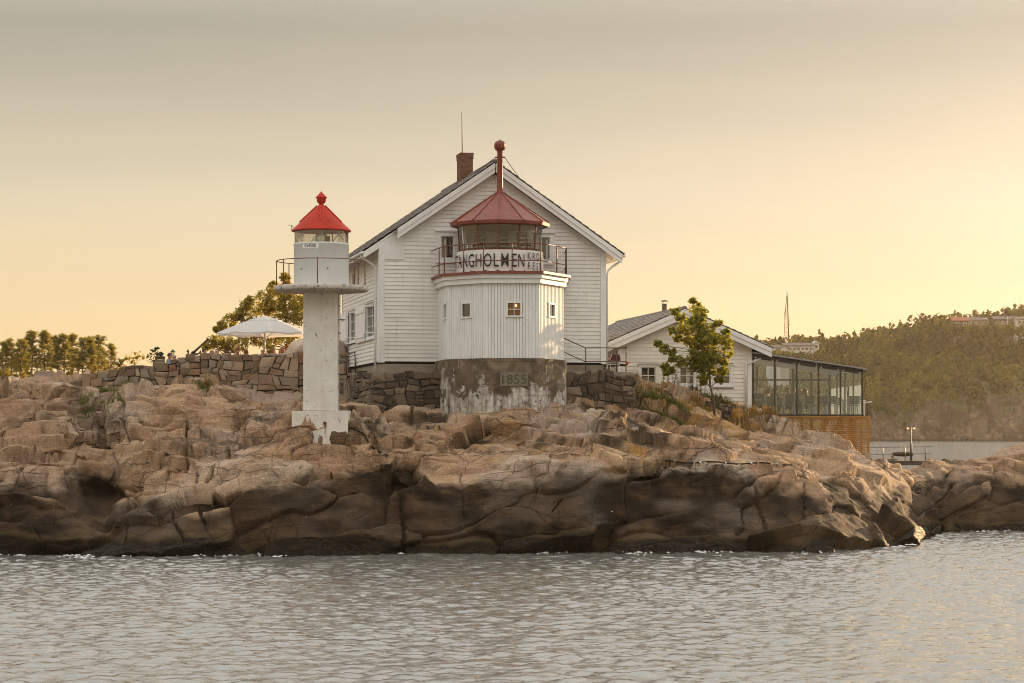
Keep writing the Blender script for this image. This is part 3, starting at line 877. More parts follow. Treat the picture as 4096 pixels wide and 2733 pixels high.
def text_mesh(body, size, w_scale=1.0, bold=0.0):
    cu = bpy.data.curves.new('lettering', 'FONT'); cu.body = body; cu.size = size; cu.align_x = 'CENTER'; cu.align_y = 'CENTER'
    cu.offset = bold * .25; cu.resolution_u = 3
    o = bpy.data.objects.new('lettering', cu); COL.objects.link(o)
    bpy.context.view_layer.update()
    me = bpy.data.meshes.new_from_object(o.evaluated_get(bpy.context.evaluated_depsgraph_get()))
    bpy.data.objects.remove(o); bpy.data.curves.remove(cu)
    vs = [(v.co.x * w_scale, v.co.y) for v in me.vertices]; fs = [tuple(p.vertices) for p in me.polygons]
    bpy.data.meshes.remove(me)
    return vs, fs

# ================================================================== the white house
HP = Plan((PX(380, 87), 87.0, 6.91), 11.9)
HW, HD = 8.96, 10.8
house = thing('wooden_house', 'large white clapboard house with steep gable, behind the short red-roofed lantern tower', 'house', HP.o, HP.rz)
pk = HP.front(496, 163, -0.38); er = HP.front(622, 254.5, -0.38)
HPZ = pk.z; HSL = (pk.z - er.z) / (er.x - HW / 2); HOV = er.x - HW
def roof_z(x): return HPZ - HSL * abs(x - HW / 2)
def wall_top(x): return roof_z(x) - 0.30
# windows measured on the front wall and on the side wall
a, b = HP.front(436.7, 231.5), HP.front(458, 262)
fwL = (a.x, b.x, b.z, a.z)
a, b = HP.front(534, 231.5), HP.front(553.5, 262)
fwR = (a.x, b.x, fwL[2], fwL[3])
def lim_front(za, zb):
    def xl(z): return max(0.02, HW / 2 - (HPZ - 0.30 - z) / HSL)
    return xl(za), HW - xl(za), min(xl(zb), HW / 2 - .01), max(HW - xl(zb), HW / 2 + .01)
clapboards(house, 'front', lim_front, 0.0, HPZ - 0.45, 0.155, [fwL, fwR], M_WHITE)
side_w = []
for (pa, pb, ya, yb, pc) in ((367.0, 377.2, 303, 338.5, 372), (350.4, 358.4, 310, 342, 354.4)):
    y0 = HP.side(pb, 320).y; y1 = HP.side(pa, 320).y
    zc = HP.side(pc, ya).z; zd = HP.side(pc, yb).z
    side_w.append((y0, y1, zd, zc))
up_y = HP.side(354.5, 270).y
sw_top = (up_y - .4, up_y + .4, 3.35, 3.95)
HSZ = wall_top(0) + 0.05
clapboards(house, 'left', lambda za, zb: (0.02, HD, 0.02, HD), 0.0, HSZ, 0.155, side_w + [sw_top], M_WHITE)
# inner shell that closes the walls behind the boards
m = MB(); m.box((0.06, 0.115, -0.1), (HW - .06, HD, HSZ)); m.build('wall_core', M_DARKIN, house)
m = MB(); m.add([(0.0, .07, 0), (HW, .07, 0), (HW, .07, HSZ), (HW / 2, .07, HPZ - .33), (0, .07, HSZ)] , [(0, 1, 2, 3, 4)]); 
m.add([(0.0, HD, -.1), (HW, HD, -.1), (HW, HD, HSZ), (HW / 2, HD, HPZ - .33), (0, HD, HSZ), ], [(4, 3, 2, 1, 0)]); m.box((HW - .05, .05, -.1), (HW, HD, HSZ))
m.build('wall_sheathing', M_WHITE, house)
for x0 in (-0.035, HW - 0.17):
    m = MB(); m.box((x0, -0.065, -0.06), (x0 + 0.205, -0.0, wall_top(0.1) + .02)); m.build('corner_board', M_TRIM, house)
m = MB(); m.box((-0.062, -0.03, -0.06), (-0.036, 0.19, HSZ)); m.build('corner_board', M_TRIM, house)
m = MB(); m.box((-0.062, HD - .2, -0.06), (-0.036, HD, HSZ)); m.build('corner_board', M_TRIM, house)
window(house, 'front', *fwL, mullions=(1, 1), curtain=0.25, fw=0.17)
window(house, 'front', *fwR, mullions=(1, 1), curtain=0.7, fw=0.15)
M_BRIGHTPANE = M_PANE
for k, (y0, y1, zb_, zt) in enumerate(side_w):
    w = window(house, 'left', y0, y1, zb_, zt, mullions=(2, 3), fw=0.09)
    # board shutter folded back on the far side, and one casement standing open
    sh = MB()
    wdt = (y1 - y0) * 0.92
    nb = 4
    for q in range(nb):
        sh.box((-0.115, y1 + .03 + wdt * q / nb, zb_ - .05), (-0.085, y1 + .03 + wdt * (q + 1) / nb - .006, zt + .02))
    s = sh.build('shutter', M_TRIM, house)
    for zz in (zb_ + .12, zt - .30):
        mm = MB(); mm.box((-0.142, y1 + .04, zz), (-0.117, y1 + .02 + wdt, zz + .12)); mm.build('batten', M_TRIM, s)
    mm = MB(); ang = RAD(70); hx, hy = -0.07, y0 + .1
    ex, ey = hx - math.sin(ang) * .42, hy - math.cos(ang) * .42 * -1
    mm.bar((hx, hy, (zb_ + zt) / 2 - .52), (ex, ey, (zb_ + zt) / 2 - .52), .035, .045); mm.bar((hx, hy, (zb_ + zt) / 2 + .52), (ex, ey, (zb_ + zt) / 2 + .52), .035, .045)
    mm.bar((hx, hy, (zb_ + zt) / 2 - .54), (hx, hy, (zb_ + zt) / 2 + .54), .04, .04); mm.bar((ex, ey, (zb_ + zt) / 2 - .54), (ex, ey, (zb_ + zt) / 2 + .54), .04, .04)
    mm.build('casement', M_TRIM, w)
window(house, 'left', *sw_top, mullions=(2, 1), fw=0.08)
# roof: boarding, bargeboards, soffit, tiles
XE0, XE1 = -0.62, HW + HOV
YB = HD + 0.4
for sgn in (-1, 1):
    xe = XE0 if sgn < 0 else XE1
    yf = -0.38
    th = 0.09
    ze, zr = roof_z(xe), HPZ
    x_stop = 0.62 if sgn < 0 else xe
    m = MB()
    if sgn < 0:
        m.hexa([(xe, -.02, ze - th), (HW / 2 - .01, -.02, zr - th), (HW / 2 - .01, YB, zr - th), (xe, YB, ze - th), (xe, -.02, ze), (HW / 2 - .01, -.02, zr), (HW / 2 - .01, YB, zr), (xe, YB, ze)])
        zs = roof_z(x_stop)
        m.hexa([(x_stop, yf, zs - th), (HW / 2 - .01, yf, zr - th), (HW / 2 - .01, -.021, zr - th), (x_stop, -.021, zs - th), (x_stop, yf, zs), (HW / 2 - .01, yf, zr), (HW / 2 - .01, -.021, zr), (x_stop, -.021, zs)])
    else:
        m.hexa([(HW / 2 + .01, yf, zr - th), (xe, yf, ze - th), (xe, YB, ze - th), (HW / 2 + .01, YB, zr - th), (HW / 2 + .01, yf, zr), (xe, yf, ze), (xe, YB, ze), (HW / 2 + .01, YB, zr)])
    m.build('roof_boarding', M_TRIM, house)
    # two-stepped bargeboard, in thickness and depth
    for (d0, d1, yo, yt) in ((0.02, -0.17, -0.445, 0.062), (-0.15, -0.36, -0.412, 0.030)):
        m = MB(); xa, xb = (x_stop, HW / 2 + .02 * sgn) if sgn < 0 else (HW / 2 + .02 * sgn, xe)
        za, zb = roof_z(xa), roof_z(xb)
        m.hexa([(xa, yo, za + d1), (xb, yo, zb + d1), (xb, yo + yt, zb + d1), (xa, yo + yt, za + d1), (xa, yo, za + d0), (xb, yo, zb + d0), (xb, yo + yt, zb + d0), (xa, yo + yt, za + d0)])
        m.build('bargeboard', M_TRIM, house)
    # rafter ends under the eave
    for k in range(14):
        y = 0.15 + k * (HD - .3) / 13
        xi = 0.0 if sgn < 0 else HW
        m = MB(); m.bar((xi, y, roof_z(xi) - .16), (xe - .06 * sgn, y, roof_z(xe - .06 * sgn) - .16), 0.09, 0.13); m.build('rafter_end', M_TRIM, house)
    m = MB(); m.box((min(xe, xe + .03 * sgn), -.02 if sgn < 0 else yf, ze - .20), (max(xe, xe + .03 * sgn), YB, ze + .02)); m.build('fascia', M_TRIM, house)
    gx = xe + .09 * sgn
    m = MB(); m.tube([(gx, (-.02 if sgn < 0 else yf), ze - .06), (gx, YB, ze - .06)], 0.06, 8); m.build('gutter', M_PIPE, house)
roof_tiles(house, HW / 2, HPZ, XE0 - .05, roof_z(XE0) - .03, -0.36 + .38, YB)
roof_tiles(house, HW / 2, HPZ, 0.5, roof_z(0.5), -0.43, 0.02)
roof_tiles(house, HW / 2, HPZ, XE1 + .05, roof_z(XE1) - .03, -0.43, YB)
m = MB(); m.tube([(HW / 2, -.45, HPZ + .07), (HW / 2, YB, HPZ + .07)], .10, 10); m.build('ridge_tiles', M_TILE, house)
# boxed return at the left eave
m = MB(); m.hexa([(-0.05, -0.055, 3.93), (0.95, -0.055, 3.93), (0.95, 0.02, 3.93), (-0.05, .02, 3.93), (-0.05, -.055, roof_z(-.05) - .1), (0.95, -.055, roof_z(.95) - .12), (0.95, .02, roof_z(.95) - .12), (-0.05, .02, roof_z(-.05) - .1)])
m.build('eave_return', M_TRIM, house)
m = MB(); m.hexa([(XE0, -.06, roof_z(XE0) - .25), (-0.05, -.06, roof_z(-.05) - .27), (-0.05, -.02, roof_z(-.05) - .27), (XE0, -.02, roof_z(XE0) - .25), (XE0, -.06, roof_z(XE0)), (-0.05, -.06, roof_z(-.05)), (-0.05, -.02, roof_z(-.05)), (XE0, -.02, roof_z(XE0))]); m.build('bargeboard', M_TRIM, house)
# down pipes
zs = roof_z(XE0) - .1
tube_obj('down_pipe', [(XE0 - .08, .35, zs), (XE0 + .02, .35, zs - .16), (-.22, .35, zs - .38), (-.13, .35, zs - .52), (-.13, .35, 1.5), (-.13, .35, -0.42)], .045, M_PIPE, house)
tube_obj('down_pipe', [(-.12, HD + .05, zs - .1), (-.12, HD + .05, -0.1), (-.30, HD + .0, -0.25)], .045, M_PIPE, house)
zs = roof_z(XE1) - .1
tube_obj('down_pipe', [(XE1 + .06, -.02, zs), (XE1 - .03, -.02, zs - .18), (HW + .30, -.02, zs - .36), (HW + .12, -.02, zs - .52), (HW + .09, -.02, zs - .7), (HW + .09, -.02, -0.5)], .045, M_PIPE, house)
# chimney of single bricks with a rod aerial
M_BRICK = None
def brick_mat():
    t = NT('old_brick'); v = t.obj(rnd_shift=True)
    oi = t.n('ShaderNodeObjectInfo')
    c = t.ramp(oi.outputs['Random'], [(0.0, (0.13, 0.065, 0.042)), (0.5, (0.20, 0.095, 0.055)), (1.0, (0.26, 0.13, 0.07))])
    n = t.noise(v, 14, 4, .6)
    c = t.mix(t.ramp(n, [(.4, 0.0), (.7, .5)]), c, (0.09, 0.06, 0.045))
    n2 = t.noise(v, 1.6, 2, .5)
    c = t.mix(t.ramp(n2, [(.72, 0.0), (.74, .8)]), c, (0.34, 0.19, 0.03))
    t.bsdf(c, .85, .2, 0, t.bump(n, .4, .01)); return t.m
M_BRICK = brick_mat()
M_MORTAR = simple('mortar', (0.26, 0.22, 0.18), 0.9, .3)
cx, cy = HW / 2 - .10, 5.5
chz0, chz1 = HPZ - 0.75, HPZ + 1.02
ch = MB(); ch.box((cx - .24, cy - .43, chz0), (cx + .24, cy + .43, chz1 - .02)); chim = ch.build('chimney', M_MORTAR, house)
bm_long = MB().box((-.115, -.012, -.031), (.115, .012, .031)).mesh('brick'); bm_long.materials.append(M_BRICK)
bm_short = MB().box((-.055, -.012, -.031), (.055, .012, .031)).mesh('brick'); bm_short.materials.append(M_BRICK)
def put_brick(me, x, y, z, r):
    o = bpy.data.objects.new('brick', me); COL.objects.link(o); o.parent = chim; o.location = (x, y, z); o.rotation_euler = (rnd.uniform(-.02, .02), rnd.uniform(-.02, .02), r)
nr = int((chz1 - chz0) / .0735)
for r in range(nr):
    z = chz0 + .037 + r * .0735
    out = .025 if r >= nr - 3 else 0.0
    for fx in (-.12, .12) if r % 2 else (-.185, 0.0, .185):
        put_brick(bm_long if (r % 2 or fx == 0) else bm_short, cx + fx, cy - .435 - out, z, 0)
    for fy in ((-.36, -.12, .12, .36) if r % 2 else (-.40, -.24, 0.0, .24, .40)):
        for sx in (-1, 1):
            put_brick(bm_short if abs(fy) == .40 else bm_long, cx + sx * (.245 + out), cy + fy * .93, z, RAD(90))
m = MB(); m.box((cx - .285, cy - .475, chz1 - .018), (cx + .285, cy + .475, chz1 + .03)); m.build('chimney_cap', M_BRICK, house)
m = MB(); m.hexa([(cx - .30, cy - .49, chz0 + .28), (cx + .30, cy - .49, chz0 + .40), (cx + .30, cy - .45, chz0 + .40), (cx - .3, cy - .45, chz0 + .28), (cx - .3, cy - .49, chz0 + .46), (cx + .3, cy - .49, chz0 + .66), (cx + .3, cy - .45, chz0 + .66), (cx - .3, cy - .45, chz0 + .46)]); m.build('lead_flashing', simple('lead_sheet', (.30, .31, .33), .5, .15, metal=.5), house)
tube_obj('rod_aerial', [(cx - .17, cy - .30, chz1 - .1), (cx - .18, cy - .30, chz1 + 1.2), (cx - .20, cy - .30, chz1 + 1.75)], [.022, .018, .006], M_IRON, house, 6)
# rendered plinth under the house
M_PLINTH = simple('grey_render', (0.30, 0.245, 0.19), .9, .35, 1.5, bump=.4)
m = MB(); m.box((0.05, .02, -2.6), (HW - .05, HD - .05, -0.11)); m.build('plinth', M_PLINTH, house)

# ================================================================== lantern tower in front of the gable
Tw = thing('lantern_tower', 'short white polygonal light tower with red lantern roof and gallery, on a 1855 concrete base', 'lighthouse', (PX(508, 85.5), 85.5, 4.3))
poly_img = [(438, 87.62), (447.5, 85.4), (485, 84.0), (538.3, 84.0), (563, 86.2), (561.5, 88.75)]
TP = [Vector((PX(px, Y), Y, 0)) for px, Y in poly_img]
TZ0, TZ1 = 6.93, 9.74
def offset_poly(pts, d, ends=True):
    """offset an open chain of plan points outwards (towards the camera)"""
    out = []
    n = len(pts)
    for i, p in enumerate(pts):
        ns = []
        if i > 0: e = (p - pts[i - 1]); ns.append(Vector((e.y, -e.x, 0)).normalized())
        if i < n - 1: e = (pts[i + 1] - p); ns.append(Vector((e.y, -e.x, 0)).normalized())
        if len(ns) == 2:
            mm = (ns[0] + ns[1]).normalized(); out.append(p + mm * (d / max(.3, mm.dot(ns[0]))))
        else: out.append(p + ns[0] * d)
    return out
core = offset_poly(TP, -0.03)
m = MB(); m.prism([(p.x, p.y) for p in core] + [(core[-1].x, 88.9), (core[0].x, 88.2)], TZ0 - .02, TZ1 + .3); m.build('tower_core', M_TOWERW, Tw, world=True)
tw_windows = [(1, 461.8, 471.9, 302.5, 317.9, 1, 1, 'dark'), (2, 506.4, 521.8, 301.5, 317.0, 2, 2, 'lit'), (3, 547.8, 554.3, 302.7, 317.9, 1, 1, 'dark'), (0, 444.6, 447.2, 303.5, 319.0, 1, 1, 'dark')]
M_AMBER = simple('amber_lit_room', (0.20, 0.10, 0.03), .6, .3)
def emis(name, col, st):
    t = NT(name); e = t.n('ShaderNodeEmission'); e.inputs[0].default_value = col + (1,); e.inputs[1].default_value = st
    t.l(e.outputs[0], t.out.inputs[0]); return t.m
M_BULB = emis('lit_bulb', (1.0, 0.55, 0.18), 6.0)
for i in range(5):
    a, b = TP[i], TP[i + 1]; e = b - a; Lf = e.length; e.normalize(); nrm = Vector((e.y, -e.x, 0))
    cuts = []
    for (fi, p0, p1, q0, q1, mx, mz, kind) in tw_windows:
        if fi != i: continue
        # intersect camera rays with this face
        def onface(px, py):
            d = Vector(((px - 512) / F, 1, -(py - HY) / F)); o = Vector((0, 0, H))
            t = (a - o).dot(nrm) / d.dot(nrm) if True else 0
            t = ((Vector((a.x, a.y, 0)) - Vector((0, 0, 0))).dot(nrm)) / Vector((d.x, d.y, 0)).dot(nrm)
            p = o + d * t
            return (Vector((p.x, p.y, 0)) - a).dot(e), p.z
        s0, zt = onface(p0, q0); s1, zb = onface(p1, q1)
        cuts.append((s0, s1, zb, zt, mx, mz, kind))
    wd = 0.115 if i != 3 else 0.135
    n = max(1, round(Lf / wd)); wd = Lf / n
    for k in range(n):
        u0, u1 = k * wd + .004, (k + 1) * wd - .004
        zs = [(TZ0 + rnd.uniform(-.012, .004), TZ1)]
        for (s0, s1, zb, zt, *_) in cuts:
            if u1 > s0 + .02 and u0 < s1 - .02: zs = [(zs[0][0], zb), (zt, TZ1)]
        for za, zb_ in zs:
            m = MB(); th = rnd.uniform(.020, .026) if i != 3 else .03
            ch = .012 if i != 3 else .045
            A, B = a + e * u0, a + e * u1
            p = [A - nrm * .02, B - nrm * .02, B + nrm * (th * .4), B + nrm * th - e * ch, A + nrm * th + e * ch, A + nrm * (th * .4)]
            p = p[::-1]
            vs = [(q.x, q.y, za) for q in p] + [(q.x, q.y, zb_) for q in p]; N6 = 6
            m.add(vs, [tuple(reversed(range(6))), tuple(range(6, 12))] + [(j, (j + 1) % 6, 6 + (j + 1) % 6, 6 + j) for j in range(6)])
            m.build('plank', M_TOWERW, Tw, world=True)
    for (s0, s1, zb, zt, mx, mz, kind) in cuts:
        wroot = None
        def wb(u0, u1, d0, d1, z0, z1, name, mat, par):
            A, B = a + e * u0, a + e * u1; m = MB()
            m.hexa([(*(A + nrm * d1).xy, z0), (*(B + nrm * d1).xy, z0), (*(B + nrm * d0).xy, z0), (*(A + nrm * d0).xy, z0), (*(A + nrm * d1).xy, z1), (*(B + nrm * d1).xy, z1), (*(B + nrm * d0).xy, z1), (*(A + nrm * d0).xy, z1)])
            if isinstance(par, bpy.types.Object) and par is not Tw:
                me = m.mesh(name, frame(Tw).inverted()); return new_obj(name, me, mat, par)
            return m.build(name, mat, par, world=True)
        fw = min(.055, (s1 - s0) * .22)
        wroot = wb(s0 - .01, s1 + .01, -.02, .05, zt - fw, zt + .01, 'window', M_TRIM, Tw)
        wb(s0 - .01, s0 + fw, -.02, .05, zb + fw, zt - fw, 'frame', M_TRIM, wroot); wb(s1 - fw, s1 + .01, -.02, .05, zb + fw, zt - fw, 'frame', M_TRIM, wroot)
        wb(s0 - .03, s1 + .03, -.02, .07, zb - .01, zb + fw, 'sill', M_TRIM, wroot)
        wb(s0 + fw, s1 - fw, -.027, -.015, zb + fw, zt - fw, 'pane', M_AMBER if kind == 'lit' else M_PANE, wroot)
        for k in range(1, mx):
            u = s0 + (s1 - s0) * k / mx; wb(u - .012, u + .012, -.014, .02, zb + fw, zt - fw, 'glazing_bar', M_TRIM, wroot)
        for k in range(1, mz):
            z = zb + (zt - zb) * k / mz; wb(s0 + fw, s1 - fw, -.013, .018, z - .012, z + .012, 'glazing_bar', M_TRIM, wroot)
        if kind == 'lit':
            pp = a + e * (s0 * .38 + s1 * .62); m = MB(); m.sphere((pp.x + nrm.x * .02, pp.y + nrm.y * .02, zt - .15), .032); new_obj('lamp', m.mesh('lamp', frame(Tw).inverted()), M_BULB, wroot)
# cornice and red gallery deck
def ring_prism(d, z0, z1, name, mat):
    q = offset_poly(TP, d)
    m = MB(); m.prism([(p.x, p.y) for p in q] + [(q[-1].x, 88.95), (q[0].x, 88.3)], z0, z1); return m.build(name, mat, Tw, world=True)
ring_prism(0.13, TZ1 - .02, TZ1 + .17, 'cornice', M_TRIM)
ring_prism(0.20, TZ1 + .172, TZ1 + .33, 'cornice', M_TRIM)
ring_prism(0.30, TZ1 + .332, TZ1 + .42, 'gallery_deck', M_RUSTRED)
GZ = TZ1 + .42
# gallery railing
rp = offset_poly(TP, 0.13)
rp[0] = rp[0] + Vector((-.15, -.05, 0))
posts = [rp[1] + (rp[0] - rp[1]) * .38, rp[1]]
posts += [rp[1].lerp(rp[2], .5), rp[2], rp[2].lerp(rp[3], .5), rp[3], rp[3].lerp(rp[4], .62), rp[4], rp[4].lerp(rp[5], .45)]
for p in posts:
    o = tube_obj('railing_post', [(p.x, p.y, GZ - .02), (p.x, p.y, GZ + 1.05)], .022, M_RAIL, Tw, 7, True)
    m = MB(); m.sphere((p.x, p.y, GZ + 1.05), .034, 8, 6); new_obj('post_knob', m.mesh('post_knob', frame(Tw).inverted()), M_RAIL, o)
    m = MB(); m.lathe([(.06, 0), (.05, .02), (.025, .03)], 8, (p.x, p.y, GZ)); new_obj('post_foot', m.mesh('post_foot', frame(Tw).inverted()), M_RAIL, o)
wall_l = rp[0] + Vector((-.02, .12, 0))
chain = [wall_l] + [posts[0], rp[1], rp[1].lerp(rp[2], .5), rp[2], rp[2].lerp(rp[3], .5), rp[3], rp[3].lerp(rp[4], .62), rp[4], rp[4].lerp(rp[5], .45), rp[5] + Vector((0, .1, 0))]
for hh in (1.05, .40):
    for p, q in zip(chain, chain[1:]):
        tube_obj('rail', [(p.x, p.y, GZ + hh), (q.x, q.y, GZ + hh)], .019, M_RAIL, Tw, 7, True)
# lantern
LC = Vector((PX(500, 86.45), 86.45, 0)); NL = 12
ph0 = RAD(-90 - 2)        # one edge of the lantern nearly faces the sea
def lv(r, k): a = ph0 + 2 * math.pi * k / NL; return Vector((LC.x + r * math.cos(a), LC.y + r * math.sin(a), 0))
m = MB(); m.lathe([(1.58, GZ - .01), (1.58, 11.02)], NL, LC, ph0, False); m.build('lantern_wall', M_TRIM, Tw, world=True)
m = MB(); m.lathe([(1.64, 11.022), (1.66, 11.10), (1.5, 11.11)], NL, LC, ph0, False); m.build('lantern_sill', M_RUSTRED, Tw, world=True)
M_GLASS = glass('lantern_glass', (0.92, 0.93, 0.92), 0.05)
GZ0, GZ1, GR0, GR1 = 11.10, 12.03, 1.55, 1.62
for k in range(NL):
    if k in (5, 6): continue
    a, b, c, d = lv(GR0, k), lv(GR0, k + 1), lv(GR1, k + 1), lv(GR1, k)
    m = MB(); m.add([(a.x, a.y, GZ0), (b.x, b.y, GZ0), (c.x, c.y, GZ1), (d.x, d.y, GZ1)], [(0, 1, 2, 3)]); m.build('lantern_pane', M_GLASS, Tw, world=True)
    m = MB(); m.bar((a.x, a.y, GZ0), (d.x, d.y, GZ1), .045, .045); m.build('astragal', M_RUSTRED if k in (0, 1, 11, 9, 2) else M_TRIM, Tw, world=True)
m = MB(); m.lathe([(1.60, 12.0), (1.68, 12.02), (1.70, 12.07)], NL, LC, ph0, False); m.build('lantern_head', M_RUSTRED, Tw, world=True)
m = MB(); m.lathe([(1.50, 11.15), (1.50, 11.16)], NL, LC, ph0, False); m.build('lantern_floor', simple('worn_floor', (.30, .24, .18), .7), Tw, world=True)
RZ0, RZ1 = 12.06, 13.36
m = MB(); m.lathe([(1.60, RZ0 - .002), (1.90, RZ0 - .02), (1.92, RZ0 + .10), (0.13, RZ1)], NL, LC, ph0, False); m.build('lantern_roof', M_RUSTRED, Tw, world=True)
for k in range(NL):
    a, b = lv(1.93, k), lv(.13, k)
    m = MB(); m.bar((a.x, a.y, RZ0 + .10), (b.x, b.y, RZ1 + .01), .035, .05); m.build('roof_seam', M_RUSTRED, Tw, world=True)
m = MB(); m.lathe([(.16, RZ1 - .06), (.115, RZ1 + .10), (.105, 14.9), (.13, 14.93), (.12, 14.97)], 14, LC); m.build('vent_pipe', M_RUSTRED, Tw, world=True)
m = MB(); m.lathe([(.10, 14.95), (.175, 15.0), (.215, 15.12), (.205, 15.24), (.15, 15.33), (.06, 15.37), (.02, 15.385), (.015, 15.43)], 16, LC); m.build('vent_ball', M_RUSTRED, Tw, world=True)
for k in range(8):
    a = 2 * math.pi * k / 8
    m = MB(); m.tube([(LC.x + r * 1.01 * math.cos(a), LC.y + r * 1.01 * math.sin(a), z) for r, z in ((.178, 15.0), (.217, 15.12), (.207, 15.24), (.152, 15.33))], .008, 4); m.build('ball_rib', M_RUSTRED, Tw, world=True)
m = MB(); m.bar((LC.x - .19, LC.y, 14.72), (LC.x + .19, LC.y, 14.72), .05, .05); m.build('pipe_clamp', M_IRON, Tw, world=True)
wr = HP.M @ Vector((HW / 2 + 1.05, -.30, roof_z(HW / 2 + 1.05) + .05)); wl = HP.M @ Vector((HW / 2 - 1.1, .6, roof_z(HW / 2 - 1.1) + .05))
tube_obj('guy_wire', [(LC.x + .18, LC.y, 14.72), wr], .012, M_IRON, Tw, 5, True)
tube_obj('guy_wire', [(LC.x - .18, LC.y, 14.72), wl], .012, M_IRON, Tw, 5, True)
# concrete base with its date plate
def base_mat():
    t = NT('stained_concrete'); v = t.obj(); sep = t.n('ShaderNodeSeparateXYZ'); t.l(v, sep.inputs[0])
    n1 = t.noise(v, 1.7, 6, .65, .5); n2 = t.noise(v, 6, 5, .65); dr = t.obj((4.0, 4.0, .5)); n3 = t.noise(dr, 1.2, 5, .6)
    c = t.ramp(n1, [(.3, (0.060, 0.042, 0.028)), (.5, (0.15, 0.112, 0.076)), (.72, (0.29, 0.23, 0.165))])
    c = t.mix(t.ramp(n3, [(.5, 0.0), (.68, .65)]), c, (0.075, 0.058, 0.042))
    # faint course lines of the blocks under the render
    br = t.n('ShaderNodeTexBrick'); br.inputs['Scale'].default_value = 1.0; br.inputs['Mortar Size'].default_value = .012; br.inputs['Brick Width'].default_value = .9; br.inputs['Row Height'].default_value = .42
    cmb = t.n('ShaderNodeCombineXYZ'); t.l(t.math('ADD', sep.outputs['X'], t.math('MULTIPLY', n1, .12)), cmb.inputs[0]); t.l(t.math('ADD', sep.outputs['Z'], t.math('MULTIPLY', n2, .08)), cmb.inputs[1]); t.l(cmb.outputs[0], br.inputs['Vector'])
    # whitewashed render that survives in ragged patches, most of it low down
    npt = t.noise(v, 1.5, 7, .68, .4)
    zb = t.math('MULTIPLY', t.math('SUBTRACT', 1.75, sep.outputs['Z']), .17)
    keep = t.ramp(t.math('ADD', npt, zb), [(.53, 0.0), (.56, 1.0)])
    wash = t.ramp(t.math('ADD', t.math('MULTIPLY', n3, .6), t.math('MULTIPLY', n2, .4)), [(.36, (.16, .13, .10)), (.50, (.42, .385, .34)), (.62, (.70, .67, .62))])
    c = t.mix(keep, c, wash)
    runs = t.math('MULTIPLY', t.ramp(n3, [(.60, 0.0), (.64, .8)]), t.ramp(n2, [(.5, 0.0), (.6, 1.0)]))
    c = t.mix(runs, c, (0.52, 0.49, 0.45))
    c = t.mix(t.math('MULTIPLY', br.outputs['Fac'], .22), c, (.07, .055, .04))
    t.bsdf(c, .9, .25, 0, t.bump(t.math('ADD', t.math('MULTIPLY', keep, .7), t.math('ADD', n2, t.math('MULTIPLY', br.outputs['Fac'], -.6))), .8, .04)); return t.m
M_BASE = base_mat()
bp = offset_poly(TP, 0.14)
rounded = [bp[0], bp[1].lerp(bp[0], .25), bp[1].lerp(bp[2], .12), bp[2].lerp(bp[1], .15), bp[2].lerp(bp[3], .10), bp[3].lerp(bp[2], .10), bp[3].lerp(bp[4], .2), bp[4].lerp(bp[3], .06), bp[4].lerp(bp[5], .1), bp[5]]
m = MB(); m.prism([(p.x, p.y) for p in rounded] + [(bp[5].x, 88.9), (bp[0].x, 88.4)], 3.2, TZ0 - .022); m.build('concrete_base', M_BASE, Tw, world=True)
p0 = P(500, 386.3, 83.86); p1 = P(527.8, 372.4, 83.86)
yf = bp[2].y
m = MB(); m.box((p0.x, yf - .035, p0.z), (p1.x, yf + .02, p1.z)); plate = m.build('date_plate', simple('pale_plaque', (0.20, 0.165, 0.12), .85, .25), Tw, world=True)
vs, fs = text_mesh('1855', .52, 1.0, .014)
m = MB(); cxp, czp = (p0.x + p1.x) / 2 - .02, (p0.z + p1.z) / 2 - .02
m.add([(cxp + x, yf - .039, czp + y * .95) for x, y in vs], fs); new_obj('date', m.mesh('date', frame(Tw).inverted()), simple('green_lettering', (0.060, 0.090, 0.045), .8, .4, 12), plate)

# banner wrapped round the lantern wall
ban = thing('banner', 'white cloth banner with black hand-painted lettering wrapped round the lantern', 'banner', (LC.x, LC.y, GZ))
bz0, bz1 = 10.24, 11.05
nb, nh = 120, 14
rb = random.Random(3)
vs, fs = [], []
def ban_r(phi, t):
    return 1.665 + .018 * mnoise.noise(Vector((phi * 3.0, t * 2.0, 1.3))) + .02 * mnoise.noise(Vector((phi * 9.0 + t * 2, t * 1.2, 4.3))) * (1.2 - t)
for i in range(nb + 1):
    phi = RAD(-97 + 190 * i / nb)
    sag = .03 * math.sin(i * .55) + .02 * math.sin(i * 1.3)
    for j in range(nh + 1):
        t = j / nh; r = ban_r(phi, t)
        vs.append((r * math.sin(phi), -r * math.cos(phi), bz0 - GZ + (bz1 - bz0) * t + sag * (1 - t)))
for i in range(nb):
    for j in range(nh):
        a = i * (nh + 1) + j; fs.append((a, a + nh + 1, a + nh + 2, a + 1))
m = MB(); m.cs = True; m.add(vs, fs)
M_CLOTH = simple('banner_cloth', (0.74, 0.72, 0.69), .85, .14, 2.0, bump=.2)
m.build('cloth', M_CLOTH, ban)
M_INK = simple('black_lettering', (0.018, 0.018, 0.02), .7, .3)
def bent(m, body, phi_deg, zc, size, ws):
    v2, f2 = text_mesh(body, size, ws, .004)
    m.add([((1.718) * math.sin(RAD(phi_deg) + x / 1.718), -(1.718) * math.cos(RAD(phi_deg) + x / 1.718), zc - GZ + y) for x, y in v2], f2)
for chs, ph in zip('STANGHOLMEN', (-81, -73.5, -62.5, -50.5, -39, -28, -15.5, -5, 6.5, 18.6, 28.5)):
    m = MB(); bent(m, chs, ph, 10.62, .72, {'M': .60, 'O': .58, 'H': .60, 'N': .58, 'G': .60, 'L': .66}.get(chs, .64)); m.build('letter', M_INK, ban)
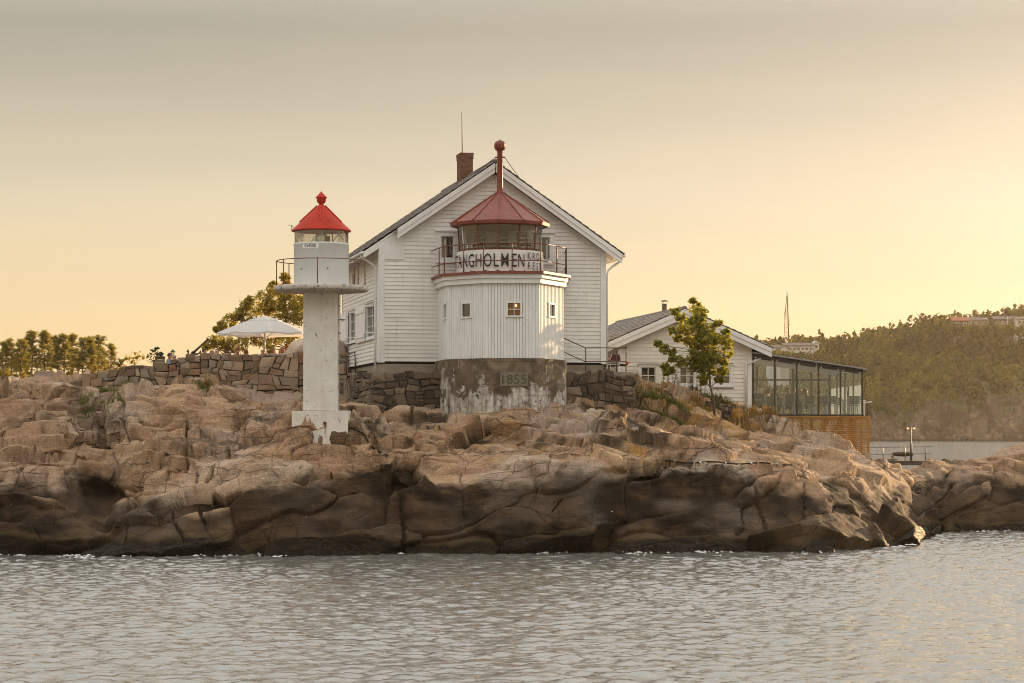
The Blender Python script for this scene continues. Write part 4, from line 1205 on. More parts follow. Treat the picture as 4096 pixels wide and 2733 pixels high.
for word, phs, zc in (('KRO&', (40.5, 48.5, 57, 66), 10.81), ('REST', (40.5, 48.5, 56, 64), 10.44)):
    for chs, ph in zip(word, phs):
        m = MB(); bent(m, chs, ph, zc, .40, .68); m.build('letter', M_INK, ban)

# furniture inside the lantern
M_DARKWOOD = simple('dark_wood', (.045, .035, .03), .6, .3)
def ladder_chair(loc, rz, label):
    c = thing('chair', label, 'chair', loc, rz, 'chairs in the lantern')
    for sx in (-.19, .19):
        m = MB(); m.bar((sx, -.18, 0), (sx, -.18, .44), .04, .04, (0, 1, 0)); m.build('leg', M_DARKWOOD, c)
        m = MB(); m.bar((sx, .18, 0), (sx, .22, .92), .04, .04, (0, 1, 0)); m.build('leg', M_DARKWOOD, c)
    m = MB(); m.box((-.22, -.21, .44), (.22, .21, .48)); m.build('seat', M_DARKWOOD, c)
    for z in (.62, .78, .88):
        m = MB(); m.box((-.17, .185, z - .035), (.17, .215, z + .035)); m.build('back_rail', M_DARKWOOD, c)
    return c
FZ = 11.162
for (px, Y, rz, lb) in ((479, 85.95, 190, 'dark ladder-back chair inside the lantern behind the window pane by the G and H'), (503, 85.9, 172, 'dark ladder-back chair inside the lantern above the letter L'), (524, 86.0, 160, 'dark ladder-back chair inside the lantern above the last letters of the long word')):
    ladder_chair((PX(px, Y), Y, FZ - .30), RAD(rz), lb)
# ================================================================== the small beacon light
BY = 80.0
bx_c = PX(321.3, BY)
bz_base = PZ(437, BY)
bcn = thing('beacon_light', 'small white concrete pillar light with bright red cone roof and railed round platform', 'lighthouse', (bx_c, BY, bz_base - .1))
def px2m(n): return n * BY / F
def conc_white():
    t = NT('chipped_whitewash'); v = t.obj(); dr = t.obj((3.5, 3.5, .5))
    n1 = t.noise(v, 1.6, 5, .6); n2 = t.noise(v, 5.5, 5, .62, .3); n3 = t.noise(dr, 1.3, 5, .6); n4 = t.noise(v, 22, 3)
    c = t.ramp(n1, [(.3, (0.62, 0.57, 0.50)), (.7, (0.78, 0.74, 0.68))])
    c = t.mix(t.ramp(n3, [(.55, 0.0), (.75, .4)]), c, (0.42, 0.34, 0.25))
    c = t.mix(t.ramp(n2, [(.635, 0.0), (.65, .9)]), c, (0.20, 0.15, 0.11))
    t.bsdf(c, .8, .3, 0, t.bump(t.math('ADD', n4, t.math('MULTIPLY', t.ramp(n2, [(.66, 0.0), (.69, 1.0)]), -2.0)), .25, .01)); return t.m
M_WASH = conc_white()
M_DRUM = white_paint('enamel_white', (0.78, 0.80, 0.80), amount=.03)
M_RED = simple('signal_red_paint', (0.50, 0.030, 0.012), .5, .22, 1.6, bump=.08, spec=.25)
M_PLAT = rust_paint('mossy_concrete', (0.58, 0.53, 0.46), rust=(0.075, 0.06, 0.04), pale=(0.55, 0.50, 0.43), rough=.9)
def bl(px, py): return ((px - 321.3) * BY / F, PZ(py, BY) - (bz_base - .1))
zc0 = bl(0, 410.6)[1]; zpl0, zpl1 = bl(0, 291.5)[1], bl(0, 287.0)[1]
def rbox(m, hx, hy, z0, z1, r):
    pts = []
    for sx, sy, a0 in ((1, -1, -90), (1, 1, 0), (-1, 1, 90), (-1, -1, 180)):
        for k in range(4):
            a = RAD(a0 + 30 * k); pts.append((sx * (hx - r) + r * math.cos(a), sy * (hy - r) + r * math.sin(a)))
    m.prism(pts, z0, z1)
m = MB(); m.hexa([(-.99, -.62, -1.2), (.99, -.62, -1.2), (.99, .95, -1.2), (-.99, .95, -1.2), (-.99, -.62, zc0 - .02), (.99, -.62, zc0), (.99, .95, zc0), (-.99, .95, zc0 - .02)]); ped = m.build('pedestal', M_WASH, bcn)
# rust run below an iron stub on the pedestal
m = MB(); m.tube([(.18, -.60, .62), (.18, -.68, .62)], .03, 7); stb = m.build('iron_stub', M_IRON, bcn)
for k, (x, w, z1_, z0_) in enumerate(((.18, .045, .64, .30), (.145, .022, .60, .42), (.215, .018, .60, .16), (.12, .012, .62, .52), (.235, .010, .62, .46), (.185, .016, .31, .05))):
    m = MB(); m.add([(x - w, -.6235 - .0006 * k, z1_), (x - w * .45, -.6235 - .0006 * k, (z0_ + z1_) / 2), (x - w * .12, -.6235 - .0006 * k, z0_), (x + w * .15, -.6235 - .0006 * k, z0_), (x + w * .5, -.6235 - .0006 * k, (z0_ + z1_) / 2 + .03), (x + w, -.6235 - .0006 * k, z1_)], [(0, 1, 2, 3, 4, 5)]); m.build('rust_run', simple('rust_run', (.26, .10, .03), .9, .5, 9), bcn)
m = MB(); rbox(m, .597, .55, zc0, zpl0 + .02, .07); m.build('column', M_WASH, bcn)
# steel rungs up the right-hand side
M_GREY = simple('grey_steel', (.28, .29, .31), .45, .15, metal=.6)
for k in range(9):
    z = zc0 + .35 + k * .48; m = MB(); m.box((.597, .1, z), (.80 if k in (3, 6, 8) else .66, .42, z + .04)); m.build('step_iron', M_GREY, bcn)
m = MB(); m.bar((.63, .0, zc0 - .2), (.63, .0, zpl0 - .05), .03, .05, (0, 1, 0)); m.build('cable_duct', M_GREY, bcn)
PR = px2m(94.2) / 2
# platform slab with a ragged, slightly domed underside
m = MB(); prof = [(.62, zpl0 - .10), (PR * .75, zpl0 - .04), (PR - .03, zpl0), (PR, zpl0 + .03), (PR, zpl1 - .0), (PR - .03, zpl1 + .02), (.5, zpl1 + .03)]
m.lathe(prof, 64)
m.v = [(x * (1 + .006 * mnoise.noise(Vector((x * 6, y * 6, z * 9)))), y * (1 + .006 * mnoise.noise(Vector((x * 6, y * 6, z * 9 + 5)))), z + .008 * mnoise.noise(Vector((x * 4, y * 4, 2)))) for x, y, z in m.v]
m.build('platform', M_PLAT, bcn)
pz = zpl1 + .025
DR = px2m(54.8) / 2
z_d1 = bl(0, 244.0)[1]; z_g1 = bl(0, 231.8)[1]
m = MB(); m.lathe([(DR - .01, pz - .02), (DR, pz + .03), (DR, z_d1 - .06), (DR + .012, z_d1 - .05), (DR + .012, z_d1), (DR - .03, z_d1 + .01)], 48); drum = m.build('drum', M_DRUM, bcn)
for px, py in ((303.2, 270.3), (329.8, 270.2)):
    x, z = bl(px, py); y = -math.sqrt(DR * DR - x * x)
    m = MB(); m.tube([(x * .97, y * .97, z), (x * 1.005, y * 1.005, z)], .028, 10); m.build('vent_hole', M_DARKIN, bcn)
# number plate and figures bent round the drum
def on_drum(x, r): a = x / r; return (r * math.sin(a), -r * math.cos(a))
xc, zc = bl(312.4, 243.6 + .8)[0], bl(0, 243.9)[1] + 0.0
zc = bl(0, 243.9)[1]; zc = z_d1 - .13
phi_c = math.asin(max(-1, min(1, xc / DR)))
m = MB(); vs, fs = [], []
for i in range(13):
    a = phi_c + (i - 6) / 6 * .27 / DR * 1.15
    for z in (zc - .085, zc + .085):
        vs.append(((DR + .006) * math.sin(a), -(DR + .006) * math.cos(a), z))
for i in range(12): fs.append((2 * i, 2 * i + 2, 2 * i + 3, 2 * i + 1))
m.add(vs, fs); pl = m.build('number_plate', simple('white_plate', (.82, .80, .78), .5, .06), bcn)
v2, f2 = text_mesh('054500', .185, .80, .004)
m = MB(); m.add([((DR + .011) * math.sin(phi_c + x / DR), -(DR + .011) * math.cos(phi_c + x / DR), zc + y) for x, y in v2], f2); m.build('number', M_INK, pl)
# glazing with diagonal bars and the lamp inside
M_GLASS2 = glass('beacon_glass', (0.72, 0.72, 0.66), 0.08)
NG = 12
for k in range(NG):
    a0, a1 = 2 * math.pi * k / NG, 2 * math.pi * (k + 1) / NG
    m = MB(); vs = []
    for j in range(4):
        a = a0 + (a1 - a0) * j / 3; vs += [((DR - .02) * math.cos(a), (DR - .02) * math.sin(a), z_d1 + .005), ((DR - .02) * math.cos(a), (DR - .02) * math.sin(a), z_g1)]
    m.cs = True; m.add(vs, [(0, 2, 3, 1), (2, 4, 5, 3), (4, 6, 7, 5)]); m.build('glass_pane', M_GLASS2, bcn)
M_BARP = simple('pale_bar', (.45, .43, .38), .5, .1)
for k in range(7):
    a0 = RAD(-90 + (k - 3) * 52); s = .42 if k % 2 else -.42
    m = MB(); m.tube([((DR - .03) * math.cos(a0 - s * .5 + s * j / 4), (DR - .03) * math.sin(a0 - s * .5 + s * j / 4), z_d1 + (z_g1 - z_d1) * j / 4) for j in range(5)], .014, 5); m.build('diagonal_bar', M_BARP, bcn)
for a in (12, 70, 168):
    m = MB(); m.bar(((DR - .02) * math.cos(RAD(a)), (DR - .02) * math.sin(RAD(a)), z_d1), ((DR - .02) * math.cos(RAD(a)), (DR - .02) * math.sin(RAD(a)), z_g1), .03, .03, (0, 1, 0)); m.build('glazing_post', M_DARKWOOD, bcn)
m = MB(); m.lathe([(.16, z_d1 - .1), (.16, z_d1 + .05), (.2, z_d1 + .08), (.24, z_d1 + .2), (.2, z_d1 + .33), (.1, z_d1 + .38)], 18); m.build('lens', glass('lens_glass', (.75, .8, .75), .15), bcn)
m = MB(); m.box((.15, -.3, z_d1 - .1), (.32, -.1, z_d1 + .26)); m.build('red_filter', simple('red_filter', (.35, .03, .02), .4, .1), bcn)
m = MB(); m.lathe([(DR - .04, z_d1 - .12), (0.05, z_d1 - .10)], 24); m.build('lamp_floor', M_DARKIN, bcn)
# roof cone with three fins, ventilator and cap
CR = px2m(59.8) / 2
zr0, zr1 = bl(0, 231.4)[1], bl(0, 205.2)[1]
m = MB(); m.lathe([(DR - .06, zr0 + .03), (CR - .03, zr0 - .015), (CR, zr0), (CR - .005, zr0 + .03), (.10, zr1), (.09, zr1 + .03)], 40); m.build('roof_cone', M_RED, bcn)
for a in (-88, -20, -165, 60, 130):
    m = MB(); ca, sa = math.cos(RAD(a)), math.sin(RAD(a))
    def rc(t): r = .10 + (CR - .10) * t; return (r * ca, r * sa, zr1 + (zr0 + .03 - zr1) * t)
    p, q = Vector(rc(.04)), Vector(rc(.70)); up = Vector((ca * .68, sa * .68, .73))
    m.bar(p + up * .02, q + up * .015, .035, .05, up); m.build('roof_fin', M_RED, bcn)
zv0, zv1, zt = bl(0, 204.8)[1], bl(0, 198)[1], bl(0, 185.6)[1]
m = MB(); m.lathe([(.09, zr1 + .02), (.085, zr1 + .05), (.14, zr1 + .09), (.155, zr1 + .12), (.17, bl(0, 198.0)[1])], 20); m.build('ventilator', M_RED, bcn)
m = MB(); m.lathe([(.15, bl(0, 198.4)[1]), (.208, bl(0, 198.0)[1]), (.208, bl(0, 197.5)[1]), (.03, bl(0, 192.2)[1]), (.012, bl(0, 191.6)[1]), (.004, bl(0, 190.8)[1])], 20); m.build('ventilator_cap', M_RED, bcn)
m = MB(); xl = bl(288.6, 0)[0]
m.tube([(xl, 0, bl(0, 225.6)[1]), (xl + .09, 0, bl(0, 225.0)[1]), (xl + .11, 0, bl(0, 230.6)[1])], .010, 5); m.tube([(xl + .09, 0, bl(0, 225.0)[1]), (xl + .25, .0, bl(0, 229.2)[1])], .010, 5); m.build('bracket', M_IRON, bcn)
# platform railing
RR = px2m(89) / 2; rh = bl(0, 261.0)[1] - bl(0, 286)[1]
for a in (-90, -38, -142, -8, -172, 38, 90, 142):
    ca, sa = math.cos(RAD(a)), math.sin(RAD(a))
    tube_obj('railing_post', [(RR * ca, RR * sa, pz - .03), (RR * ca, RR * sa, pz + rh)], .019, M_RAIL, bcn, 7)
m = MB(); m.tube([(RR * math.cos(2 * math.pi * k / 48), RR * math.sin(2 * math.pi * k / 48), pz + rh) for k in range(49)], .017, 6); m.build('rail_ring', M_RAIL, bcn)
m = MB(); m.add([((DR + .0) , -.12, z_d1 - .18), (DR + .10, -.12, z_d1 - .25), (DR + .10, .12, z_d1 - .25), (DR, .12, z_d1 - .18)], [(0, 1, 2, 3), (3, 2, 1, 0)]); m.build('small_hood', M_GREY, bcn)

# ================================================================== dry-stone walls
def stone_mat(name, stops):
    t = NT(name); v = t.obj(rnd_shift=True); oi = t.n('ShaderNodeObjectInfo')
    c = t.ramp(oi.outputs['Random'], stops)
    n1 = t.noise(v, 2.4, 5, .62, .5); n2 = t.noise(v, 9, 5, .65); n3 = t.noise(v, 35, 3)
    c = t.mix(t.ramp(n1, [(.42, 0.0), (.72, .6)]), c, (0.12, 0.085, 0.06))
    c = t.mix(t.ramp(n2, [(.58, 0.0), (.75, .4)]), c, (0.36, 0.29, 0.22))
    t.bsdf(c, .88, .25, 0, t.bump(t.math('ADD', n2, t.math('MULTIPLY', n3, .4)), .5, .03)); return t.m
M_STONE = stone_mat('pink_granite_block', [(0, (0.13, 0.085, 0.055)), (.25, (0.24, 0.165, 0.11)), (.5, (0.33, 0.225, 0.15)), (.7, (0.26, 0.215, 0.17)), (.88, (0.44, 0.33, 0.235)), (1, (0.21, 0.085, 0.045))])
M_STONED = stone_mat('dark_lichened_block', [(0, (0.040, 0.030, 0.022)), (.4, (0.085, 0.064, 0.045)), (.75, (0.15, 0.115, 0.082)), (1, (0.24, 0.19, 0.14))])
M_GAP = simple('dark_joint_mortar', (0.055, 0.042, 0.032), .95, .3)  # dark mortar backing, so the gaps between blocks come out dark

def stone_wall(root, pts, top, base, thick, mat, hrow=(.24, .42), wst=(.3, .85), seed=1, cap=True):
    """courses of single irregular blocks along a plan polyline; pts [(x, y)], top(s) and base(s) heights"""
    r = random.Random(seed)
    V2 = [Vector((x, y)) for x, y in pts]
    cum = [0]
    for a, b in zip(V2, V2[1:]): cum.append(cum[-1] + (b - a).length)
    Lw = cum[-1]
    def at(s):
        s = max(0, min(Lw, s))
        for i in range(len(V2) - 1):
            if s <= cum[i + 1] + 1e-9:
                t = (s - cum[i]) / max(1e-6, cum[i + 1] - cum[i]); d = (V2[i + 1] - V2[i]).normalized()
                return V2[i].lerp(V2[i + 1], t), Vector((d.y, -d.x))
        return V2[-1], Vector((0, -1))
    def pt(s, z, out):
        p, n = at(s); q = p + n * out; return Vector((q.x, q.y, z))
    def warp(s, z):
        return s + .26 * mnoise.noise(Vector((s * .9, z * 1.6, seed))), z + .17 * mnoise.noise(Vector((s * 1.0, z * 1.2, seed + 7.7))) + .06 * mnoise.noise(Vector((s * 3.1, z * 2.2, seed + 3.7)))
    zmin = min(base(Lw * i / 60) for i in range(61)); zmax = max(top(Lw * i / 60) for i in range(61))
    # core behind the blocks
    m = MB(); n = 60; vs = []
    for i in range(n + 1):
        s = Lw * i / n; zt = top(s) - .10; zb = base(s) - .6
        vs += [tuple(pt(s, zb, -.05)), tuple(pt(s, zt, -.05)), tuple(pt(s, zt, -thick)), tuple(pt(s, zb, -thick))]
    fs = []
    for i in range(n):
        b = i * 4
        fs += [(b, b + 4, b + 5, b + 1), (b + 1, b + 5, b + 6, b + 2), (b + 2, b + 6, b + 7, b + 3)]
    fs += [(0, 1, 2, 3), (n * 4 + 3, n * 4 + 2, n * 4 + 1, n * 4)]
    m.add(vs, fs); m.build('wall_core', M_GAP, root, world=True)
    def courses():
        z = zmin - .5 + r.uniform(0, .3); rows = []
        while z < zmax + .1:
            h = r.uniform(*hrow) * r.choice((.6, .8, 1, 1, 1.2, 1.35)); rows.append((z, z + h)); z += h
        return rows
    def stone(s0, s1, z0, z1):
        sm = (s0 + s1) / 2; tp = top(sm); bs = base(sm)
        if z0 > tp - .10 or z1 < bs - .25: return
        if z1 > tp - .04 or z1 + .12 > tp: z1 = tp + r.uniform(-.05, .05)
        if z1 - z0 < .07: return
        g = .005
        c = [(s0 + g, z0 + g), (s1 - g, z0 + g), (s1 - g, z1 - g), (s0 + g, z1 - g)]
        c = [warp(*q) for q in c]
        c = [(q[0] + r.uniform(-.035, .035), q[1] + r.uniform(-.03, .03)) for q in c]
        cs = sum(q[0] for q in c) / 4; cz = sum(q[1] for q in c) / 4
        pr = r.uniform(-.01, .06)
        tx, tz = r.uniform(-.05, .05), r.uniform(-.05, .05)
        vs = []
        for q in c: vs.append(pt(q[0], q[1], -.22))
        for q in c: vs.append(pt(q[0], q[1], pr - .05 + tx * (q[0] - cs)))
        ins = .86 if min(s1 - s0, z1 - z0) < .3 else .92
        for q in c: vs.append(pt(cs + (q[0] - cs) * ins + r.uniform(-.015, .015), cz + (q[1] - cz) * ins + r.uniform(-.015, .015), pr + tx * (q[0] - cs) + tz * (q[1] - cz) + r.uniform(-.012, .012)))
        vs.append(pt(cs + r.uniform(-.06, .06), cz + r.uniform(-.05, .05), pr + r.uniform(.0, .03)))
        fs = []
        for k in range(4):
            k2 = (k + 1) % 4
            fs += [(k, k2, 4 + k2, 4 + k), (4 + k, 4 + k2, 8 + k2, 8 + k), (8 + k, 8 + k2, 12)]
        m = MB(); m.add(vs, fs); m.build('stone', mat, root, world=True)
    p0 = 0.0
    while p0 < Lw - .05:
        p1 = p0 + r.uniform(1.1, 2.6)
        if Lw - p1 < .6: p1 = Lw
        for (z0, z1) in courses():
            s = p0
            while s < p1 - .02:
                w = r.uniform(*wst); s1 = min(s + w, p1)
                if p1 - s1 < .18: s1 = p1
                q = r.random()
                if q < .14 and z1 - z0 > .3:
                    zm = z0 + (z1 - z0) * r.uniform(.35, .65); stone(s, s1, z0, zm); stone(s, s1, zm, z1)
                elif q < .24 and s1 - s > .4:
                    sm = s + (s1 - s) * r.uniform(.55, .75); zm = z0 + (z1 - z0) * r.uniform(.4, .6)
                    stone(s, sm, z0, z1); stone(sm, s1, z0, zm); stone(sm, s1, zm, z1)
                else: stone(s, s1, z0, z1)
                s = s1
        p0 = p1

# long wall below the terrace
wl_top = [(24, 383.5), (54, 383.5), (64, 384.5), (78, 379), (98, 375), (112, 370), (119, 367), (145, 364.7), (168, 361.7), (184, 357), (200, 354.2), (240, 353.2), (306, 353), (350, 353)]
wl_base = [(24, 393), (68, 392), (85, 396), (119, 402), (145, 395), (170, 388), (204, 386), (241, 389), (268, 393), (303, 403), (350, 404)]
wl_y = lambda px: np.interp(px, [24, 80, 200, 350], [91.6, 92.4, 92.8, 93.0])
gw = thing('stone_wall', 'long pinkish dry-stone wall sloping down below the diners and the parasol', 'wall', (PX(190, 92.8), 92.8, 6.0))
wpx = list(range(24, 351, 6))
wpts = [(PX(p, wl_y(p)), wl_y(p)) for p in wpx]
wc = np.r_[0, np.cumsum([math.hypot(b[0] - a[0], b[1] - a[1]) for a, b in zip(wpts, wpts[1:])])]
def wfun(tab):
    xs, ys = zip(*tab)
    def f(s):
        p = np.interp(s, wc, wpx); return PZ(np.interp(p, xs, ys), wl_y(p))
    return f
stone_wall(gw, wpts, wfun(wl_top), wfun(wl_base), .5, M_STONE, (.20, .36), (.24, .68), 4)

# rough retaining wall left of the concrete base
fw1 = thing('foundation_wall', 'dark rough block retaining wall between the beacon and the 1855 base', 'wall', (PX(400, 86.4), 86.4, 5.0))
pp = [(PX(346, 90.5), 90.5), (PX(356, 87.6), 87.6), (PX(373, 86.2), 86.2), (PX(405, 86.0), 86.0), (PX(441, 86.3), 86.3)]
stone_wall(fw1, pp, lambda s: PZ(373, 86.5) + .03 * math.sin(s * 3), lambda s: PZ(417, 86.3), .6, M_STONED, (.2, .42), (.28, .75), 9)
fw2 = thing('foundation_wall', 'dark rough block retaining wall under the railed terrace by the house corner', 'wall', (PX(600, 88.2), 88.2, 5.4))
pp = [(PX(563, 87.2), 87.2), (PX(600, 87.8), 87.8), (PX(634.5, 88.5), 88.5), (PX(637, 92), 92)]
stone_wall(fw2, pp, lambda s: PZ(373, 88) + (.03 * math.sin(s * 4)), lambda s: PZ(400, 88), .6, M_STONED, (.2, .36), (.3, .8), 12)
m = MB(); TZT = PZ(372.0, 88)
m.prism([(PX(563, 87.3), 87.3), (PX(601, 87.9), 87.9), (PX(634, 88.6), 88.6), (PX(636, 95.5), 95.5), (PX(566, 95.5), 95.5)], 4.6, TZT + .01)
ter = m.build('terrace', simple('terrace_concrete', (.27, .225, .17), .9, .3, 2.0, bump=.4)); ter['kind'] = 'structure'
m = MB(); m.prism([(PX(347, 90.6), 90.6), (PX(357, 87.8), 87.8), (PX(373.5, 86.35), 86.35), (PX(441, 86.4), 86.4), (PX(441, 88.4), 88.4), (PX(372, 87.3), 87.3), (PX(346, 97), 97), (PX(338, 97), 97)], 4.4, PZ(372.2, 86.5))
led = m.build('terrace', MATS['terrace_concrete']); led['kind'] = 'structure'

# rusty railing on the right-hand terrace
rl = thing('terrace_railing', 'rusty iron pipe railing on the terrace between house and annex', 'railing', (PX(600, 88), 88, TZT))
def wp(px, py, Y): return tuple(P(px, py, Y))
A = (599.0 - .5, 88.0); 
def rpost(px, Y, ztop, zbot):
    tube_obj('railing_post', [(PX(px, Y), Y, zbot), (PX(px, Y), Y, ztop)], .022, M_IRON, rl, 7, True)
zt = PZ(349.0, 88.2)
c1, c2, c3, c4 = (585.7, 87.9), (626.0, 88.5), (624.0, 92.5), (606.0, 93.5)
for (px, Y) in (c1, c2): rpost(px, Y, PZ(348.0, Y) if px < 600 else PZ(347.2, Y), TZT - .6)
for (px, Y, py) in ((606.3, 92.5, 349.2), (616.5, 92.0, 348.5)): rpost(px, Y, PZ(py, Y), TZT - .05)
tube_obj('rail', [wp(562.5, 337.5, 86.9), wp(585.7, 348, 87.9), wp(626.6, 347.5, 88.5)], .020, M_IRON, rl, 7, True)
tube_obj('rail', [wp(562.5, 351.2, 86.9), wp(584.5, 361.5, 87.9), wp(626.6, 361.6, 88.5)], .018, M_IRON, rl, 7, True)
tube_obj('rail', [wp(626.0, 347.8, 88.5), wp(616.5, 348.5, 92.0), wp(606.3, 349.2, 92.5)], .018, M_IRON, rl, 7, True)
m = MB(); m.sphere(wp(626.3, 347.4, 88.5), .045, 8, 6); m.build('end_knob', M_IRON, rl, True)
# rusted stays and rods against the wall
for k, (px, y0, y1, Y) in enumerate(((589, 375, 393, 87.35), (609.5, 373, 395, 87.8), (623, 376, 398, 88.1), (594.5, 384, 394, 87.5))):
    tube_obj('iron_stay', [wp(px - .8, y0, Y), wp(px, y1 + 3, Y)], .016, M_IRON, fw2, 6, True)
(tube_obj('iron_handle', [wp(629.5, 377.5, 88.4), wp(630, 374.6, 88.35), wp(633.5, 374.8, 88.35), wp(634.3, 382, 88.4)], .02, M_IRON, fw2, 6, True))
# small handrail at the left corner of the house
hl = thing('step_handrail', 'short iron pipe handrail beside the left corner of the white house', 'railing', (PX(350, 88.5), 88.5, PZ(372, 88.5)))
tube_obj('rail', [wp(338.5, 355.5, 91), wp(345.2, 354.3, 89.5), wp(349, 354.6, 89), wp(355, 352.0, 88.3), wp(355.4, 352.1, 88.25)], .02, M_IRON, hl, 7, True)
for px, y0, y1, Y in ((345.4, 354.2, 373.5, 89.5), (354.8, 352.2, 373.5, 88.3)):
    tube_obj('railing_post', [wp(px, y0, Y), wp(px + 1.0, y1, Y)], .024, M_IRON, hl, 7, True)

# ================================================================== annex
AP = Plan((PX(618.6, 96.2), 96.2, 5.15), 9.9)
annex = thing('annex_house', 'low white clapboard annex with grey roof beside the glass pavilion', 'house', AP.o, AP.rz)
AW = AP.front(750.6, 380).x; AD = 12.5
pk = AP.front(684.8, 309.4, -.45); er = AP.front(771.5, 348.5, -.45)
APX = pk.x; APZ = pk.z; ASL = (pk.z - er.z) / (er.x - pk.x)
def aroof(x): return APZ - ASL * abs(x - APX)
AXE0, AXE1 = APX - (er.x - APX) * .99, er.x
aw = []
for (pa, pb) in ((638.2, 659.4), (677, 703.5), (713, 729)):
    a0, b0 = AP.front(pa, 364), AP.front(pb, 387.5)
    aw.append((a0.x, a0.x + .88, AP.front(648, 386).z, AP.front(648, 364.5).z))
def lim_a(za, zb):
    def xl(z): return max(0.02, APX - (APZ - .32 - z) / ASL)
    def xr(z): return min(AW - .02, APX + (APZ - .32 - z) / ASL)
    return xl(za), xr(za), min(xl(zb), APX - .01), max(xr(zb), APX + .01)
M_WHITE2 = white_paint('white_paint_annex', (0.84, 0.80, 0.73), amount=.06)
clapboards(annex, 'front', lim_a, -0.15, APZ - .5, .165, aw, M_WHITE2)
m = MB(); m.box((.05, .115, -1.5), (AW - .05, AD, aroof(0) - .3)); m.build('wall_core', M_DARKIN, annex)
m = MB(); m.box((0.0, .05, -1.5), (.045, AD, aroof(0) - .28)); m.box((AW - .045, .05, -1.5), (AW, AD, aroof(AW) - .28)); m.add([(0, .07, 0), (AW, .07, 0), (AW, .07, aroof(AW) - .28), (APX, .07, APZ - .3), (0, .07, aroof(0) - .28)], [(0, 1, 2, 3, 4)]); m.build('wall_sheathing', M_WHITE2, annex)
m = MB(); m.box((.0, .04, -1.6), (AW, .115, -.152)); m.build('plinth', M_PLINTH, annex)
for x0 in (-.03, AW - .15):
    m = MB(); m.box((x0, -.065, -.4), (x0 + .18, 0, aroof(.1) - .25)); m.build('corner_board', M_TRIM, annex)
for k, wv in enumerate(aw):
    w = window(annex, 'front', *wv, mullions=(2, 2), fw=.12, curtain=(0 if k != 1 else .55))
for sgn in (-1, 1):
    xe = AXE0 if sgn < 0 else AXE1; ze = aroof(xe); yf = -.45; th = .1
    a = [(xe, ze), (APX + .01 * sgn, APZ)]
    if sgn > 0: a = a[::-1]
    (xa, za), (xb, zb) = a
    m = MB(); m.hexa([(xa, yf, za - th), (xb, yf, zb - th), (xb, AD + .4, zb - th), (xa, AD + .4, za - th), (xa, yf, za), (xb, yf, zb), (xb, AD + .4, zb), (xa, AD + .4, za)]); m.build('roof_boarding', M_TRIM, annex)
    for (d0, d1, yo, yt) in ((.02, -.17, -.52, .065), (-.15, -.38, -.487, .032)):
        m = MB(); m.hexa([(xa, yo, za + d1), (xb, yo, zb + d1), (xb, yo + yt, zb + d1), (xa, yo + yt, za + d1), (xa, yo, za + d0), (xb, yo, zb + d0), (xb, yo + yt, zb + d0), (xa, yo + yt, za + d0)]); m.build('bargeboard', M_TRIM, annex)
    m = MB(); m.box((min(xe, xe + .03 * sgn), yf, ze - .2), (max(xe, xe + .03 * sgn), AD + .4, ze + .02)); m.build('fascia', M_TRIM, annex)
    m = MB(); m.tube([(xe + .09 * sgn, yf, ze - .05), (xe + .09 * sgn, AD + .4, ze - .05)], .06, 8); m.build('gutter', M_PIPE, annex)
    roof_tiles(annex, APX, APZ, xe + .05 * sgn, ze - .02, -.5, AD + .4, .24, .30, simple('grey_roof_tile', (.20, .175, .155), .8, .4, 2.2, bump=.3))
m = MB(); m.tube([(APX, -.5, APZ + .06), (APX, AD + .4, APZ + .06)], .09, 10); m.build('ridge_tiles', MATS['grey_roof_tile'], annex)
ze = aroof(AXE1) - .1
tube_obj('down_pipe', [(AXE1 + .05, -.06, ze), (AXE1 - .05, -.08, ze - .2), (AW + .02, -.10, ze - .48), (AW - .22, -.13, ze - .56), (AW - .25, -.13, ze - .75), (AW - .25, -.13, .02)], .045, M_PIPE, annex)
# stovepipe
sp = AP.hit(664.5, 326, 0, APX - .05)
spx, spy = APX - .35, AP.I @ Vector((PX(664.5, 103.5), 103.5, 0))
spy = spy.y; spx = (AP.I @ Vector((PX(664.5, 103.5), 103.5, 0))).x
zt_ = PZ(304.0, 103.5) - 5.15
m = MB(); m.lathe([(.12, aroof(spx) - .2), (.12, zt_), (.10, zt_ + .01)], 14, (spx, spy, 0)); stp = m.build('stovepipe', M_IRON, annex)
for a in (0, 120, 240):
    m = MB(); m.bar((spx + .11 * math.cos(RAD(a)), spy + .11 * math.sin(RAD(a)), zt_), (spx + .15 * math.cos(RAD(a)), spy + .15 * math.sin(RAD(a)), zt_ + .13), .012, .012); m.build('cowl_stay', M_IRON, stp)
m = MB(); m.lathe([(.17, zt_ + .12), (.17, zt_ + .15), (.02, zt_ + .18)], 14, (spx, spy, 0)); m.build('cowl', M_IRON, stp)

# ================================================================== glass pavilion
VY = 97.2
pv = thing('glass_pavilion', 'dark-framed glass dining pavilion standing on a slatted timber deck', 'pavilion', (PX(815, VY), VY, PZ(415.5, VY)))
M_FRAME = simple('dark_bronze_frame', (.040, .034, .030), .45, .15)
M_PGLASS = glass('pavilion_glass', (.78, .86, .96), .11, .02, (.70, .82, 1.0))
fz = PZ(415.5, VY)
posts_px = [753.2, 774.6, 796.6, 818.5, 840.5, 862.2]
def rtop(px): return PZ(np.interp(px, [752, 770, 866], [352.6, 355.5, 369.2]), VY)
def fw_(px): return PX(px, VY)
pvD = 10.0
for px in posts_px:
    m = MB(); m.box((fw_(px) - .035, VY - .04, fz), (fw_(px) + .035, VY + .06, rtop(px) - .02)); m.build('post', M_FRAME, pv, True)
x0, x1 = fw_(752.5), fw_(866.2)
zt0, zt1 = rtop(752.5), rtop(866.2)
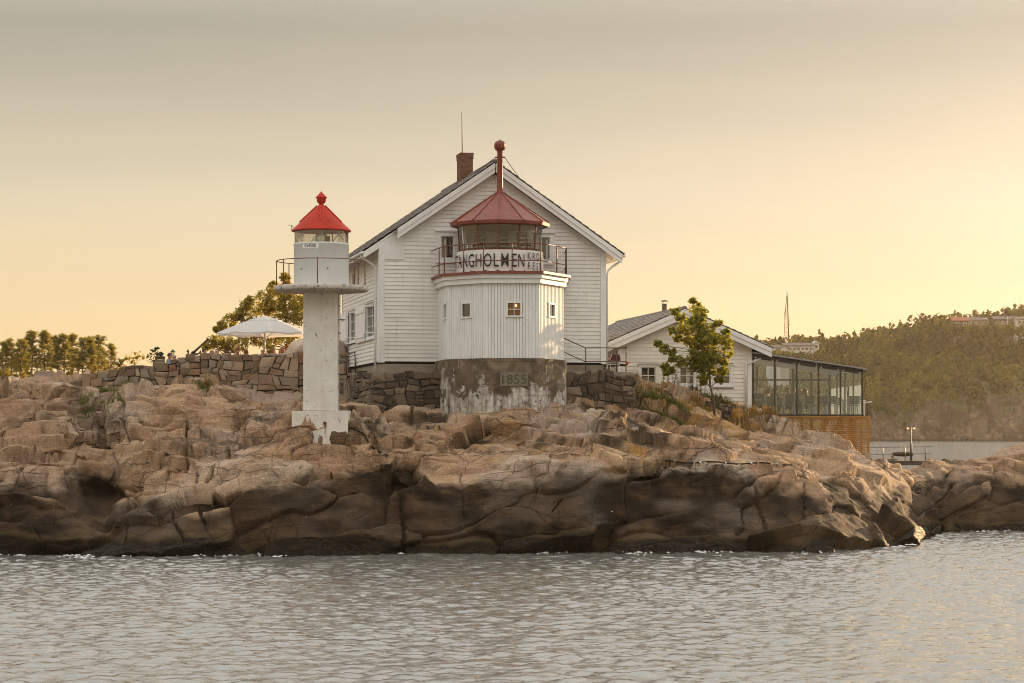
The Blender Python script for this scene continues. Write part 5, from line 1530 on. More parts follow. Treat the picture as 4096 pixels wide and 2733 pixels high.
m = MB(); m.hexa([(x0, VY - .05, zt0 - .24), (fw_(863), VY - .05, rtop(863) - .24), (fw_(863), VY + .08, rtop(863) - .24), (x0, VY + .08, zt0 - .24), (x0, VY - .05, zt0 - .03), (fw_(863), VY - .05, rtop(863) - .03), (fw_(863), VY + .08, rtop(863) - .03), (x0, VY + .08, zt0 - .03)]); m.build('roof_beam', M_FRAME, pv, True)
m = MB(); m.hexa([(x0, VY - .22, zt0 - .02), (x1, VY - .22, zt1 - .02), (x1, VY + pvD, zt1 - .02), (x0, VY + pvD, zt0 - .02), (x0, VY - .22, zt0 + .03), (x1, VY - .22, zt1 + .03), (x1, VY + pvD, zt1 + .03), (x0, VY + pvD, zt0 + .03)]); m.build('roof_sheet', simple('metal_roof_edge', (.30, .30, .31), .4, .1, metal=.5), pv, True)
m = MB(); m.box((x0, VY - .05, fz - .02), (fw_(864), VY + .08, fz + .05)); m.build('bottom_rail', M_FRAME, pv, True)
for a, b in zip(posts_px, posts_px[1:]):
    m = MB(); A, B = fw_(a) + .037, fw_(b) - .037
    m.add([(A, VY + .01, fz + .052), (B, VY + .01, fz + .052), (B, VY + .01, rtop(b) - .245), (A, VY + .01, rtop(a) - .245)], [(0, 1, 2, 3)]); m.build('glass_pane', M_PGLASS, pv, True)
    for q in (A + .07, B - .07):
        m = MB(); zz = np.interp(q, [A, B], [rtop(a), rtop(b)]) - .20; m.box((q - .025, VY - .062, zz - .022), (q + .025, VY - .051, zz + .022)); m.build('clamp_plate', simple('bright_steel', (.62, .62, .60), .3, .05, metal=.3), pv, True)
# right-hand end and back walls: posts, rails and clear panes; floor
for j in range(5):
    Y = VY + .05 + pvD * j / 4
    m = MB(); m.box((fw_(862.2) - .03, Y - .035, fz), (fw_(862.2) + .03, Y + .035, rtop(862) - .05)); m.build('post', M_FRAME, pv, True)
    if j < 4:
        m = MB(); m.add([(fw_(862.2), Y + .04, fz + .05), (fw_(862.2), Y + pvD / 4 - .04, fz + .05), (fw_(862.2), Y + pvD / 4 - .04, rtop(862) - .7), (fw_(862.2), Y + .04, rtop(862) - .7)], [(0, 1, 2, 3)]); m.build('glass_pane', M_PGLASS, pv, True)
for k in range(6):
    x = x0 + .4 + (fw_(862) - x0 - .4) * k / 5
    m = MB(); m.box((x - .06, VY + pvD - .06, fz), (x + .06, VY + pvD, PZ(360, VY))); m.build('post', M_FRAME, pv, True)
m = MB(); m.box((x0, VY + pvD - .05, fz + 1.72), (fw_(862), VY + pvD - .01, fz + 1.80)); m.build('back_rail', M_FRAME, pv, True)
m = MB(); m.box((x0 - .8, VY + .09, fz - .12), (fw_(863), VY + pvD, fz - .002)); m.build('floor', simple('deck_floor', (.30, .20, .10), .7, .2), pv, True)
m = MB(); m.hexa([(fw_(862.5), VY + .1, PZ(403.0, VY)), (fw_(872.5), VY + .1, PZ(402.2, VY)), (fw_(872.5), VY + pvD - .3, PZ(402.2, VY)), (fw_(862.5), VY + pvD - .3, PZ(403.0, VY)), (fw_(862.5), VY + .1, PZ(402.0, VY)), (fw_(872.5), VY + .1, PZ(401.2, VY)), (fw_(872.5), VY + pvD - .3, PZ(401.2, VY)), (fw_(862.5), VY + pvD - .3, PZ(402.0, VY))]); m.build('outer_ledge', M_TRIM, pv, True)
for j in range(5):
    Y = VY + .2 + (pvD - .7) * j / 4
    m = MB(); m.box((fw_(867.5), Y - .03, fz - .02), (fw_(868.6), Y + .03, PZ(402.8, VY))); m.build('ledge_post', M_FRAME, pv, True)
tube_obj('roof_spout', [(fw_(862.5), VY - .1, PZ(371, VY)), (fw_(865.5), VY - .1, PZ(371.5, VY))], .035, M_FRAME, pv, 6, True)
m = MB(); m.bar((fw_(815.3), VY - .10, PZ(362.0, VY)), (fw_(816.3), VY - .10, PZ(365.2, VY)), .05, .02); m.build('roof_clip', MATS['bright_steel'], pv, True)

# slatted timber screen under the pavilion
def timber(name, col):
    t = NT(name); v = t.obj((1.2, 6, 6), True); oi = t.n('ShaderNodeObjectInfo')
    n = t.noise(v, 3, 5, .6)
    c = t.ramp(n, [(.3, tuple(x * .6 for x in col)), (.7, col)])
    c = t.mix(1.0, c, t.ramp(oi.outputs['Random'], [(0, .7), (1, 1.1)]), 'MULTIPLY')
    t.bsdf(c, .7, .3, 0, t.bump(n, .2, .01)); return t.m
M_SLAT = timber('oiled_pine', (0.55, 0.29, 0.085))
sc = thing('slat_screen', 'orange timber slat screen closing the space under the glass pavilion', 'screen', (PX(822, VY), VY - .05, PZ(455, VY)))
sx0, sx1 = fw_(768), fw_(869.6)
zt, zb = PZ(417.2, VY), PZ(457, VY)
ns = 19
slat_m = MB().box((0, 0, -.024), (sx1 - sx0, .03, .024)).mesh('slat'); slat_m.materials.append(M_SLAT)
for k in range(ns):
    o = bpy.data.objects.new('slat', slat_m); COL.objects.link(o); o.parent = sc
    o.location = Vector((sx0, VY - .10, zt - .03 - k * (zt - zb) / ns)) - sc.location; o.rotation_euler = (0, rnd.uniform(-.001, .001), 0)
slat_s = MB().box((0, 0, -.024), (.03, 9.5, .024)).mesh('slat'); slat_s.materials.append(M_SLAT)
for k in range(ns):
    o = bpy.data.objects.new('slat', slat_s); COL.objects.link(o); o.parent = sc
    o.location = Vector((sx1 - .03, VY - .06, zt - .03 - k * (zt - zb) / ns)) - sc.location
for px in (775.5, 789.5, 802, 822, 843, 868.2):
    m = MB(); m.box((fw_(px) - .04, VY - .066, zb - .5), (fw_(px) + .04, VY + .0, zt)); m.build('stud', M_SLAT, sc, True)
for j in range(1, 6):
    m = MB(); m.box((sx1 - .11, VY + j * 1.8 - .04, zb - 1.2), (sx1 - .035, VY + j * 1.8 + .04, zt)); m.build('stud', M_SLAT, sc, True)
m = MB(); m.box((sx0, VY - .13, zt + .001), (sx1 + .03, VY + .1, zt + .045)); m.build('top_board', M_SLAT, sc, True)
for (xa, xb) in ((830, 846), (818, 834)):
    m = MB(); m.bar((fw_(xa), VY + 1.2, PZ(442, VY)), (fw_(xb), VY + 1.2, zt), .12, .12); m.build('brace', M_SLAT, sc, True)
for px in (815, 828, 846, 856): 
    m = MB(); m.box((fw_(px) - .06, VY + 1.1, zb - 1.0), (fw_(px) + .06, VY + 1.22, zt)); m.build('pile', M_SLAT, sc, True)
# ================================================================== plants
M_LEAF_A = leaf_mat('maple_leaf', (0.085, 0.125, 0.014), (0.16, 0.19, 0.022), .6, (0.75, 0.60, 0.05))
M_LEAF_B = leaf_mat('broad_leaf', (0.075, 0.095, 0.012), (0.17, 0.155, 0.018), .62, (0.90, 0.62, 0.05))
M_NEEDLE = leaf_mat('pine_needles', (0.075, 0.090, 0.012), (0.15, 0.14, 0.018), .5, (0.85, 0.58, 0.05))
M_BARK = simple('bark', (.13, .085, .055), .9, .4, 8, bump=.5)
M_BARKP = simple('pine_bark', (.16, .085, .045), .9, .4, 6, bump=.5)

def leaves(lobes, per_m3, size, seed, shell=.35, flat=.6, minn=40, asp=.85):
    """many small folded leaves through the volume of the lobes; lobes [(centre, radius)]"""
    r = np.random.RandomState(seed)
    V, Fc = [], []
    for (c, rad) in lobes:
        n = max(minn, int(per_m3 * 4.2 * rad ** 3))
        d = r.normal(size=(n, 3)); d /= np.linalg.norm(d, axis=1, keepdims=True)
        rr = rad * (shell + (1 - shell) * r.rand(n) ** .6) * (1 + .25 * r.randn(n).clip(-1.5, 1.5) * .6)
        # leaves gather on twigs: snap part of them to twig centres
        k = max(3, n // 14); tw = r.normal(size=(k, 3)); tw /= np.linalg.norm(tw, axis=1, keepdims=True); tw *= (rad * (0.5 + .55 * r.rand(k)))[:, None]
        p = d * rr[:, None]
        sel = r.rand(n) < .75; ti = r.randint(0, k, n)
        p[sel] = tw[ti[sel]] + r.normal(size=(sel.sum(), 3)) * rad * .16
        p[:, 2] *= .9
        p += np.array(c)
        V.append(p)
    C = np.concatenate(V); n = len(C)
    s = size * (.55 + .8 * r.rand(n))
    ax = r.normal(size=(n, 3)); ax /= np.linalg.norm(ax, axis=1, keepdims=True)
    up = np.array([0, 0, 1.0]) * flat + r.normal(size=(n, 3)) * .8
    b = np.cross(ax, up); b /= np.linalg.norm(b, axis=1, keepdims=True) + 1e-6
    nn = np.cross(ax, b)
    q = [C - ax * s[:, None] * .5, C + b * (s * .5 * asp)[:, None] + nn * (s * .12)[:, None], C + ax * s[:, None] * .55, C - b * (s * .5 * asp)[:, None] + nn * (s * .12)[:, None]]
    VV = np.stack(q, 1).reshape(-1, 3)
    i = np.arange(n) * 4
    Fq = np.concatenate([np.stack([i, i + 1, i + 2], 1), np.stack([i, i + 2, i + 3], 1)])
    return VV, Fq

def local(o, V): return np.asarray(V) - np.array(o.location)

def broad_tree(root, trunk, r0, lobes, leaf, size, per, seed, bark, minn=40, twig=5, asp=.85):
    r = random.Random(seed)
    m = MB()
    tp = [Vector(p) - root.location for p in trunk]
    n = len(tp)
    m.tube(tp, [r0 * (1 - .82 * i / (n - 1)) for i in range(n)], 8)
    for (c, rad) in lobes:
        c = Vector(c) - root.location
        # branch leaves the stem below the lobe
        cand = [p for p in tp[1:] if p.z < c.z + .1] or [tp[1]]
        b = min(cand, key=lambda p: (p - c).length)
        mid = b.lerp(c, .55) + Vector((r.uniform(-.1, .1), r.uniform(-.1, .1), -.06)) * rad * 2
        m.tube([b, mid, c], [r0 * .34, r0 * .22, r0 * .10], 5)
        for k in range(twig):
            d = Vector((r.uniform(-1, 1), r.uniform(-1, 1), r.uniform(-.5, 1))).normalized() * rad * .9
            m.tube([c.lerp(mid, .3), c + d * .55 + Vector((0, 0, .03)), c + d], [r0 * .11, r0 * .07, r0 * .03], 4, False)
    m.build('trunk', bark, root)
    V, Fq = leaves(lobes, per, size, seed, minn=minn, asp=asp)
    me = np_mesh('crown', local(root, V), Fq, False); new_obj('crown', me, leaf, root)

# young maple on the rock in front of the annex
def z3(x, y, Y): return P(587.5 + x * .08768, 287.5 + y * .08768, Y)
SY = 92.6
lob = [(1205, 150, 38), (1225, 230, 80), (1290, 300, 90), (1000, 280, 55), (1060, 345, 65), (1080, 480, 85), (960, 495, 45), (1250, 430, 120), (1400, 480, 85), (1480, 410, 55), (1580, 510, 45), (1590, 620, 85), (1480, 600, 80), (1340, 570, 110), (1170, 600, 85), (1040, 590, 50), (800, 640, 45), (880, 700, 60), (965, 745, 50), (970, 815, 42), (1060, 830, 72), (1205, 760, 60), (1180, 850, 75), (1320, 830, 110), (1450, 790, 100), (1600, 740, 75), (1560, 860, 60), (1280, 930, 75), (1400, 930, 90), (1550, 960, 60), (880, 900, 48), (900, 970, 40), (960, 950, 42), (1330, 1030, 70), (1500, 1040, 60), (1320, 1080, 40), (1380, 680, 90), (1230, 680, 60)]
rr_ = random.Random(2)
mp_root_p = z3(1450, 1385, SY); gz = ground(mp_root_p.x, mp_root_p.y, mp_root_p.z)
maple = thing('maple_sapling', 'young leafy maple growing from the rocks in front of the annex', 'tree', (mp_root_p.x, mp_root_p.y, min(gz, mp_root_p.z)))
lobes = []
for x, y, rad in lob:
    p = z3(x, y, SY + rr_.uniform(-.45, .45)); lobes.append((tuple(p), rad * .08768 * SY / F * 1.02))
stem = [Vector((mp_root_p.x, mp_root_p.y, maple.location.z - .1))] + [z3(x, y, SY) for x, y in ((1440, 1280), (1400, 1130), (1385, 950), (1340, 740), (1290, 560), (1245, 400), (1205, 190))]
broad_tree(maple, stem, .055, lobes, M_LEAF_A, .105, 2200, 5, M_BARK, minn=210, twig=3, asp=1.0)

# larger trees behind the parasol
def z2b(x, y, Y): return P(150 + x * .09568, 262.5 + y * .09568, Y)
BTY = 106.0
def big_tree(lobs, base, stems, seed, label, Y):
    bp_ = z2b(*base, Y); g = ground(bp_.x, bp_.y, 6.3)
    o = thing('broadleaf_tree', label, 'tree', (bp_.x, bp_.y, g))
    rr = random.Random(seed); L2 = []
    for x, y, rad in lobs:
        p = z2b(x, y, Y + rr.uniform(-.9, .9)); L2.append((tuple(p), rad * .09568 * Y / F * 1.05))
    st = [Vector((bp_.x, bp_.y, g - .1))] + [z2b(x, y, Y) for x, y in stems]
    broad_tree(o, st, .10, L2, M_LEAF_B, .095, 1500, seed, M_BARK, minn=380, twig=4)
big_tree([(1405, 150, 55), (1290, 225, 40), (1300, 310, 90), (1190, 380, 85), (1430, 330, 110), (1560, 420, 100), (1080, 480, 90), (1200, 490, 100), (1330, 470, 100), (1480, 520, 110), (1560, 580, 90), (1150, 820, 80), (1300, 800, 85), (1420, 800, 80), (1510, 740, 80), (1250, 900, 60), (1350, 620, 90), (1420, 240, 60)],
         (1450, 1120), ((1445, 900), (1430, 700), (1410, 480), (1400, 300), (1400, 170)), 21, 'tall leafy tree rising behind the white parasol, crown reaching the beacon platform', BTY)
big_tree([(1000, 440, 70), (930, 530, 65), (860, 590, 75), (750, 655, 60), (985, 590, 85), (890, 700, 65), (1060, 800, 85), (950, 860, 75), (850, 850, 75), (720, 810, 75), (640, 850, 60), (590, 885, 40), (780, 890, 60), (1080, 640, 80), (700, 700, 40), (1040, 400, 50)],
         (900, 1120), ((910, 950), (930, 780), (960, 600), (995, 450)), 33, 'low spreading leafy tree behind the seated diners and the anchor', BTY - 1.5)
big_tree([(1700, 420, 120), (1800, 560, 130), (1880, 480, 90), (1750, 720, 110), (1860, 760, 100), (1930, 640, 80), (1780, 900, 90), (1900, 900, 70)],
         (1800, 1120), ((1805, 950), (1800, 750), (1790, 560), (1780, 420)), 44, 'leafy tree seen between the beacon pillar and the white house', BTY + .6)

# wooded islet with pines, far left
def z1b(x, y, Y): return P(x * .0851, 300 + y * .0851, Y)
PNY = 300.0
def islet(name, x0, x1, y0, y1, ztop, mat, seed, nx=70, ny=24):
    V = []
    for i in range(nx + 1):
        for j in range(ny + 1):
            u, v = i / nx, j / ny; x = x0 + (x1 - x0) * u; y = y0 + (y1 - y0) * v
            e = max(0, 1 - (2 * u - 1) ** 4) * max(0, 1 - (2 * v - 1) ** 2) ** .5
            z = -1 + (ztop + 1) * e + e * 1.2 * mnoise.noise(Vector((x * .08, y * .08, seed)))
            V.append((x, y, z))
    Fq = [(i * (ny + 1) + j, (i + 1) * (ny + 1) + j, (i + 1) * (ny + 1) + j + 1, i * (ny + 1) + j + 1) for i in range(nx) for j in range(ny)]
    o = new_obj(name, np_mesh(name, np.array(V), np.array(Fq)), mat); o['kind'] = 'structure'; return o
M_HEATH = simple('heath_ground', (.16, .12, .03), .95, .5, .5, bump=.4)
islet('islet', PX(-160, 300), PX(165, 300), 278, 345, PZ(384, 300), M_HEATH, 3)
def pine(name_label, base, top, wid, seed, Y, dens=1.0, group='pines on the islet'):
    """open-crowned pine: trunk, whorled limbs, tufts of needles"""
    r = random.Random(seed); b, t = base, top
    o = thing('pine_tree', name_label, 'tree', tuple(b), 0, group)
    h = (t - b).length; m = MB()
    lean = Vector((r.uniform(-.04, .04) * h, 0, 0))
    tp = [Vector((0, 0, -.6)), lean * .3 + Vector((0, 0, h * .35)), lean * .7 + Vector((0, 0, h * .7)), (t - b)]
    m.tube(tp, [h * .018, h * .014, h * .009, h * .003], 6)
    tufts = []
    nl = int(16 * dens)
    for k in range(nl):
        f = .30 + .68 * (k / nl) ** .85; z = h * f
        c = tp[1].lerp(tp[3], max(0, (f - .35) / .65)); c.z = z
        ln = wid * (1.05 - .80 * f) * r.uniform(.45, 1.25)
        for q in range(3):
            a = r.uniform(0, 6.28); d = Vector((math.cos(a), math.sin(a), r.uniform(.05, .45)))
            e = c + d * ln
            m.tube([c, c + d * ln * .5 - Vector((0, 0, .02 * h)), e], [h * .006, h * .004, h * .002], 4, False)
            for s in (.55, .8, 1.0):
                for w in range(3):
                    tufts.append(c + d * ln * s + Vector((r.uniform(-1, 1), r.uniform(-1, 1), r.uniform(-.3, .7))) * h * .042)
    for w in range(6): tufts.append(tp[3] + Vector((r.uniform(-1, 1), r.uniform(-1, 1), r.uniform(-1.5, .4))) * h * .03)
    m.build('trunk', M_BARKP, o)
    C = np.array([tuple(p) for p in tufts]); n = len(C); K = 9
    rs = np.random.RandomState(seed)
    d = rs.normal(size=(n, K, 3)); d[:, :, 2] = np.abs(d[:, :, 2]) * .8 + .1; d /= np.linalg.norm(d, axis=2, keepdims=True)
    L_ = h * (.04 + .035 * rs.rand(n, K))[:, :, None]
    s = np.cross(d, rs.normal(size=(n, K, 3))); s /= np.linalg.norm(s, axis=2, keepdims=True)
    w = h * .006
    A = C[:, None, :] + s * w; B = C[:, None, :] - s * w; T = C[:, None, :] + d * L_
    V = np.stack([A, B, T], 2).reshape(-1, 3); Fq = np.arange(n * K * 3).reshape(-1, 3)
    new_obj('crown', np_mesh('crown', V, Fq, False), M_NEEDLE, o)
    return o
tops = [(40, 460, 150), (115, 415, 150), (235, 402, 150), (375, 372, 160), (530, 366, 160), (650, 398, 150), (735, 398, 150), (850, 402, 150), (990, 415, 170), (1165, 428, 180), (1300, 490, 170), (1050, 440, 120), (300, 430, 120), (-60, 480, 170), (600, 520, 170), (900, 560, 180), (200, 600, 170), (1180, 600, 170)]
tall = {4: 'tallest of the pines on the islet, with a thin spire top', 10: 'pine with drooping outer boughs at the low end of the islet, towards the stone wall', 0: 'sparse pine with a see-through crown at the outer end of the islet'}
for k, (x, y, w) in enumerate(tops):
    Y = PNY + rnd.uniform(-10, 12)
    b = z1b(x + rnd.uniform(-25, 25), 985, Y); b.z = min(b.z, PZ(386, Y)); t = z1b(x, y + (rnd.uniform(-10, 75) if k not in (3, 4, 9) else 0), Y)
    pine(tall.get(k, 'open-crowned pine standing among others on the far islet behind the rocks'), b, t, w * .0851 * Y / F * 1.0, 100 + k, Y)
# low sunlit scrub between and below the pines
lob = []
for k in range(46):
    x = rnd.uniform(-60, 1420); Y = PNY + rnd.uniform(-14, 6)
    p = z1b(x, rnd.uniform(880, 990), Y); lob.append((tuple(p), rnd.uniform(.5, 1.1)))
sc_ = np.array([0, 0, 0.0])
V, Fq = leaves(lob, 70, .34, 77, minn=70)
scrub = new_obj('scrub', np_mesh('scrub', V, Fq, False), leaf_mat('sunlit_scrub', (0.10, 0.085, 0.01), (0.20, 0.13, 0.015), .6, (.5, .33, .03)))
tag(scrub, 'golden backlit scrub under the pines on the far islet', 'scrub', kind='stuff')
# shrubs just behind the wall
def shrub(lobs, base, Y, label, leaf, size, seed, name='shrub', per=260):
    b = z1b(*base, Y); o = thing(name, label, 'shrub', (b.x, b.y, ground(b.x, b.y, b.z)))
    L2 = [(tuple(z1b(x, y, Y + rnd.uniform(-.3, .3))), rad * .0851 * Y / F) for x, y, rad in lobs]
    stem = [Vector(o.location) - Vector((0, 0, .1)), z1b(base[0], (base[1] + lobs[0][1]) / 2, Y), z1b(lobs[0][0], lobs[0][1], Y)]
    broad_tree(o, stem, .03, L2, leaf, size, per, seed, M_BARK, minn=60, twig=4)
shrub([(1590, 640, 65), (1500, 680, 55), (1650, 690, 60), (1560, 720, 60)], (1580, 900), 104, 'small round green shrub behind the low end of the stone wall', M_LEAF_B, .10, 61)
shrub([(1820, 600, 45), (1860, 650, 50), (1760, 680, 60), (1800, 720, 60), (1890, 640, 35), (1840, 570, 25)], (1800, 900), 103, 'dark feathery shrub next to the timber box behind the stone wall', leaf_mat('dark_shrub', (0.02, 0.03, 0.006), (0.04, 0.05, 0.01), .3), .09, 62)
shrub([(1250, 800, 70), (1380, 770, 70), (1150, 860, 60), (1050, 890, 55), (1320, 830, 60), (1450, 750, 55), (980, 900, 40)], (1250, 980), 101, 'golden backlit bush along the sloping top of the stone wall', MATS['sunlit_scrub'], .12, 63)

# grasses and weeds ------------------------------------------------
def blades(name, spots, mat, label, n_per, h, lean, seed, wdt=.010, spread=.25):
    r = np.random.RandomState(seed); V, Fc = [], []
    b = 0
    for (px, py, sc) in spots:
        c = rock_at(px, py)
        if c is None: continue
        for k in range(int(n_per * sc)):
            x = c.x + r.randn() * spread * sc; y = c.y + r.randn() * spread * sc * .8
            z = ground(x, y, c.z)
            if abs(z - c.z) > .8: continue
            hh = h * (.5 + .7 * r.rand()) * (.6 + .4 * sc); a = r.rand() * 6.28; dx, dy = math.cos(a), math.sin(a); ln = lean * (.3 + r.rand()) * hh
            wx, wy = -dy * wdt, dx * wdt
            V += [(x - wx, y - wy, z - .03), (x + wx, y + wy, z - .03), (x + dx * ln * .35 + wx * .7, y + dy * ln * .35 + wy * .7, z + hh * .6), (x + dx * ln * .35 - wx * .7, y + dy * ln * .35 - wy * .7, z + hh * .6), (x + dx * ln, y + dy * ln, z + hh)]
            Fc += [(b, b + 1, b + 2), (b, b + 2, b + 3), (b + 3, b + 2, b + 4)]; b += 5
    o = new_obj(name, np_mesh(name, np.array(V), np.array(Fc), False), mat)
    return tag(o, label, 'grass', kind='stuff')
M_GRASS = leaf_mat('green_grass', (0.055, 0.085, 0.010), (0.10, 0.12, 0.015), .5, (.30, .26, .03))
M_DRY = leaf_mat('dry_grass', (0.22, 0.13, 0.035), (0.34, 0.20, 0.05), .5, (.55, .32, .06))
blades('green_grass', [(x, y, s) for x, y, s in ((92, 402, 1.2), (98, 401, 1.3), (104, 399, 1.3), (111, 397, 1.2), (118, 396, 1), (125, 395, .8), (86, 404, .7), (203, 386, .8), (205, 388, .7), (640, 397, .9), (644, 399, 1.1), (648, 401, 1), (654, 398, .8), (660, 399, .7), (667, 401, .9), (672, 411, 1.0), (676, 412, 1.2), (681, 413, 1.0), (670, 414, .7), (715, 402, 1), (722, 402, 1), (706, 403, 1))], M_GRASS, 'short green grass growing in hollows of the rock', 200, .22, .5, 5)
blades('dry_grass', [(x, y, s) for x, y, s in ((684, 408, .8), (738, 411, 1), (742, 414, 1.1), (747, 413, 1.1), (752, 416, 1), (736, 418, .9), (744, 420, 1), (758, 417, 1), (765, 416, 1), (730, 408, .9), (700, 405, .8), (694, 405, .7), (208, 386, .5), (770, 417, .8), (648, 388, .5), (660, 392, .5), (640, 386, .4))], M_DRY, 'dry golden grass tufts on the rocks below the annex and pavilion', 150, .42, .45, 6)
def tall_weeds():
    r = np.random.RandomState(9); V, Fc = [], []; b = 0
    for k in range(75):
        px = r.uniform(662, 732); Y = 94.6 + r.rand() * 1.2
        x = PX(px, Y); z = ground(x, Y, 5.2) - .05; hh = r.uniform(.45, 1.0) * (1.15 if px < 700 else .75)
        a = r.rand() * 6.28
        top = np.array([x + .12 * math.cos(a), Y + .12 * math.sin(a), z + hh])
        base = np.array([x, Y, z])
        V += [(x - .008, Y, z), (x + .008, Y, z), tuple(top)]; Fc.append((b, b + 1, b + 2)); b += 3
        for q in range(int(14 + hh * 14)):
            t = r.uniform(.15, 1); c = base + (top - base) * t; a = r.rand() * 6.28; d = np.array([math.cos(a), math.sin(a), r.uniform(-.1, .6)]); s = .13 * (1.15 - .7 * t); n_ = np.array([-d[1], d[0], 0]) * .022
            V += [tuple(c), tuple(c + d * s * .5 + n_), tuple(c + d * s), tuple(c + d * s * .5 - n_)]; Fc += [(b, b + 1, b + 2), (b, b + 2, b + 3)]; b += 4
    o = new_obj('tall_weeds', np_mesh('tall_weeds', np.array(V), np.array(Fc), False), leaf_mat('weed_leaf', (0.05, 0.07, 0.012), (0.11, 0.085, 0.02), .5))
    tag(o, 'bed of tall leafy weeds along the annex wall behind the maple', 'weeds', kind='stuff')
tall_weeds()

# ================================================================== people
SKIN = simple('skin', (.46, .23, .15), .6, .1)
SKIN_R = simple('sunburnt_skin', (.50, .20, .13), .6, .1)
HAIRS = {'brown': simple('brown_hair', (.06, .033, .018), .6, .3, 30), 'blond': simple('blond_hair', (.50, .34, .13), .6, .3, 30), 'grey': simple('grey_hair', (.38, .34, .30), .6, .2, 30), 'dark': simple('dark_hair', (.022, .014, .010), .5, .3, 30), 'red': simple('reddish_hair', (.22, .08, .03), .6, .3, 30)}
def cloth(n, c): return simple('cloth_' + n, c, .9, .15, 8)
SEAT = dict(pelvis=(0, 0, .50), spine=(0, .02, .72), chest=(0, .02, .92), neck=(0, .0, 1.06), jaw=(0, -.03, 1.12), head=(0, -.02, 1.21), crown=(0, -.01, 1.29), nose=(0, -.125, 1.175),
            shL=(-.17, .01, 1.0), elL=(-.25, -.10, .74), wrL=(-.15, -.32, .78), hdL=(-.12, -.40, .79), shR=(.17, .01, 1.0), elR=(.25, -.10, .74), wrR=(.15, -.32, .78), hdR=(.12, -.40, .79),
            hpL=(-.10, -.05, .50), knL=(-.13, -.46, .52), anL=(-.13, -.46, .10), toL=(-.14, -.62, .05), hpR=(.10, -.05, .50), knR=(.13, -.46, .52), anR=(.13, -.46, .10), toR=(.14, -.62, .05))
STAND = dict(SEAT); 
for k, v in SEAT.items():
    if k in ('hpL', 'hpR'): STAND[k] = (v[0], 0, .92)
    elif k in ('knL', 'knR'): STAND[k] = (v[0] * .8, -.02, .50)
    elif k in ('anL', 'anR'): STAND[k] = (v[0] * .8, .02, .09)
    elif k in ('toL', 'toR'): STAND[k] = (v[0] * .9, -.16, .04)
    else: STAND[k] = (v[0], v[1], v[2] + .42)
RADI = dict(pelvis=.15, spine=.135, chest=.15, neck=.058, jaw=.072, head=.098, crown=.066, nose=.016, shL=.075, shR=.075, elL=.048, elR=.048, wrL=.034, wrR=.034, hdL=.042, hdR=.042, hpL=.095, hpR=.095, knL=.065, knR=.065, anL=.042, anR=.042, toL=.040, toR=.040)
BONES = [('pelvis', 'spine'), ('spine', 'chest'), ('chest', 'neck'), ('neck', 'jaw'), ('jaw', 'head'), ('head', 'crown'), ('jaw', 'nose'), ('chest', 'shL'), ('shL', 'elL'), ('elL', 'wrL'), ('wrL', 'hdL'), ('chest', 'shR'), ('shR', 'elR'), ('elR', 'wrR'), ('wrR', 'hdR'), ('pelvis', 'hpL'), ('hpL', 'knL'), ('knL', 'anL'), ('anL', 'toL'), ('pelvis', 'hpR'), ('hpR', 'knR'), ('knR', 'anR'), ('anR', 'toR')]
def skinned(pose, slim=1.0):
    names = list(pose); ix = {n: i for i, n in enumerate(names)}
    me = bpy.data.meshes.new('body'); me.from_pydata([pose[n] for n in names], [(ix[a], ix[b]) for a, b in BONES], [])
    o = bpy.data.objects.new('body', me); COL.objects.link(o)
    o.modifiers.new('skin', 'SKIN')
    for n in names:
        sv = me.skin_vertices[0].data[ix[n]]; r = RADI[n] * (slim if n in ('pelvis', 'spine', 'chest', 'shL', 'shR') else 1)
        sv.radius = (r * 1.15, r * .85) if n in ('pelvis', 'spine', 'chest') else (r, r)
        sv.use_root = n == 'pelvis'
    ss = o.modifiers.new('sub', 'SUBSURF'); ss.levels = ss.render_levels = 1
    bpy.context.view_layer.update()
    out = bpy.data.meshes.new_from_object(o.evaluated_get(bpy.context.evaluated_depsgraph_get()))
    bpy.data.objects.remove(o); bpy.data.meshes.remove(me)
    segs_ = [(Vector(pose[a]), Vector(pose[b]), a, b) for a, b in BONES]
    idx = []
    for p in out.polygons:
        c = p.center; best, bn = 9, None
        for A, B, a, b in segs_:
            d = B - A; t = max(0, min(1, (c - A).dot(d) / d.length_squared)); dist = (c - A - d * t).length
            if dist < best: best, bn = dist, (a, b, t)
        a, b, t = bn
        if b in ('jaw', 'head', 'crown', 'nose') or (b == 'neck' and t > .6): k = 0
        elif b in ('hdL', 'hdR') or (b in ('wrL', 'wrR')): k = 0
        elif b in ('knL', 'knR', 'anL', 'anR', 'hpL', 'hpR'): k = 2
        elif b in ('toL', 'toR'): k = 3
        else: k = 1
        idx.append(k)
    out.polygons.foreach_set('material_index', idx); out.polygons.foreach_set('use_smooth', [True] * len(idx))
    return out
BODY = {('seat', 0): skinned(SEAT), ('seat', 1): skinned(SEAT, .86), ('stand', 1): skinned(STAND, .84)}
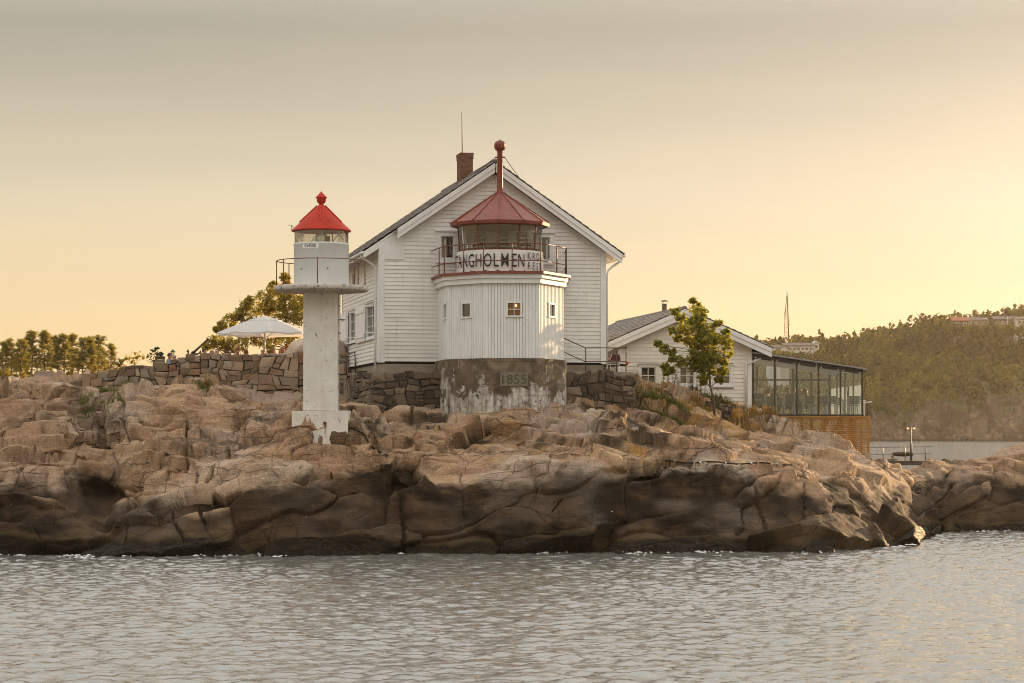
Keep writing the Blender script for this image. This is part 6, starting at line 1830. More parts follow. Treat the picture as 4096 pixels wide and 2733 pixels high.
# one pose with a hand raised to the face, one with legs stretched out
p2 = dict(SEAT); p2.update(elR=(.27, -.16, .80), wrR=(.12, -.20, 1.04), hdR=(.07, -.15, 1.12)); BODY[('hand', 0)] = skinned(p2)
p3 = dict(SEAT); p3.update(knL=(-.12, -.50, .55), anL=(-.10, -.92, .52), toL=(-.10, -1.0, .66), knR=(.12, -.50, .55), anR=(.09, -.92, .52), toR=(.10, -1.0, .66)); BODY[('legs', 0)] = skinned(p3)
TROU = cloth('dark_trousers', (.03, .032, .04)); SHOE = cloth('shoe', (.05, .03, .02)); REDSHOE = cloth('red_shoe', (.55, .03, .02))
def person(label, loc, rz, pose, fem, shirt, hair, skin=SKIN, long=False, bald=False, group=None, shoe=SHOE, glasses=False, scale=1.0):
    o = thing('person', label, 'person', loc, rz, group); o.scale = (scale,) * 3
    me = (BODY.get((pose, fem)) or BODY[(pose, 0)]).copy(); b = new_obj('body', me, [skin, shirt, TROU, shoe], o)
    up = .42 if pose == 'stand' else 0
    hc = Vector((0, -.015, 1.215 + up))
    m = MB(); vs, fs = [], []
    nu, nv = 14, 8; vmax = 1.95 if not bald else 1.5
    for j in range(nv + 1):
        for i in range(nu):
            a = 2 * math.pi * i / nu; front = max(0, -math.sin(a))
            t = (vmax - front * (1.05 if not bald else .1)) * j / nv
            if bald: t = 1.05 + .75 * j / nv
            rr = .112 if not bald else .108
            if bald and front > .45: rr = .085
            vs.append((hc.x + rr * .92 * math.sin(t) * math.cos(a), hc.y + rr * 1.05 * math.sin(t) * math.sin(a) + .004, hc.z + rr * 1.12 * math.cos(t)))
    for j in range(nv):
        for i in range(nu): fs.append((j * nu + i, (j + 1) * nu + i, (j + 1) * nu + (i + 1) % nu, j * nu + (i + 1) % nu))
    m.cs = True; m.add(vs, fs)
    if long:
        m.tube([(0, .06, 1.24 + up), (0, .10, 1.14 + up), (0, .11, 1.02 + up), (0, .12, .90 + up)], [.085, .10, .085, .03], 10)
        for s in (-1, 1): m.tube([(s * .07, .02, 1.24 + up), (s * .10, .02, 1.13 + up), (s * .10, .04, 1.0 + up)], [.04, .045, .02], 7)
    m.build('hair', hair, o)
    m = MB()
    for s in (-1, 1): m.sphere((s * .036, -.098, 1.212 + up), .012, 6, 5)
    m.build('eyes', HAIRS['dark'], o)
    if glasses:
        m = MB()
        for s in (-1, 1): m.lathe([(.03, 0), (.03, .008)], 10, (0, 0, 0)); 
        m.v = [(( -.038 if i < 40 else .038) + x, -.115 + z, 1.205 + up + y) for i, (x, y, z) in enumerate(m.v)]
        m.bar((-.1, -.108, 1.21 + up), (.1, -.108, 1.21 + up), .012, .008); m.build('sunglasses', HAIRS['dark'], o)
    return o
GTER = 'guests behind the stone wall'
def guest(px, py_head, Y, *a, **k):
    """py_head: row of the head centre; the seat height follows from it"""
    pose = a[1]
    hz = PZ(py_head, Y); base = hz - (1.205 + (.42 if pose == 'stand' else 0)) 
    return (PX(px, Y), Y, base)
def G(px, pyh, Y, label, rz, pose, fem, shirt, hair, **k):
    return person(label, guest(px, pyh, Y, 0, pose), RAD(rz), pose, fem, shirt, hair, group=GTER, **k)
WH, GR, BL, PK = cloth('white', (.72, .70, .68)), cloth('grey_blue', (.22, .24, .30)), cloth('navy', (.03, .04, .08)), cloth('rose', (.48, .24, .22))
G(169.6, 355.6, 97.5, 'brown-haired man in grey shirt facing his companion at the low end of the wall', 75, 'seat', 0, GR, HAIRS['brown'])
G(174.2, 356.9, 98.2, 'bald sunburnt man in grey seated under the garden lamp', 200, 'hand', 0, cloth('grey', (.2, .2, .21)), HAIRS['grey'], skin=SKIN_R, bald=True)
G(193.2, 354.0, 98.5, 'person in rose top sitting low behind the anchor flukes', 150, 'seat', 1, PK, HAIRS['brown'])
G(204.3, 351.4, 98, 'brown-haired man seen in profile beside the anchor shank', 60, 'seat', 0, GR, HAIRS['brown'])
G(212.0, 352.8, 100, 'small blond woman seated between the brown-haired man and the balding man', -20, 'seat', 1, WH, HAIRS['blond'], long=True)
G(216.9, 351.9, 97.6, 'balding grey-haired man seated beside the anchor stock', 20, 'seat', 0, cloth('tan', (.35, .26, .17)), HAIRS['grey'], bald=True, skin=SKIN_R)
G(228.0, 352.4, 98, 'dark-haired woman wearing sunglasses, facing the sea', 5, 'seat', 1, BL, HAIRS['dark'], long=True, glasses=True)
G(238.2, 346.4, 100.5, 'standing woman with long blond hair and white blouse', 80, 'stand', 1, WH, HAIRS['blond'], long=True)
G(237.4, 351.0, 97.8, 'man with reddish hair seated in front of the standing blond woman', 35, 'seat', 0, cloth('slate', (.16, .19, .24)), HAIRS['red'])
G(245.9, 352.9, 98.2, 'low-seated person with reddish hair half hidden by the wall', 110, 'seat', 0, GR, HAIRS['red'])
G(263.0, 351.6, 97.6, 'bald man with grey beard seated below the parasol pole', 0, 'seat', 0, WH, HAIRS['grey'], bald=True, skin=SKIN_R)
G(273.2, 350.8, 98.2, 'man in dark jacket holding a hand to his face', 10, 'hand', 0, BL, HAIRS['grey'], skin=SKIN_R)
G(282.5, 349.8, 98.8, 'blond woman seated next to the pale boulder', 60, 'seat', 1, WH, HAIRS['blond'], long=True)
G(287.0, 348.0, 100, 'man looking over the pale boulder', -30, 'seat', 0, GR, HAIRS['red'], skin=SKIN_R)

# benches that carry the seated guests
M_BENCH = timber('grey_bench_timber', (.25, .19, .13))
def bench(px0, px1, Y, zs, label):
    o = thing('bench', label, 'bench', (PX((px0 + px1) / 2, Y), Y, zs - .45))
    x0, x1 = PX(px0, Y) - o.location.x, PX(px1, Y) - o.location.x
    for k in range(3): m = MB(); m.box((x0, -.2 + k * .14, .41), (x1, -.08 + k * .14, .45)); m.build('plank', M_BENCH, o)
    for x in (x0 + .2, x1 - .2): m = MB(); m.box((x - .05, -.18, 0), (x + .05, .18, .41)); m.build('leg', M_BENCH, o)
bench(166, 178, 97.9, PZ(356.2, 97.9) - 1.205 + .42, 'short bench of the couple at the low end of the wall')
bench(189, 252, 98.1, PZ(352.6, 98.1) - 1.205 + .42, 'long bench behind the wall between anchor and parasol')
bench(258, 292, 98.4, PZ(351.0, 98.4) - 1.205 + .42, 'bench under the white parasol')

# ================================================================== parasol, anchor, boulder, lamp
PSY = 99.0
pc = P(264.6, 316, PSY)
par = thing('parasol', 'large white parasol over the guests on the terrace', 'parasol', (pc.x, PSY, ground(pc.x, PSY, 6.4)))
M_CANVAS = leaf_mat('white_canvas', (.62, .60, .58), (.70, .68, .66), .35, (.75, .68, .60))
PRr = 47.5 * PSY / F; zr_ = PZ(334.4, PSY) - par.location.z; za_ = PZ(316.0, PSY) - par.location.z
def canopy(rad0, rad1, z0, z1, sag, valance):
    m = MB(); m.cs = False; vs, fs = [], []; n = 8; sub = 6; nr = 7
    N = n * sub
    for j in range(nr + 1):
        t = j / nr
        for i in range(N):
            a = 2 * math.pi * (i / N) + RAD(12); loc = (i % sub) / sub; edge = math.cos(math.pi / n) / math.cos((loc - .5) * 2 * math.pi / n)
            r = (rad0 + (rad1 - rad0) * t) * edge
            dip = sag * math.sin(math.pi * loc) * t
            vs.append((r * math.cos(a), r * math.sin(a), z1 + (z0 - z1) * (t ** 1.12) - dip))
    for j in range(nr):
        for i in range(N): fs.append((j * N + i, (j + 1) * N + i, (j + 1) * N + (i + 1) % N, j * N + (i + 1) % N))
    if valance:
        b = nr * N; k = len(vs)
        for i in range(N): x, y, z = vs[b + i]; vs.append((x * 1.005, y * 1.005, z - valance - .02 * math.sin(i * 1.3)))
        for i in range(N): fs.append((b + i, k + i, k + (i + 1) % N, b + (i + 1) % N))
    m.add(vs, fs); return m
canopy(.55, PRr, zr_ + .06, za_ - .16, .05, .07).build('canopy', M_CANVAS, par)
canopy(.02, .74, za_ - .19, za_, .02, .03).build('vent_canopy', M_CANVAS, par)
tube_obj('pole', [(0, 0, 0), (0, 0, za_ - .03)], .035, M_PIPE, par, 10)
for k in range(8):
    a = 2 * math.pi * k / 8 + RAD(12)
    tube_obj('rib', [(0.04 * math.cos(a), .04 * math.sin(a), za_ - .10), (PRr * .98 * math.cos(a), PRr * .98 * math.sin(a), zr_ + .03)], .012, M_PIPE, par, 5)
    tube_obj('strut', [(.04 * math.cos(a), .04 * math.sin(a), zr_ - .15), (PRr * .5 * math.cos(a), PRr * .5 * math.sin(a), (zr_ + za_) / 2 - .06)], .010, M_PIPE, par, 5)
m = MB(); m.lathe([(.38, 0), (.38, .06), (.30, .09), (.05, .10)], 16); m.build('foot', M_PLINTH, par)

ANY = 94.2
anc = thing('anchor', 'old rusty stock anchor leaning on top of the stone wall', 'anchor', tuple(P(192, 356.5, ANY)))
def A_(px, py, dy=0): return tuple(Vector(P(px, py, ANY + dy)) - anc.location)
m = MB(); m.tube([A_(190.6, 355.2), A_(199, 347.5), A_(208.6, 338.4)], [.055, .045, .035], 8); m.build('shank', M_IRON, anc)
m = MB(); m.tube([A_(187.9, 351.6), A_(188.4, 354.6), A_(190.6, 355.8), A_(195, 354.6), A_(200.5, 353.0)], [.02, .05, .06, .05, .02], 7); m.build('arms', M_IRON, anc)
for (px, py) in ((188.0, 352.0), (200.3, 353.2)):
    m = MB(); c = Vector(A_(px, py)); m.add([c + Vector((-.07, -.05, .0)), c + Vector((.07, -.05, .0)), c + Vector((0, .02, .14)), c + Vector((0, .05, -.03))], [(0, 1, 2), (1, 3, 2), (3, 0, 2), (0, 3, 1)]); m.build('fluke', M_IRON, anc)
m = MB(); m.tube([A_(206.5, 337.8, -.1), A_(214, 345, .1), A_(221.3, 352.2, .3)], .024, 7); m.build('stock', M_IRON, anc)
m = MB(); c = Vector(A_(209.2, 337.9)); m.tube([c + Vector((.06 * math.cos(a), 0, .06 * math.sin(a))) for a in np.linspace(0, 6.28, 13)], .014, 6); m.build('ring', M_IRON, anc)

def boulder(name, label, c, rad, seed, mat, cat='boulder'):
    m = MB(); m.sphere((0, 0, 0), 1, 40, 24)
    vs = []
    for p in m.v:
        v = Vector(p); n = 1 + .22 * mnoise.noise(v * 1.3 + Vector((seed, 0, 0))) + .08 * mnoise.noise(v * 3.5 + Vector((seed, 3, 0))) + .03 * mnoise.noise(v * 9)
        vs.append((v.x * rad[0] * n, v.y * rad[1] * n, v.z * rad[2] * n))
    m.v = vs; m.cs = True
    o = m.build(name, mat); o.location = c; return tag(o, label, cat)
M_PALEROCK = simple('pale_boulder_rock', (.46, .35, .26), .85, .35, 2.5, bump=.5)
bc = P(317, 353, 95.8)
boulder('boulder', 'rounded pale boulder rising behind the stone wall next to the beacon', (bc.x, bc.y, bc.z - .35), (1.55, 1.0, 1.05), 5, M_PALEROCK)

LY = 101.0
lp = P(172.9, 354, LY)
gl_ = thing('garden_lamp', 'slim black lantern lamp standing behind the seated couple', 'lamp', (lp.x, LY, ground(lp.x, LY, 6.3)))
zt_ = PZ(349.2, LY) - gl_.location.z
tube_obj('post', [(0, 0, -.05), (0, 0, zt_ - .26)], .025, M_FRAME, gl_, 8)
m = MB(); m.lathe([(.05, zt_ - .27), (.085, zt_ - .12)], 6); m.build('lantern_glass', M_GLASS2, gl_)
m = MB(); m.lathe([(.12, zt_ - .125), (.11, zt_ - .10), (.03, zt_ - .03), (.015, zt_), (.005, zt_ + .04)], 6, smooth=False); m.build('lantern_cap', M_FRAME, gl_)
m = MB(); m.lathe([(.03, zt_ - .30), (.06, zt_ - .275)], 6); m.build('lantern_base', M_FRAME, gl_)

BXY = 98.5
bo = thing('timber_box', 'small weathered timber box behind the low end of the wall', 'box', tuple(P(160, 372, BXY)))
bo.location.z = ground(bo.location.x, BXY, 6.2)
zz = PZ(358.4, BXY) - bo.location.z
for k in range(5):
    m = MB(); m.box((-.18, -.22, zz - .06 - k * .13), (.18, -.19, zz - .06 - k * .13 + .115)); m.build('plank', timber('weathered_brown', (.14, .08, .04)) if k == 0 else MATS.get('weathered_brown_', M_BENCH), bo)
m = MB(); m.box((-.20, -.24, zz + .06), (.20, .24, zz + .09)); m.build('lid', M_BENCH, bo)
for sx in (-.17, .17): m = MB(); m.box((sx - .02, -.18, 0), (sx + .02, .2, zz + .058)); m.build('side', M_BENCH, bo)

# ================================================================== furniture and guests of the pavilion
M_CHROME = simple('white_steel', (.62, .66, .66), .35, .08, metal=.2)
M_SLING = simple('dark_sling_fabric', (.05, .055, .065), .8, .2)
M_TABLE = simple('white_table_top', (.74, .73, .70), .4, .06)
def dining_chair(loc, rz, label):
    c = thing('dining_chair', label, 'chair', loc, rz, 'chairs in the pavilion')
    for sx in (-.23, .23):
        m = MB(); m.bar((sx, -.22, 0), (sx, -.20, .64), .035, .035, (0, 1, 0)); m.build('leg', M_CHROME, c)
        m = MB(); m.bar((sx, .20, 0), (sx, .22, .44), .035, .035, (0, 1, 0)); m.bar((sx, .22, .44), (sx, .30, .90), .035, .035, (0, 1, 0)); m.build('leg', M_CHROME, c)
        m = MB(); m.bar((sx, -.22, .65), (sx, .26, .65), .04, .025); m.build('armrest', M_CHROME, c)
    m = MB(); m.box((-.21, -.20, .43), (.21, .20, .455)); m.build('seat', M_SLING, c)
    for k, z in enumerate((.56, .65, .74, .83)):
        m = MB(); m.box((-.21, .225 + (z - .44) * .17, z - .036), (.21, .24 + (z - .44) * .17, z + .036)); m.build('back_slat', M_SLING, c)
    return c
def table(loc, w, d, label):
    t = thing('dining_table', label, 'table', loc)
    m = MB(); m.box((-w / 2, -d / 2, .70), (w / 2, d / 2, .74)); m.build('table_top', M_TABLE, t)
    for sx in (-1, 1):
        for sy in (-1, 1):
            m = MB(); m.box((sx * (w / 2 - .08) - .025, sy * (d / 2 - .08) - .025, 0), (sx * (w / 2 - .08) + .025, sy * (d / 2 - .08) + .025, .70)); m.build('leg', M_CHROME, t)
def z4b(x, Y): return PX(725 + x * .08768, Y)
table((z4b(430, 101), 101.0, fz), 1.5, .8, 'white dining table in the pavilion nearest the annex')
table((z4b(790, 102), 102.0, fz), 1.9, .8, 'white dining table in the pavilion where four guests sit in a row')
table((z4b(1150, 101), 101.0, fz), 1.6, .8, 'empty white dining table in the middle of the pavilion')
table((z4b(1420, 102.5), 102.5, fz), 1.4, .8, 'white dining table by the open right end of the pavilion')
for x, Y, rz, lb in ((525, 99.4, 172, 'dining chair with its back to the second pavilion post from the annex'), (722, 99.6, 185, 'dining chair in front of the table with four guests'), (955, 99.8, 178, 'dining chair between the guests table and the empty middle table'),
                     (1095, 99.4, 190, 'dining chair at the near side of the empty middle table'), (1212, 99.7, 175, 'second dining chair at the near side of the empty middle table'), (1478, 99.6, 165, 'lone dining chair in the last pavilion bay'), (620, 103.2, 10, 'dining chair on the far side of the table nearest the annex'), (1330, 104.0, -10, 'dining chair on the far side of the right end table')):
    dining_chair((z4b(x, Y), Y, fz), RAD(rz), lb)
def PG(x, Y, label, rz, pose, fem, shirt, hair, **k):
    person(label, (z4b(x, Y), Y, fz - .06), RAD(rz), pose, fem, shirt, hair, group='guests in the pavilion', **k)
PG(487, 101.9, 'fair-haired guest in pale top at the table nearest the annex', 60, 'hand', 1, WH, HAIRS['blond'], long=True)
PG(565, 100.2, 'guest in dark shirt seated behind the second pavilion post', 130, 'seat', 0, BL, HAIRS['dark'])
PG(712, 102.9, 'guest in rose top with a drinking straw in front, left of the row of four', 30, 'seat', 1, PK, HAIRS['brown'])
PG(778, 101.2, 'guest in blue-green shirt seen from behind in the row of four', 170, 'seat', 0, cloth('teal', (.07, .17, .19)), HAIRS['brown'])
PG(850, 102.8, 'long-haired guest in rose blouse in the row of four', -20, 'seat', 1, PK, HAIRS['blond'], long=True)
PG(908, 101.4, 'long-haired guest in white at the end of the row of four', 200, 'seat', 1, WH, HAIRS['blond'], long=True)
for k, (x, Y) in enumerate(((487, 101.9), (565, 100.2), (712, 102.9), (778, 101.2), (850, 102.8), (908, 101.4))):
    c = thing('stool', ('stool under the fair-haired guest', 'stool under the guest in dark shirt', 'stool under the guest with the straw', 'stool under the guest in blue-green', 'stool under the long-haired guest in rose', 'stool under the long-haired guest in white')[k], 'stool', (z4b(x, Y), Y + .02, fz), 0, 'stools in the pavilion')
    m = MB(); m.lathe([(.19, .33), (.19, .37), (.15, .375)], 14); m.build('seat', M_SLING, c)
    for a in (45, 135, 225, 315): tube_obj('leg', [(.16 * math.cos(RAD(a)), .16 * math.sin(RAD(a)), 0), (.12 * math.cos(RAD(a)), .12 * math.sin(RAD(a)), .335)], .014, M_CHROME, c, 6)
# storm lantern on a sideboard
LX, LYy = z4b(395, 102.5), 102.5
sb = thing('sideboard', 'dark sideboard in the pavilion corner next to the annex', 'sideboard', (LX, LYy, fz))
m = MB(); m.box((-.6, -.22, .06), (.6, .22, 1.0)); m.build('cabinet', M_SLING, sb); m = MB(); m.box((-.63, -.25, 1.002), (.63, .25, 1.03)); m.build('top', M_TABLE, sb)
for sx in (-.55, .55): m = MB(); m.box((sx - .03, -.18, 0), (sx + .03, .18, .06)); m.build('foot', M_SLING, sb)
st_ = thing('storm_lantern', 'glass storm lantern on the sideboard in the pavilion', 'lantern', (LX, LYy, fz + 1.03))
m = MB(); m.box((-.11, -.11, 0), (.11, .11, .03)); m.build('base', M_FRAME, st_); m = MB(); m.box((-.085, -.085, .03), (.085, .085, .30)); m.build('glass', M_GLASS2, st_)
m = MB(); m.lathe([(.15, .30), (.05, .38), (.02, .42)], 4, ph=RAD(45), smooth=False); m.build('hood', M_FRAME, st_)

# chair and lounging guest on the terrace beside the house corner
TX, TYY = PX(613.5, 92.3), 92.3
cc = thing('terrace_chair', 'chair with maroon back and white tube frame on the terrace', 'chair', (TX, TYY, TZT), RAD(200))
for sx in (-.2, .2):
    tube_obj('frame', [(sx, -.22, 0), (sx, -.20, .42), (sx, .16, .40), (sx, .24, .82)], .016, M_PIPE, cc, 7); tube_obj('leg', [(sx, .20, 0), (sx, .12, .40)], .016, M_PIPE, cc, 7)
m = MB(); m.box((-.2, -.2, .405), (.2, .17, .43)); m.build('seat', M_PIPE, cc)
m = MB(); m.box((-.21, .205, .56), (.21, .235, .82)); m.build('backrest', simple('maroon_fabric', (.10, .03, .03), .8, .2), cc)
person('guest in dark clothes with red shoes, feet up on the terrace chair', (PX(604, 93.0), 92.9, TZT - .12), RAD(78), 'legs', 0, cloth('charcoal', (.04, .045, .05)), HAIRS['brown'], shoe=REDSHOE)
sb2 = thing('terrace_bench', 'pale low bench of the lounging guest by the house corner', 'bench', (PX(604.5, 93), 92.95, TZT))
m = MB(); m.box((-.3, -.25, .28), (.22, .25, .32)); m.build('seat', M_BENCH, sb2)
for sx in (-.24, .16): m = MB(); m.box((sx, -.2, 0), (sx + .05, .2, .28)); m.build('leg', M_BENCH, sb2)

# ================================================================== things on the rocks
def on_rock(pts, lift=.03):
    out = []
    for px, py in pts:
        p = rock_at(px, py)
        if p is not None: out.append(p + Vector((0, -.03, lift)))
    return out
hp = on_rock([(x, 462 + (x - 665) * .022 + .9 * math.sin(x * .13)) for x in range(665, 812, 7)], .02)
hz = thing('hose', 'black hose with pale clips running along the right-hand rock slab', 'hose', tuple(hp[0]))
def smooth_pts(pts, n=6):
    out = []
    for i in range(len(pts) - 1):
        a, b, c, d = pts[max(i - 1, 0)], pts[i], pts[i + 1], pts[min(i + 2, len(pts) - 1)]
        for k in range(n):
            t = k / n; out.append(.5 * ((2 * b) + (c - a) * t + (2 * a - 5 * b + 4 * c - d) * t * t + (3 * b - a - 3 * c + d) * t ** 3))
    return out + [pts[-1]]
M_RUB = simple('black_rubber', (.02, .018, .016), .9, .2, spec=.1)
tube_obj('tube', [p - hz.location for p in smooth_pts(hp, 3)], .026, M_RUB, hz, 7)
for p in smooth_pts(hp, 3)[4::11]:
    q = p - hz.location; tube_obj('clip', [q - Vector((.03, 0, 0)), q + Vector((.03, 0, 0))], .034, M_PIPE, hz, 8)
cp = on_rock([(350, 429), (358, 431.5), (364, 435), (368, 442), (372, 448), (380, 453), (388, 456)], .03)
cb = tag(tube_obj('cable', smooth_pts(cp), .025, M_RUB, None, 6), 'black cable running down the rock from the beacon pedestal', 'cable')
for k, (px, py, hgt, r, lean, lb) in enumerate(((666, 468.5, .50, .05, -.08, 'thick rusty iron stub leaning on the wave-washed right-hand slab'), (685, 418, .52, .018, .0, 'thin rusty rod standing beside the green grass tuft below the annex'), (598, 403, .22, .016, .02, 'short rusty peg in the pale rock under the terrace wall'))):
    p = rock_at(px, py)
    tag(tube_obj('iron_post', [p - Vector((0, 0, .1)), p + Vector((lean, 0, hgt))], r, M_IRON, None, 7), lb, 'iron post')
# small dry-stone wall below the annex corner
dw = thing('dry_stone_wall', 'low tumbled dry-stone wall below the maple and annex corner', 'wall', tuple(P(735, 408, 94.3)))
stone_wall(dw, [(PX(706, 93.6), 93.6), (PX(722, 93.9), 93.9), (PX(738, 94.4), 94.4), (PX(749, 95.2), 95.2)], lambda s: PZ(402.5, 94) - .05 * s + .03 * math.sin(5 * s), lambda s: PZ(412, 94) - .1 * s, .4, M_STONED, (.10, .17), (.15, .35), 31)
# ================================================================== far shore
SKY_PX = [560, 640, 700, 755, 800, 850, 875, 890, 910, 940, 960, 985, 1024, 1100, 1300, 1700]
SKY_PY = [441, 420, 375, 355, 351, 350, 345, 341, 336, 331, 329, 327, 324, 326, 335, 360]
def shore_y(px): return 800 + 14 * mnoise.noise(Vector((px * .02, 3.1, 0))) + 5 * mnoise.noise(Vector((px * .07, 1.1, 0)))
def hill_z(px, Y):
    ys = shore_y(px); yr = 960.0
    zr = 4.26 + (429.5 - np.interp(px, SKY_PX, SKY_PY)) * yr / F
    t = (Y - ys) / (yr - ys)
    if t < 0: return -2.5 + 0 * t
    x = (px - 512) * Y / F
    tt = min(t, 1.0)
    cliff = np.interp(px, [640, 760, 870, 930, 960, 1024, 1100], [.1, .13, .15, .20, .26, .38, .42])
    s = cliff * min(1, tt / .07) ** .7 * (1 - tt) + (tt ** .95) * (1 - cliff * (1 - tt))
    z = zr * s * (1.0 if t <= 1 else max(.55, 1 - (t - 1) * .25))
    n = 3.2 * mnoise.noise(Vector((x * .035, Y * .035, 0))) + 1.6 * mnoise.noise(Vector((x * .1, Y * .1, 5)))
    return z + n * min(1, tt * 8) * (.4 + .6 * min(1, zr / 20)) - .3
def make_hill():
    nx, ny = 620, 150
    pxs = np.linspace(600, 1240, nx); V, rockm = [], []
    for px in pxs:
        ys = shore_y(px)
        for j in range(ny):
            v = j / (ny - 1); Y = ys - 4 + 60 * (v / .55) ** 1.2 if v < .55 else ys - 4 + 60 + (v - .55) / .45 * 480
            z = hill_z(px, Y); x = (px - 512) * Y / F
            if z > 0:
                b = mnoise.cell(Vector((x * .16 + .8 * mnoise.noise(Vector((x * .1, Y * .1, z * .1))), Y * .16, z * .25)))
                f = max(0, 1 - (Y - ys) / 60)
                b2 = mnoise.cell(Vector((x * .4, Y * .3, z * .6)))
                z += f * (3.0 * (b - .5) + 1.3 * (b2 - .5) + 1.0 * mnoise.noise(Vector((x * .3, Y * .3, z * .4)))); Y2 = Y + f * 2.5 * mnoise.noise(Vector((x * .25, z * .3, 2.2)))
            else: Y2 = Y
            V.append((x, Y2, z))
    V = np.array(V); idx = np.arange(nx * ny).reshape(nx, ny)
    Fq = np.stack([idx[:-1, :-1], idx[1:, :-1], idx[1:, 1:], idx[:-1, 1:]], -1).reshape(-1, 4)
    return np_mesh('far_hill', V, Fq, False)
def hill_mat():
    t = NT('far_hillside'); v = t.obj(); sep = t.n('ShaderNodeSeparateXYZ'); t.l(v, sep.inputs[0])
    n1 = t.noise(v, .10, 6, .65, .6); n2 = t.noise(v, .6, 5, .6)
    st = t.obj((.35, .35, .55)); n3 = t.noise(st, .55, 6, .7, .8)
    rock = t.ramp(n1, [(.3, (.06, .045, .036)), (.5, (.13, .095, .072)), (.72, (.27, .20, .15))])
    rock = t.mix(t.ramp(n3, [(.42, 0.0), (.6, .85)]), rock, (.035, .027, .022))
    heath = t.ramp(n2, [(.3, (.035, .045, .012)), (.7, (.075, .075, .02))])
    g = t.n('ShaderNodeNewGeometry'); sn = t.n('ShaderNodeSeparateXYZ'); t.l(g.outputs['Normal'], sn.inputs[0])
    up = t.math('ADD', sn.outputs['Z'], t.math('MULTIPLY', n2, .35))
    c = t.mix(t.math('MULTIPLY', t.ramp(up, [(.85, 0.0), (1.0, .8)]), t.ramp(t.math('MULTIPLY', sep.outputs['Z'], .1), [(.45, 0.0), (.7, 1.0)])), rock, heath)
    c = t.mix(t.ramp(t.math('MULTIPLY', sep.outputs['Z'], .5), [(.2, .85), (.55, 0.0)]), c, (.03, .022, .015))
    t.bsdf(c, .9, .2, 0, t.bump(n2, .6, .6)); return t.m
hill = new_obj('far_hill', make_hill(), hill_mat()); hill['kind'] = 'structure'

